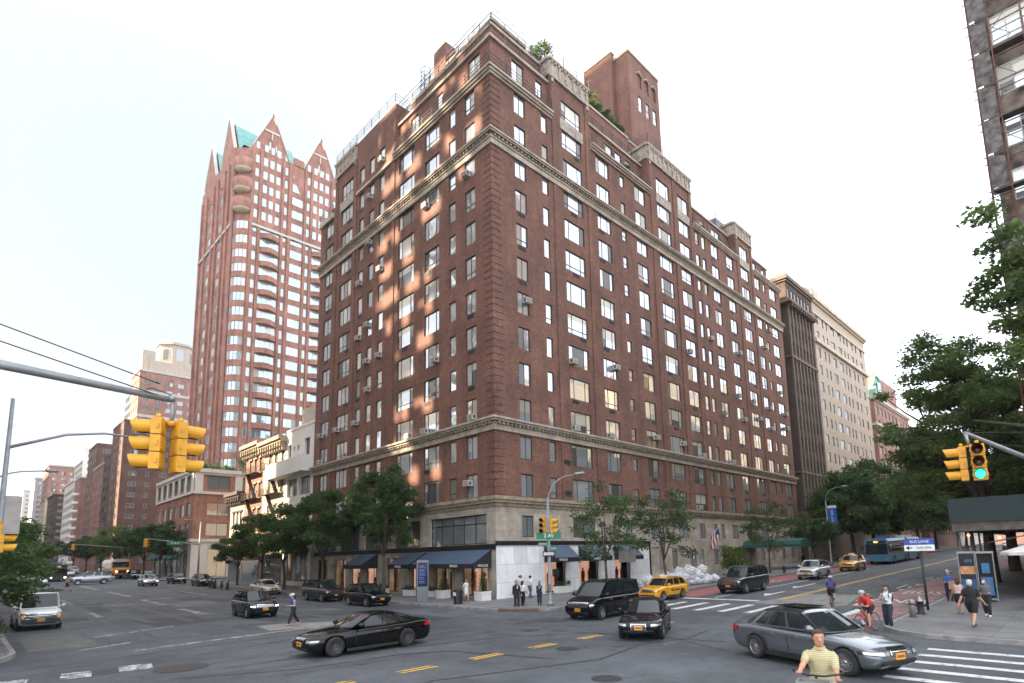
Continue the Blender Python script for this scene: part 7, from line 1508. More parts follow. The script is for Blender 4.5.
def planter(label, x, y, w_, l, h, cone=0, low=.35, group='white planters by the shop'):
    z = tz(x, y)+.15; o = thing('planter', label, 'planter', (x, y, z), 0, group); m = MB()
    m.box(-w_/2, -l/2, 0, w_/2, l/2, h); m.box(-w_/2-.03, -l/2-.03, h-.08, w_/2+.03, l/2+.03, h+.02); m.build('tub', WHITE, o); m = MB(); m.box(-w_/2+.05, -l/2+.05, h+.02, w_/2-.05, l/2-.05, h+.04); m.build('soil', mat('soil', (.03, .022, .015), .9), o)
    p = thing('conical_shrub' if cone else 'low_shrub', ('clipped dark cone shrub growing in the '+label) if cone else ('low green planting in the '+label), 'plant', (x, y, z+h), 0, 'shrubs in the white planters')
    if cone: cl = [(0, 0, .12+cone*i/9, .40*(1-i/10.5)) for i in range(10)]; link('foliage', leaf_mesh('foliage', cl, 2600, .035, LEAF_D, 7, 1.0), p); t = MB(); t.tube([(0, 0, 0), (0, 0, cone)], [.04, .01], 6); t.build('stem', BARK, p)
    else:
        q = random.Random(int(x*10)); cl = [(q.uniform(-.5, .5)*w_, q.uniform(-.5, .5)*l, q.uniform(.05, low), .2) for i in range(12)]; link('foliage', leaf_mesh('foliage', cl, 1500, .04, LEAF, int(x*7)), p); t = MB(); [t.tube([(c[0], c[1], 0), c[:3]], .012, 5) for c in cl]; t.build('stem', BARK, p)
planter('square white planter at the corner shop door', 26.0, 31.6, .85, .85, .62, 1.75); planter('square white planter left of the corner shop door', 26.0, 36.3, .8, .8, .6, 1.6)
planter('long white planter under the second awning', 26.3, 38.2, .5, 1.3, .45); planter('long white planter under the third awning', 26.3, 41.4, .5, 1.3, .45); planter('long white planter beneath the first street awning', 33.4, 30.7, 1.7, .5, .5); planter('long white planter beneath the second street awning', 37.4, 30.7, 1.5, .5, .45)
planter('dark leafed planter left of the tree trunk', 26.3, 45.6, .5, 1.2, .45)
# sidewalk shed
sh = thing('sidewalk_shed', 'dark green timber sidewalk shed on steel posts at the right edge', 'sidewalk shed')
SX, SY = 37.4, 5.75; g = tz(40, 5)+.15
m = MB(); m.box(SX, -22, g+3.75, 66, SY, g+3.95); m.build('deck', mat('shed_plank', (.11, .08, .06), .85, var=.3), sh)
m = MB(); m.box(SX-.06, -22, g+3.95, SX, SY+.06, g+5.25); m.box(SX, SY, g+3.95, 66, SY+.06, g+5.25)
for i in range(14): m.box(SX-.075, SY-.02-i*2, g+3.96, SX-.062, SY-i*2+.02, g+5.24); m.box(SX+i*2, SY+.062, g+3.96, SX+i*2+.04, SY+.075, g+5.24)
m.build('parapet', mat('shed_green', (.012, .026, .028), .65, var=.2), sh)
m = MB(); m.box(SX, -22, g+3.5, SX+.15, SY, g+3.749); m.box(SX+.152, SY-.15, g+3.5, 66, SY, g+3.749)
for i in range(9): m.box(SX+.16, SY-2.9-i*2.4, g+3.55, 66, SY-2.78-i*2.4, g+3.748)
m.build('beam', mat('shed_steel', (.10, .095, .09), .55, .5, var=.3), sh)
for i in range(6):
    for y_ in (SY-.2, 2.2): m = MB(); x_ = SX+.3+i*2.4; m.tube([(x_, y_, tz(x_, 5)+.1), (x_, y_, g+3.5)], .055, 8); m.box(x_-.12, y_-.12, tz(x_, 5)+.15, x_+.12, y_+.12, tz(x_, 5)+.19); m.build('post', MATS['shed_steel'], sh)
for y_ in (-1, -4): m = MB(); m.tube([(SX+.1, y_, .3), (SX+.1, y_, g+3.5)], .055, 8); m.build('post', MATS['shed_steel'], sh)
m = MB(); m.tube([(SX+.3, SY-.2, g+.9), (SX+2.7, SY-.2, g+3.4)], .03, 6); m.tube([(SX+2.7, SY-.2, g+.9), (SX+5.1, SY-.2, g+3.4)], .03, 6); m.tube([(SX+.3, SY-.2, g+2.6), (SX+.3, 2.2, g+3.3)], .03, 6); m.tube([(SX+.3, 2.2, g+.6), (SX+.3, -1, g+3.3)], .03, 6); m.build('brace', MATS['shed_steel'], sh)
m = MB(); m.lathe([(0, 0), (.07, .05), (.07, .12), (0, .16)], (SX+.6, SY-.6, g+3.2), 10); m.build('warning_lamp', mat('lamp_orange_lit', (1, .18, .06), .3, emit=1.5), sh)
m = MB(); m.box(39.5, 1.2, 0, 66, 1.35, g+3.5); m.build('hoarding', mat('hoarding_dark', (.014, .016, .018), .8), sh)
# phone booths with posters
for i, (x_, y_, lab) in enumerate(((36.85, 5.22, 'glass-sided booth with an orange poster, left one beside the shed'), (36.55, 4.42, 'glass-sided booth with a pale blue machine, right one beside the shed'))):
    b = thing('phone_booth', lab, 'booth', (x_, y_, tz(x_, y_)+.15), R(8)); b.scale = (.8, .8, 1.0); m = MB()
    for (a, c) in ((-.45, -.45), (-.45, .41), (.41, -.45), (.41, .41)): m.box(a, c, 0, a+.04, c+.04, 2.45)
    m.box(-.47, -.47, 2.4, .47, .47, 2.5); m.box(-.45, -.41, .1, .45, .41, .16); m.build('frame', GREYM, b); m = MB(); m.box(.38, -.4, .16, .40, .4, 2.4); m.build('back_panel', DARK, b)
    if i == 0:
        m = MB(); m.box(-.44, -.38, 1.35, -.42, .38, 1.75); m.build('poster', mat('poster_orange', (.72, .26, .03), .5, var=.4, scale=5, c2=(.5, .25, .15)), b); m = MB(); m.box(-.44, -.38, .5, -.42, .38, 1.1); m.build('notice_panel', mat('notice_blue', (.02, .10, .22), .5, var=.4, scale=6), b); m = MB(); m.box(-.44, -.3, 1.95, -.42, .1, 2.1); m.build('header_panel', MATS['notice_blue'], b)
        m = MB(); m.box(-.43, -.40, .2, -.425, .40, 2.38); m.build('side_panel', DARK, b)
    else: m = MB(); m.box(-.2, -.3, .3, .2, .3, 1.2); m.box(-.1, -.2, 1.4, .2, .2, 1.9); m.build('machine', mat('machine_blue', (.05, .20, .42), .5, var=.2), b); m = MB(); m.box(-.45, -.44, .3, .4, -.43, 2.3); m.build('glass_side', MATS['clear_glass'], b)
# bus lane sign, hydrant, bollard
s_ = thing('bus_lane_sign', 'tall dark post with a blue and white bus lane sign on the right pavement', 'sign', (31.6, 6.15, tz(31.6, 6.15)+.15)); m = MB(); m.tube([(0, 0, 0), (.03, .04, 3.05)], .055, 8); m.build('post', DKPOLE, s_)
v2 = Vector((-.98, -.19, 0)); t2 = Vector((.19, -.98, 0)); m = MB(); c = Vector((.0, .05, 2.72)); m.obox(c-t2*.62+v2*.08, t2*1.2, v2*.02, Vector((0, 0, .28)), 1); m.obox(c-t2*.62+v2*.08+Vector((0, 0, .282)), t2*1.2, v2*.02, Vector((0, 0, .3)), 0); o = m.build('sign_board', [mat('sign_blue', (.02, .06, .33), .4), WHITE], s_)
lettering('BUS LANE', .17, WHITE, c+v2*.105+Vector((0, 0, .43)), t2, parent=o); lettering('7AM-7PM', .15, BLACKP, c+v2*.105+Vector((0, 0, .14))+t2*.15, t2, parent=o); m = MB(); m.obox(c+v2*.102-t2*.52+Vector((0, 0, .12)), t2*.22, v2*.004, Vector((0, 0, .05))); q3 = [c+v2*.104-t2*.56+Vector((0, 0, .145)), c+v2*.104-t2*.42+Vector((0, 0, .25)), c+v2*.104-t2*.42+Vector((0, 0, .04))]; m.face(q3); m.face(q3[::-1]); m.build('arrow', BLACKP, o)
def hydrant(label, x, y, top):
    o = thing('fire_hydrant', label, 'hydrant', (x, y, tz(x, y)+.15), 0, 'fire hydrants'); m = MB(); m.lathe([(.17, 0), (.17, .06), (.13, .07), (.125, .5), (.16, .52), (.16, .56)], (0, 0, 0), 14); m.tube([(0, -.22, .38), (0, .22, .38)], .06, 8); m.tube([(0, 0, .36), (-.2, 0, .36)], .075, 8); m.build('barrel', BLACKP, o); m = MB(); m.lathe([(.15, .56), (.13, .66), (.07, .73), (.04, .75), (.04, .8), (0, .8)], (0, 0, 0), 14); m.build('bonnet', top, o)
hydrant('black hydrant with silver cap beside the steel bollard', 29.9, 6.1, GREYM); hydrant('black hydrant on the far pavement beside the white SUV', 59.3, 23.7, BLACKP)
o = thing('bollard', 'stubby steel bollard beside the hydrant', 'bollard', (28.65, 6.15, tz(28.65, 6.15)+.15)); m = MB(); m.lathe([(.0, 0), (.13, 0), (.13, .68), (.12, .72), (.05, .75), (0, .76)], (0, 0, 0), 16); m.build('post', mat('worn_steel', (.30, .28, .25), .5, .5, var=.25, scale=8), o); m = MB(); m.lathe([(.135, .52), (.135, .58)], (0, 0, 0), 16); m.build('band', DARK, o)
# cart umbrella at the right edge
q_ = at_x(1040, 560, 33.); o = thing('cart_umbrella', 'white umbrella of a street cart cut by the right edge', 'umbrella', (q_[0], q_[1], tz(33, 3)+.15)); m = MB(); m.tube([(0, 0, 0), (0, 0, 2.7)], .03, 8); m.build('pole', GREYM, o)
m = MB(); n_ = 8
for i in range(n_):
    a, b = 6.283*i/n_, 6.283*(i+1)/n_; m.face([(0, 0, 3.0), (1.35*math.cos(a), 1.35*math.sin(a), 2.55), (1.35*math.cos(b), 1.35*math.sin(b), 2.55)]); m.face([(1.35*math.cos(a), 1.35*math.sin(a), 2.55), (1.35*math.cos(a), 1.35*math.sin(a), 2.42), (1.35*math.cos(b), 1.35*math.sin(b), 2.42), (1.35*math.cos(b), 1.35*math.sin(b), 2.55)])
m.build('canopy', mat('canvas_white', (.7, .68, .64), .8), o)
o = thing('street_cart', 'dark street cart under the white umbrella', 'cart', (q_[0]+.2, q_[1]-.5, tz(33, 3)+.15)); m = MB(); m.box(-.8, -.6, .35, .8, .5, 1.15); m.build('cart_body', DARK, o); m = MB(); m.box(-.85, -.65, 1.15, .85, .55, 1.2); m.build('counter', GREYM, o)
for x_ in (-.5, .5): m = MB(); m.lathe([(.1, -.04), (.3, -.05), (.3, .05), (.1, .04)], (0, 0, 0), 14, 0, 'y'); m.build('wheel', TYRE, o, (x_, .56, .3))
# rubbish bags
BAG = mat('bag_white_film', (.62, .62, .64), .35, var=.18, scale=5, bump=.5, bscale=14); BAGB = mat('bag_clear_brown', (.36, .27, .2), .4, var=.5, scale=5, bump=.4, bscale=14)
bms = []
for k in range(3):
    q = random.Random(200+k); bm = bmesh.new(); bmesh.ops.create_icosphere(bm, subdivisions=4, radius=.42)
    for v in bm.verts:
        d = v.co.normalized(); f = 1+.13*math.sin(5*d.x+k)*math.cos(4*d.y+2*k)+.07*math.sin(11*d.z+7*d.x+k)+.05*math.sin(23*d.x+9*d.y+k)*math.sin(19*d.z-11*d.y)+.022*q.uniform(-1, 1); v.co *= f; v.co.z *= .72
        if d.z > .8: v.co.x *= .55; v.co.y *= .55; v.co.z += .14*(d.z-.8)/.2
    zm = min(v.co.z for v in bm.verts)
    for v in bm.verts: v.co.z = max(v.co.z-zm-.06, 0)
    for f in bm.faces: f.smooth = False
    me = bpy.data.meshes.new('rubbish_bag'); bm.to_mesh(me); bm.free(); bms.append(me)
q = random.Random(77); nb = 0
bagset = []
for me in bms: me.materials.append(BAG); mb2 = me.copy(); mb2.materials.clear(); mb2.materials.append(BAGB); bagset.append((me, mb2))
for layer, (n_, zz) in enumerate(((34, 0), (20, .42), (9, .82))):
    for i in range(n_):
        t = q.random(); x_ = 37.4+t*8.6; y_ = 25.1+q.uniform(-.9, 1.0)*(1-.3*layer)
        hmax = 1 if x_ > 41.5 else 0
        if layer > 1 and not hmax: x_ = q.uniform(42, 45.6)
        if layer == 2: y_ = 25.3+q.uniform(-.4, .4)
        me = bagset[nb % 3][1 if q.random() < .15 else 0]; o = link('rubbish_bag', me, None, (x_, y_, tz(x_, y_)+.15+zz*(.9+.2*q.random()))); o.rotation_euler = (q.uniform(-.2, .2), q.uniform(-.2, .2), q.uniform(0, 6.28)); s_ = q.uniform(.8, 1.25); o.scale = (s_*q.uniform(.9, 1.2), s_, s_)
        tag(o, 'full white plastic rubbish bag in the heap on the pavement' if me in [b_[0] for b_ in bagset] else 'brownish see-through rubbish bag in the heap on the pavement', 'rubbish bag', 'rubbish bags heaped on the pavement'); nb += 1
# ------------------------------------------------------------------ people and bicycles
SKIN = mat('skin', (.46, .27, .19), .6, var=.06, scale=12); SKIN_D = mat('skin_tan', (.33, .18, .12), .6, var=.06, scale=12); EYE_ = mat('eye_dark', (.02, .015, .012), .3); HAIR = mat('hair_dark', (.018, .013, .01), .7); HAIR_B = mat('hair_brown', (.06, .034, .02), .7, bump=.6, bscale=60); HAIR_G = mat('hair_white', (.5, .49, .47), .6); LIP = mat('lips', (.33, .13, .11), .5)
def cloth(n, c, var=.12): return mat('cloth_'+n, c, .85, var=var, scale=7, bump=.25, bscale=18)
NAVYC, BLKC, WHTC, REDC, BLUEC, GREYC, BEIGEC, PINKC, DENIM = cloth('navy', (.02, .025, .045)), cloth('black', (.014, .014, .016)), cloth('white', (.62, .62, .62)), cloth('red', (.55, .035, .03)), cloth('blue', (.03, .10, .34)), cloth('grey', (.12, .12, .13)), cloth('beige', (.42, .33, .22)), cloth('pink', (.55, .36, .34)), cloth('denim', (.06, .10, .19))
SHOE_K, SHOE_W, SHOE_B = mat('shoe_black', (.015, .015, .015), .5), mat('shoe_white', (.6, .6, .6), .6), mat('shoe_brown', (.13, .07, .04), .6)
def ik(a, c, l1, l2, pole):
    a, c, pole = Vector(a), Vector(c), Vector(pole); d = c-a; L_ = min(d.length, (l1+l2)*.999); d.normalize(); c = a+d*L_
    x = (l1*l1-l2*l2+L_*L_)/(2*L_); h = math.sqrt(max(l1*l1-x*x, 0)); p = pole-d*pole.dot(d)
    if p.length < 1e-4: p = Vector((0, 0, 1))-d*d.z
    return a+d*x+p.normalized()*h, c
def ell(m, pts, k=14, mi=0):
    """loft of ellipses: (centre, half x, half y) stacked along z-ish"""
    n = len(m.v)
    for c, a, b in pts:
        for j in range(k): t = 6.2832*j/k; m.v.append((c[0]+a*math.cos(t), c[1]+b*math.sin(t), c[2]))
    for i in range(len(pts)-1):
        for j in range(k): j2 = (j+1) % k; m.f.append((n+i*k+j, n+i*k+j2, n+(i+1)*k+j2, n+(i+1)*k+j)); m.m.append(mi); m.sm.append(True)
    m.f.append(tuple(range(n+k-1, n-1, -1))); e = n+(len(pts)-1)*k; m.f.append(tuple(range(e, e+k))); m.m += [mi, mi]; m.sm += [True, True]
def fuse(m, name, mt, vox):
    o = bpy.data.objects.new('tmp', m.mesh(name, [mt])); col.objects.link(o); r = o.modifiers.new('r', 'REMESH'); r.mode = 'VOXEL'; r.voxel_size = vox; r.use_smooth_shade = True
    s = o.modifiers.new('s', 'SMOOTH'); s.factor = .5; s.iterations = 3
    me = apply_mods(o, name); bpy.data.objects.remove(o); me.materials.clear(); me.materials.append(mt); return me
def person(label, x, y, rz, h=1.7, z=None, pelvis=(0, 0, .525), lean=.03, feet=((.05, .055, .04), (-.04, -.055, .04)), hands=((.05, .17, .47), (.05, -.17, .47)), head=(0, 0), top=WHTC, sleeve=.5, legs=NAVYC, leglen=1., shoe=SHOE_K, hair=HAIR, long_hair=False, skin=SKIN, skirt=None, build=1., cap=None, helmet=None, mask=False, bare=False, group=None, kneedir=(1, 0, 0), elbowdir=(-1, 0, -.3), toe=(1, 0, 0), slim=1., jacket=None, vox=None):
    z = tz(x, y)+.15 if z is None else z
    root = thing('person', label, 'person', (x, y, z), R(rz), group); root.scale = (h, h, h); vox = vox or .0105
    P = Vector(pelvis); sd = Vector((math.sin(lean), 0, math.cos(lean))); fw = Vector((math.cos(lean), 0, -math.sin(lean)))
    waist, chest, neck = P+sd*.10, P+sd*.20, P+sd*.295; hd = neck+Vector((math.sin(lean*.5)*.02+.012, 0, .0))+sd*.04+Vector((.0, 0, .055)); bw = build
    sh = [neck+sd*-.048+Vector((0, s*.098*bw, 0)) for s in (1, -1)]; hp = [P+Vector((0, s*.052*bw, -.01)) for s in (1, -1)]
    KN, AN, EL, WR = [], [], [], []
    for i in (0, 1):
        k, a = ik(hp[i], feet[i], .245, .246, kneedir); KN.append(k); AN.append(a); e, w_ = ik(sh[i], hands[i], .168, .150, elbowdir if not isinstance(elbowdir, list) else elbowdir[i]); EL.append(e); WR.append(w_)
    def torso(m, g=0., lo=-.03, hi=.285):
        q = []
        for t, a, b in ((-.045, .055, .075), (.0, .068, .094), (.05, .066, .088), (.10, .062, .080), (.16, .068, .092), (.22, .068, .100), (.252, .058, .094), (.275, .042, .070), (.295, .032, .042), (.31, .027, .03)):
            if lo <= t <= hi: c = P+sd*t; q.append((c, (a*bw+g), (b*bw+g)))
        # ellipses tilted with the lean are close enough to level slices for an upright torso
        n = len(m.v); k_ = 14
        for c, a, b in q:
            for j in range(k_): t = 6.2832*j/k_; m.v.append(tuple(c+fw*(a*math.cos(t))+Vector((0, b*math.sin(t), 0))))
        for i in range(len(q)-1):
            for j in range(k_): j2 = (j+1) % k_; m.f.append((n+i*k_+j, n+i*k_+j2, n+(i+1)*k_+j2, n+(i+1)*k_+j)); m.m.append(0); m.sm.append(True)
        m.f.append(tuple(range(n+k_-1, n-1, -1))); e = n+(len(q)-1)*k_; m.f.append(tuple(range(e, e+k_))); m.m += [0, 0]; m.sm += [True, True]
    def limb(m, pts, rs, upto=1., g=0.):
        pts = [Vector(p) for p in pts]; 
        if upto < 1:
            tot = sum((b-a).length for a, b in zip(pts[:-1], pts[1:])); left = tot*upto; o2, r2 = [pts[0]], [rs[0]]
            for i, (a, b) in enumerate(zip(pts[:-1], pts[1:])):
                l = (b-a).length
                if l >= left: f = left/l; o2.append(a+(b-a)*f); r2.append(rs[i]+(rs[i+1]-rs[i])*f); break
                o2.append(b); r2.append(rs[i+1]); left -= l
            pts, rs = o2, r2
        m.tube(pts, [r+g for r in rs], 10)
    mid = lambda a, b, f: a+(b-a)*f
    armp = lambda i: ([mid(sh[i], chest, .35), sh[i], mid(sh[i], EL[i], .12), mid(sh[i], EL[i], .5), EL[i], mid(EL[i], WR[i], .35), WR[i]], [.026*bw, .031*bw, .033*bw, .029*bw, .024, .025, .017])
    legp = lambda i: ([hp[i], mid(hp[i], KN[i], .3), KN[i], mid(KN[i], AN[i], .3), AN[i]], [.057*bw, .053*bw, .035, .037, .022])
    m = MB(); torso(m, 0, -.05, .32)
    for i in (0, 1): limb(m, *armp(i)); limb(m, *legp(i)); wd = (WR[i]-EL[i]).normalized(); m.tube([WR[i], WR[i]+wd*.025, WR[i]+wd*.05], [.015, .021, .018], 8); t_ = Vector(toe); m.tube([AN[i]-t_*.03+Vector((0, 0, -.02)), AN[i]+t_*.03+Vector((0, 0, -.02)), AN[i]+t_*.09+Vector((0, 0, -.027))], [.02, .021, .012], 8)
    m.tube([neck+sd*-.03, neck+sd*.02, hd+Vector((-.008, 0, -.02))], [.036, .031, .03], 10)
    yaw, pit = R(head[0]), R(head[1]); hf = Vector((math.cos(yaw)*math.cos(pit), math.sin(yaw)*math.cos(pit), math.sin(pit))); hl_ = Vector((-math.sin(yaw), math.cos(yaw), 0)); hu = hf.cross(hl_)
    H_ = lambda a, b, c: hd+hf*a+hl_*b+hu*c
    n = len(m.v); prof = [(-.068, .012, .012, .022), (-.062, .030, .026, .014), (-.045, .044, .037, .006), (-.02, .052, .042, 0), (.005, .056, .045, -.002), (.03, .055, .045, -.004), (.05, .044, .036, -.006), (.062, .022, .018, -.006)]
    for c, a, b, ox in prof:
        for j in range(12): t = 6.2832*j/12; m.v.append(tuple(H_(ox+a*math.cos(t), b*math.sin(t), c)))
    for i in range(len(prof)-1):
        for j in range(12): j2 = (j+1) % 12; m.f.append((n+i*12+j, n+i*12+j2, n+(i+1)*12+j2, n+(i+1)*12+j)); m.m.append(0); m.sm.append(True)
    m.f.append(tuple(range(n+11, n-1, -1))); m.f.append(tuple(range(n+84, n+96))); m.m += [0, 0]; m.sm += [True, True]
    m.tube([H_(.046, 0, .012), H_(.066, 0, -.014), H_(.05, 0, -.02)], [.006, .0105, .009], 6)
    for s in (1, -1): m.tube([H_(-.006, s*.040, .012), H_(-.01, s*.052, .004), H_(-.004, s*.042, -.016)], [.008, .010, .006], 6)
    me = fuse(m, 'body', skin, vox)
    # fingers, eyes, mouth added to the same mesh
    f = MB()
    for i in (0, 1):
        wd = (WR[i]-EL[i]).normalized(); sdv = wd.cross(Vector((0, 0, 1)) if abs(wd.z) < .9 else Vector((1, 0, 0))).normalized(); nv = sdv.cross(wd)
        for k, (o_, l) in enumerate(((-.015, .040), (-.005, .046), (.005, .043), (.014, .035))): b = WR[i]+wd*.045+sdv*o_; f.tube([b, b+wd*l*.5, b+wd*l*.8+nv*.010, b+wd*l*.75+nv*.024], [.0055, .0052, .0048, .004], 6)
        b = WR[i]+wd*.02-sdv*.014; f.tube([b, b-sdv*.014+wd*.018, b-sdv*.012+wd*.036+nv*.01], [.0065, .006, .0048], 6)
    for s in (1, -1): f.lathe([(0, -.0075), (.009, 0), (0, .0075)], tuple(H_(.046, s*.019, .009)), 8, 1); f.tube([H_(.049, s*.008, .021), H_(.049, s*.019, .024), H_(.043, s*.030, .020)], .0036, 5, 1)
    f.tube([H_(.049, .016, -.037), H_(.055, 0, -.036), H_(.049, -.016, -.037)], .0035, 5, 2)
    bm = bmesh.new(); bm.from_mesh(me); bm.from_mesh(f.mesh('f', [skin, EYE_, LIP])); bm.to_mesh(me); bm.free(); me.materials.clear()
    for q in (skin, EYE_, LIP): me.materials.append(q)
    link('body', me, root)
    if not bare:
        m = MB(); torso(m, .010, -.03, .311)
        for i in (0, 1):
            if sleeve > 0: limb(m, *armp(i), upto=.2+.78*sleeve, g=.0055)
        me = fuse(m, 'shirt', top, vox)
        link('shirt' if not jacket else 'jacket', me, root)
        if sleeve > .3 and not long_hair: m = MB(); cz_ = neck+sd*.012; m.tube([cz_+fw*(.040*math.cos(6.2832*i/12)+.004-.0)+Vector((0, .038*math.sin(6.2832*i/12), -.012*math.cos(6.2832*i/12))) for i in range(13)], .010, 6, cap=False); m.build('collar', top, root)
        if jacket: m = MB(); c = chest+fw*(.086*bw); m.obox(c-Vector((0, .016, .055)), (0, .032, 0), fw*.006, sd*.13); m.build('shirt_front', jacket, root)
    if leglen > 0 and not skirt:
        m = MB(); torso(m, .012, -.05, .06)
        for i in (0, 1): limb(m, *legp(i), upto=.97*leglen, g=.011)
        link('trousers' if leglen > .6 else 'shorts', fuse(m, 'trousers', legs, vox), root)
    if skirt:
        mt, zl, fl = skirt; m = MB(); zl = max(zl, .05)
        ell(m, [((P.x, 0, P.z+.1), .07*bw, .09*bw), ((P.x, 0, P.z), .085*bw, .105*bw), ((P.x+.005, 0, (P.z+zl)/2), .085+fl*.5, .105+fl*.5), ((P.x+.01, 0, zl), .085+fl, .1+fl)], 18); m.build('skirt', mt, root)
    for i in (0, 1): t_ = Vector(toe); m = MB(); m.tube([AN[i]-t_*.04+Vector((0, 0, -.018)), AN[i]+t_*.01+Vector((0, 0, -.012)), AN[i]+t_*.07+Vector((0, 0, -.023)), AN[i]+t_*.105+Vector((0, 0, -.027))], [.022, .027, .024, .013], 8); m.build('shoe', shoe, root)
    if hair:
        m = MB(); n = len(m.v); ps = [(-.03 if not long_hair else -.05, .050, .049, -.022), (.0, .060, .053, -.016), (.03, .064, .053, -.008), (.055, .052, .044, -.008), (.070, .022, .02, -.008)]
        for c, a, b, ox in ps:
            for j in range(14): t = 6.2832*j/14; fr = math.cos(t) > .35 and c < .034; m.v.append(tuple(H_(ox+a*math.cos(t)*(.55 if fr else 1), b*math.sin(t)*(.96 if fr else 1), c)))
        for i in range(4):
            for j in range(14): j2 = (j+1) % 14; m.f.append((n+i*14+j, n+i*14+j2, n+(i+1)*14+j2, n+(i+1)*14+j)); m.m.append(0); m.sm.append(True)
        m.f.append(tuple(range(n+56, n+70))); m.m.append(0); m.sm.append(True)
        if long_hair: m.tube([H_(-.03, 0, .04), H_(-.055, 0, -.02), H_(-.055, 0, -.09), H_(-.04, 0, -.15)], [.04, .05, .046, .02], 10)
        m.build('hair', hair, root)
    if cap: m = MB(); m.lathe([(.058, .0), (.058, .03), (.045, .052), (.0, .06)], tuple(H_(-.004, 0, .022)), 14); m.tube([H_(.05, 0, .026), H_(.085, 0, .024), H_(.1, 0, .02)], [.035, .034, .02], 8); m.build('cap', cap, root)
    if helmet: m = MB(); m.lathe([(.066, .0), (.070, .02), (.062, .05), (.03, .068), (0, .07)], tuple(H_(-.004, 0, .018)), 14); m.build('helmet', helmet, root)
    if mask: m = MB(); m.tube([H_(.048, 0, -.008), H_(.056, 0, -.028), H_(.04, 0, -.055)], [.02, .028, .02], 10); m.build('face_mask', mat('mask_pale', (.6, .62, .64), .8), root)
    root['_'] = 0; del root['_']
    return root
def carried(parent_fn, name, label, cat, p, rz=0): return thing(name, label, cat, p, rz)
# group at the corner
person('man in a black suit with open white shirt standing left of the corner group', 23.95, 25.9, 250, 1.6, head=(0, 0), top=BLKC, sleeve=1, legs=BLKC, jacket=WHTC, build=1.08)
person('person in a white top and black trousers in the middle of the corner group', 24.55, 26.0, 20, 1.56, top=WHTC, sleeve=.5, legs=BLKC, hands=((.16, .1, .62), (.1, -.14, .5)), hair=HAIR, long_hair=True)
person('woman in a beige top standing behind the white-topped person', 24.75, 26.75, 200, 1.56, top=BEIGEC, sleeve=.8, legs=cloth('cream', (.4, .36, .3)), hair=HAIR_B, long_hair=True)
person('person in white shirt and dark cap passing by the white marble wall', 28.2, 30.0, 170, 1.66, top=WHTC, sleeve=.5, legs=BEIGEC, feet=((.12, .05, .04), (-.14, -.05, .06)), cap=BLKC)
person('person in white shirt and blue jeans walking away by the marble wall', 28.9, 29.8, 10, 1.6, top=WHTC, sleeve=.45, legs=DENIM, feet=((.16, .05, .04), (-.16, -.05, .07)), hands=((.15, .16, .52), (-.12, -.16, .5)), hair=HAIR, cap=BLKC)
person('woman in dark blazer holding a phone, alone right of the corner group', 25.2, 25.15, 215, 1.5, top=NAVYC, sleeve=1, legs=NAVYC, hands=((.12, .05, .73), (.08, -.12, .52)), hair=HAIR, long_hair=True, jacket=PINKC)
person('woman in a white dress walking past the litter bin', 25.1, 32.3, 265, 1.56, top=WHTC, sleeve=.5, legs=WHTC, skirt=(WHTC, .24, .02), feet=((.09, .04, .04), (-.1, -.04, .06)), hands=((.12, .12, .55), (.0, -.16, .5)), hair=HAIR, shoe=SHOE_B)
person('person standing by the far doorway under the canopy', 72.5, 26.5, 200, 1.65, top=BLKC, sleeve=1, legs=BLKC)
# crossing the avenue
person('woman in white cap and blue top hurrying across the avenue', 12.15, 29.79, 180, 1.62, z=tz(12.15, 29.8)+.01, top=BLUEC, sleeve=0, legs=BLKC, feet=((.17, .05, .045), (-.2, -.05, .07)), hands=((.17, .12, .62), (.1, -.13, .6)), hair=HAIR, long_hair=True, cap=WHTC, shoe=mat('shoe_pink', (.5, .2, .15), .6), lean=.1)
# right pavement
ph = person('man in a white shirt with black backpack looking at his phone', 25.5, 6.3, 172, 1.72, top=WHTC, sleeve=.98, legs=NAVYC, hands=((.20, .03, .68), (.19, -.03, .67)), head=(0, -25), feet=((.03, .06, .04), (-.05, -.06, .04)), z=.03)
o = thing('backpack', 'black backpack worn by the man in the white shirt', 'bag', (25.5, 6.3, .03), R(172)); o.scale = (1.72,)*3; m = MB(); ell(m, [((-.115, 0, .60), .03, .07), ((-.125, 0, .64), .055, .085), ((-.125, 0, .72), .058, .088), ((-.115, 0, .80), .045, .07), ((-.105, 0, .825), .02, .04)], 12); m.build('pack', BLKC, o); m = MB(); [m.tube([(-.08, s*.06, .80), (.0, s*.068, .835), (.068, s*.065, .78), (.07, s*.07, .70)], .010, 6) for s in (1, -1)]; m.build('strap', BLKC, o)
person('man in a blue polo shirt holding a paper bag near the booths', 36.1, 6.0, 188, 1.62, top=BLUEC, sleeve=.5, legs=NAVYC, hands=((.16, .08, .60), (.16, -.08, .60)), head=(0, -10), hair=HAIR_G, skin=SKIN)
o = thing('paper_bag', 'brown paper carrier bag held by the man in blue', 'bag', (35.82, 5.75, tz(36, 6)+.15+.62), R(8)); m = MB(); m.box(-.09, -.22, 0, .09, .2, .42); m.build('bag', mat('kraft_paper', (.36, .22, .12), .8, var=.1), o); m = MB(); m.tube([(0, -.1, .42), (0, -.05, .5), (0, .05, .5), (0, .1, .42)], .006, 5); m.build('handle', MATS['kraft_paper'], o)
person('woman in a pale pink top and dark shorts walking toward the shed', 30.5, 4.75, 10, 1.58, top=PINKC, sleeve=0, legs=BLKC, leglen=.42, feet=((.08, .045, .04), (-.09, -.045, .06)), hair=mat('hair_darkbrown', (.05, .022, .014), .6), long_hair=True, skin=SKIN_D, shoe=SHOE_B)
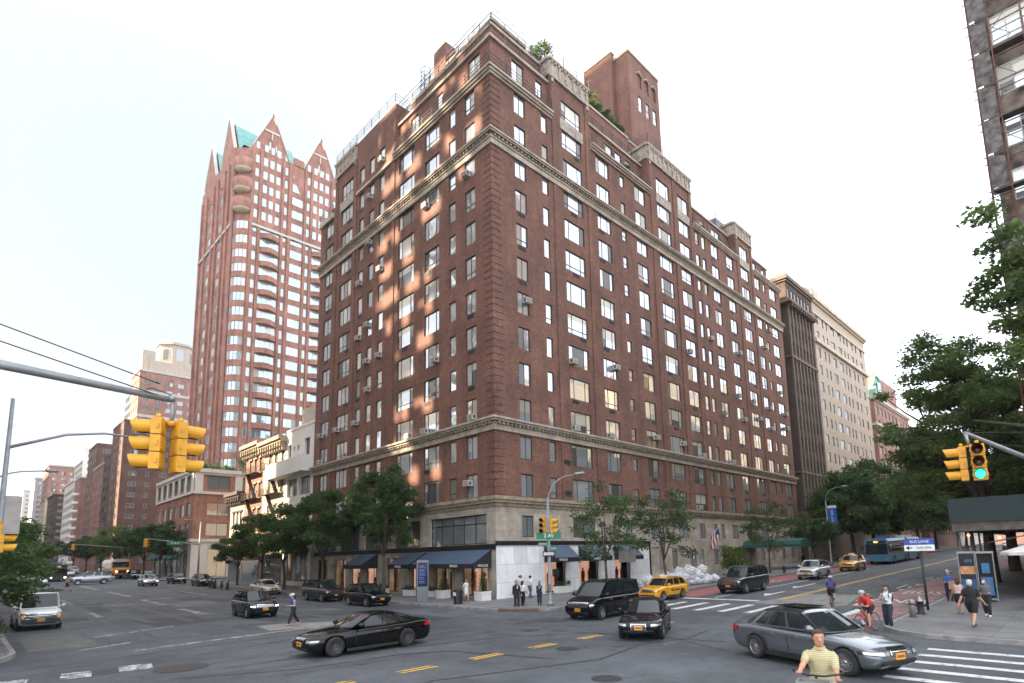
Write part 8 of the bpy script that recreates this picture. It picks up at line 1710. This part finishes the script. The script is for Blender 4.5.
person('man in black T-shirt and black shorts striding away, white haired', 26.4, 3.75, -12, 1.76, top=BLKC, sleeve=.42, legs=BLKC, leglen=.47, feet=((.17, .055, .04), (-.19, -.055, .07)), hands=((-.1, .2, .47), (.12, -.19, .50)), hair=HAIR_G, shoe=SHOE_B, build=1.12, skin=SKIN)
person('woman in dark grey top wearing a pale face mask', 30.1, 3.75, 178, 1.6, top=GREYC, sleeve=.45, legs=BLKC, feet=((.06, .05, .04), (-.1, -.05, .06)), hands=((.16, .09, .60), (.02, -.16, .5)), head=(-20, 0), mask=True, hair=HAIR, shoe=SHOE_W)
# runner with two small dogs far down the avenue
person('bare-chested runner crossing far down the avenue', 8.9, 84, 0, 1.78, z=tz(8.9, 84)+.01, bare=True, legs=BLKC, leglen=.5, feet=((.18, .05, .05), (-.24, -.05, .12)), hands=((.14, .14, .68), (-.06, -.16, .6)), lean=.12, hair=HAIR, skin=SKIN)
for i, (x_, y_) in enumerate(((6.3, 82), (7.7, 80.5))):
    o = thing('dog', ('small black dog leading ahead of the runner', 'small black dog just beside the runner')[i], 'dog', (x_, y_, tz(x_, y_)), R(180)); m = MB(); m.tube([(-.26, 0, .36), (-.1, 0, .36), (.12, 0, .36), (.26, 0, .40)], [.07, .085, .11, .08], 10); m.tube([(.24, 0, .42), (.34, 0, .54)], [.065, .055], 8); m.tube([(.32, 0, .57), (.40, 0, .57), (.50, 0, .53)], [.065, .06, .028], 8); m.tube([(-.27, 0, .4), (-.38, 0, .52), (-.42, 0, .6)], [.025, .02, .01], 6)
    for s in (1, -1): m.tube([(.2, s*.06, .36), (.21+.05*s, s*.06, .18), (.2+.09*s, s*.06, .02)], [.045, .028, .024], 7); m.tube([(-.22, s*.06, .36), (-.17-.04*s, s*.07, .24), (-.27-.04*s, s*.06, .13), (-.25-.05*s, s*.06, .02)], [.06, .038, .022, .024], 7); m.tube([(.33, s*.04, .62), (.33, s*.055, .68)], [.03, .008], 6)
    link('body', fuse(m, 'body', mat('fur_black', (.015, .014, .013), .8), .018), o)
# bicycles
def bicycle(label, x, y, rz, frame, z, lean=0, s=1., hb=0):
    r = thing('bicycle', label, 'bicycle', (x, y, z), R(rz)); r.scale = (s, s, s); WR_ = .335
    for wx in (.52, -.50):
        m = MB(); m.tube([(WR_*math.cos(6.2832*i/28), 0, WR_*math.sin(6.2832*i/28)) for i in range(29)], .016, 6, cap=False); w_ = m.build('wheel', TYRE, r, (wx, 0, WR_)); m = MB(); m.tube([((WR_-.022)*math.cos(6.2832*i/28), 0, (WR_-.022)*math.sin(6.2832*i/28)) for i in range(29)], .009, 5, cap=False); m.tube([(0, -.04, 0), (0, .04, 0)], .02, 8); [m.tube([(0, .02*(-1)**i, 0), ((WR_-.02)*math.cos(6.2832*i/16), 0, (WR_-.02)*math.sin(6.2832*i/16))], .0022, 4, cap=False) for i in range(16)]; m.build('rim', GREYM, w_)
    bb, st, hd_, sp = (-.06, 0, .28), (-.22, 0, .74), (.36, 0, .74), (.39, 0, .62); m = MB()
    for a, b in ((bb, st), (st, hd_), (bb, sp), (hd_, sp)): m.tube([a, b], .018, 8)
    for yy in (.04, -.04): m.tube([(-.5, yy, WR_), (bb[0], yy*.5, bb[2])], .010, 6); m.tube([(-.5, yy, WR_), (st[0], yy*.4, st[2]-.06)], .009, 6); m.tube([(sp[0], yy*.8, sp[2]), (.52, yy, WR_)], .012, 6)
    m.build('frame', frame, r)
    m = MB(); m.tube([(-.22, 0, .72), (-.25, 0, .86)], .013, 6); m.tube([(-.36, 0, .88), (-.28, 0, .9), (-.12, 0, .885)], [.06, .05, .02], 8); m.build('saddle', BLACKP, r)
    if hb:
        m = MB(); m.tube([(.36, 0, .72), (.31, 0, hb-.03), (.33, 0, hb)], .016, 6); m.tube([(.12, .30, hb+.02), (.24, .27, hb+.02), (.33, .1, hb), (.33, -.1, hb), (.24, -.27, hb+.02), (.12, -.30, hb+.02)], .014, 6); m.tube([(.1, .3, hb+.02), (.2, .285, hb+.02)], .02, 6); m.tube([(.1, -.3, hb+.02), (.2, -.285, hb+.02)], .02, 6); m.build('handlebar', BLACKP, r)
        m = MB(); m.box(.38, -.2, hb-.22, .40, .2, hb-.03); m.box(.62, -.2, hb-.22, .64, .2, hb-.03); m.box(.40, -.2, hb-.22, .62, -.18, hb-.03); m.box(.40, .18, hb-.22, .62, .2, hb-.03); m.box(.38, -.2, hb-.24, .64, .2, hb-.22); m.build('basket', GREYM, r)
    else: m = MB(); m.tube([(.36, 0, .72), (.34, 0, .86), (.40, 0, .89)], .014, 6); m.tube([(.44, .24, .80), (.50, .22, .86), (.42, .18, .90), (.40, 0, .90), (.42, -.18, .90), (.50, -.22, .86), (.44, -.24, .80)], .013, 6); m.build('handlebar', BLACKP, r)
    m = MB(); m.lathe([(.0, -.01), (.09, -.006), (.09, .006), (0, .01)], (bb[0], 0, bb[2]), 16, 0, 'y'); m.tube([(bb[0], .05, bb[2]), (bb[0]+.1, .06, bb[2]-.14), (bb[0]+.1, .15, bb[2]-.14)], .01, 6); m.tube([(bb[0], -.05, bb[2]), (bb[0]-.1, -.06, bb[2]+.14), (bb[0]-.1, -.15, bb[2]+.14)], .01, 6); m.build('crank', DARK, r)
    return r
def rider(label, x, y, rz, z, **k):
    hh = 1.68; f = lambda v: (v[0]/hh, v[1]/hh, v[2]/hh)
    return person(label, x, y, rz, hh, z=z, pelvis=f((-.25, 0, .955)), feet=(f((.05, .11, .23)), f((-.15, -.11, .50))), hands=(f((.40, .20, .98)), f((.40, -.20, .98))), kneedir=(1, 0, .25), elbowdir=(-.2, 0, -1), **k)
bx, by = 32.2, 10.5; bicycle('black road bicycle ridden away along the red lane', bx, by, 14, DARK, tz(bx, by)+.01); rider('cyclist in purple and black jersey riding away on the red lane', bx, by, 14, tz(bx, by)+.01, lean=.62, top=cloth('purple_black', (.045, .035, .16)), sleeve=.5, legs=BLKC, leglen=.5, helmet=mat('helmet_grey', (.4, .4, .42), .4), head=(0, -10), hair=HAIR)
bx, by = 24.45, 6.78; bicycle('red bicycle at the kerb behind the grey sedan', bx, by, 165, mat('frame_red', (.5, .03, .04), .35), .02); rider('cyclist in a red shirt leaning over red handlebars, behind the grey sedan', bx, by, 165, .02, lean=.85, top=REDC, sleeve=.45, legs=BLKC, leglen=.5, helmet=mat('helmet_silver', (.45, .45, .47), .4), head=(0, -10), hair=HAIR, shoe=mat('shoe_red', (.4, .03, .03), .6))
o = thing('messenger_bag', 'brown bag on the back of the red-shirted cyclist', 'bag', (bx, by, .02), R(165)); m = MB(); ell(m, [((-.14, 0, 1.20), .10, .17), ((-.10, 0, 1.26), .15, .21), ((-.06, 0, 1.36), .15, .2), ((-.04, 0, 1.42), .1, .15)], 12); m.build('bag', mat('leather_brown', (.2, .09, .035), .6, var=.2), o)
# man in the striped shirt with his bicycle, lower right
bx, by = 10.25, 3.72
STR = cloth('striped_yellow', (.54, .46, .22))
def _stripe(m):
    t = m.node_tree; b = t.nodes['Principled BSDF']; g = t.nodes.new('ShaderNodeTexCoord'); s = t.nodes.new('ShaderNodeSeparateXYZ'); t.links.new(g.outputs['Object'], s.inputs[0]); w = t.nodes.new('ShaderNodeMath'); w.operation = 'MULTIPLY'; w.inputs[1].default_value = 68; t.links.new(s.outputs[2], w.inputs[0]); fr = t.nodes.new('ShaderNodeMath'); fr.operation = 'FRACT'; t.links.new(w.outputs[0], fr.inputs[0]); lt = t.nodes.new('ShaderNodeMath'); lt.operation = 'LESS_THAN'; lt.inputs[1].default_value = .36; t.links.new(fr.outputs[0], lt.inputs[0])
    mx = t.nodes.new('ShaderNodeMixRGB'); src = b.inputs['Base Color'].links[0].from_socket; t.links.new(src, mx.inputs['Color1']); mx.inputs['Color2'].default_value = (.26, .27, .22, 1); t.links.new(lt.outputs[0], mx.inputs['Fac']); t.links.new(mx.outputs[0], b.inputs['Base Color'])
_stripe(STR)
bx, by, bz = 8.22, 2.93, .42
person('man in a yellow striped polo shirt riding a city bicycle in the lower right', bx, by, 192, 1.57, z=bz, pelvis=(-.17, 0, .60), feet=((.03, .07, .15), (-.09, -.07, .3)), hands=((.10, .15, .70), (.17, -.13, .745)), lean=.06, top=STR, sleeve=.42, legs=BEIGEC, leglen=.6, kneedir=(1, 0, .25), head=(20, -8), hair=HAIR_B, build=1.06, skin=mat('skin_ruddy', (.50, .25, .165), .55, var=.06, scale=12), elbowdir=(-.5, 0, -1), vox=.0075)
bicycle('silver city bicycle ridden by the man in the striped shirt', bx, by, 192, mat('frame_silver', (.35, .36, .38), .35, .5), bz, hb=1.15)
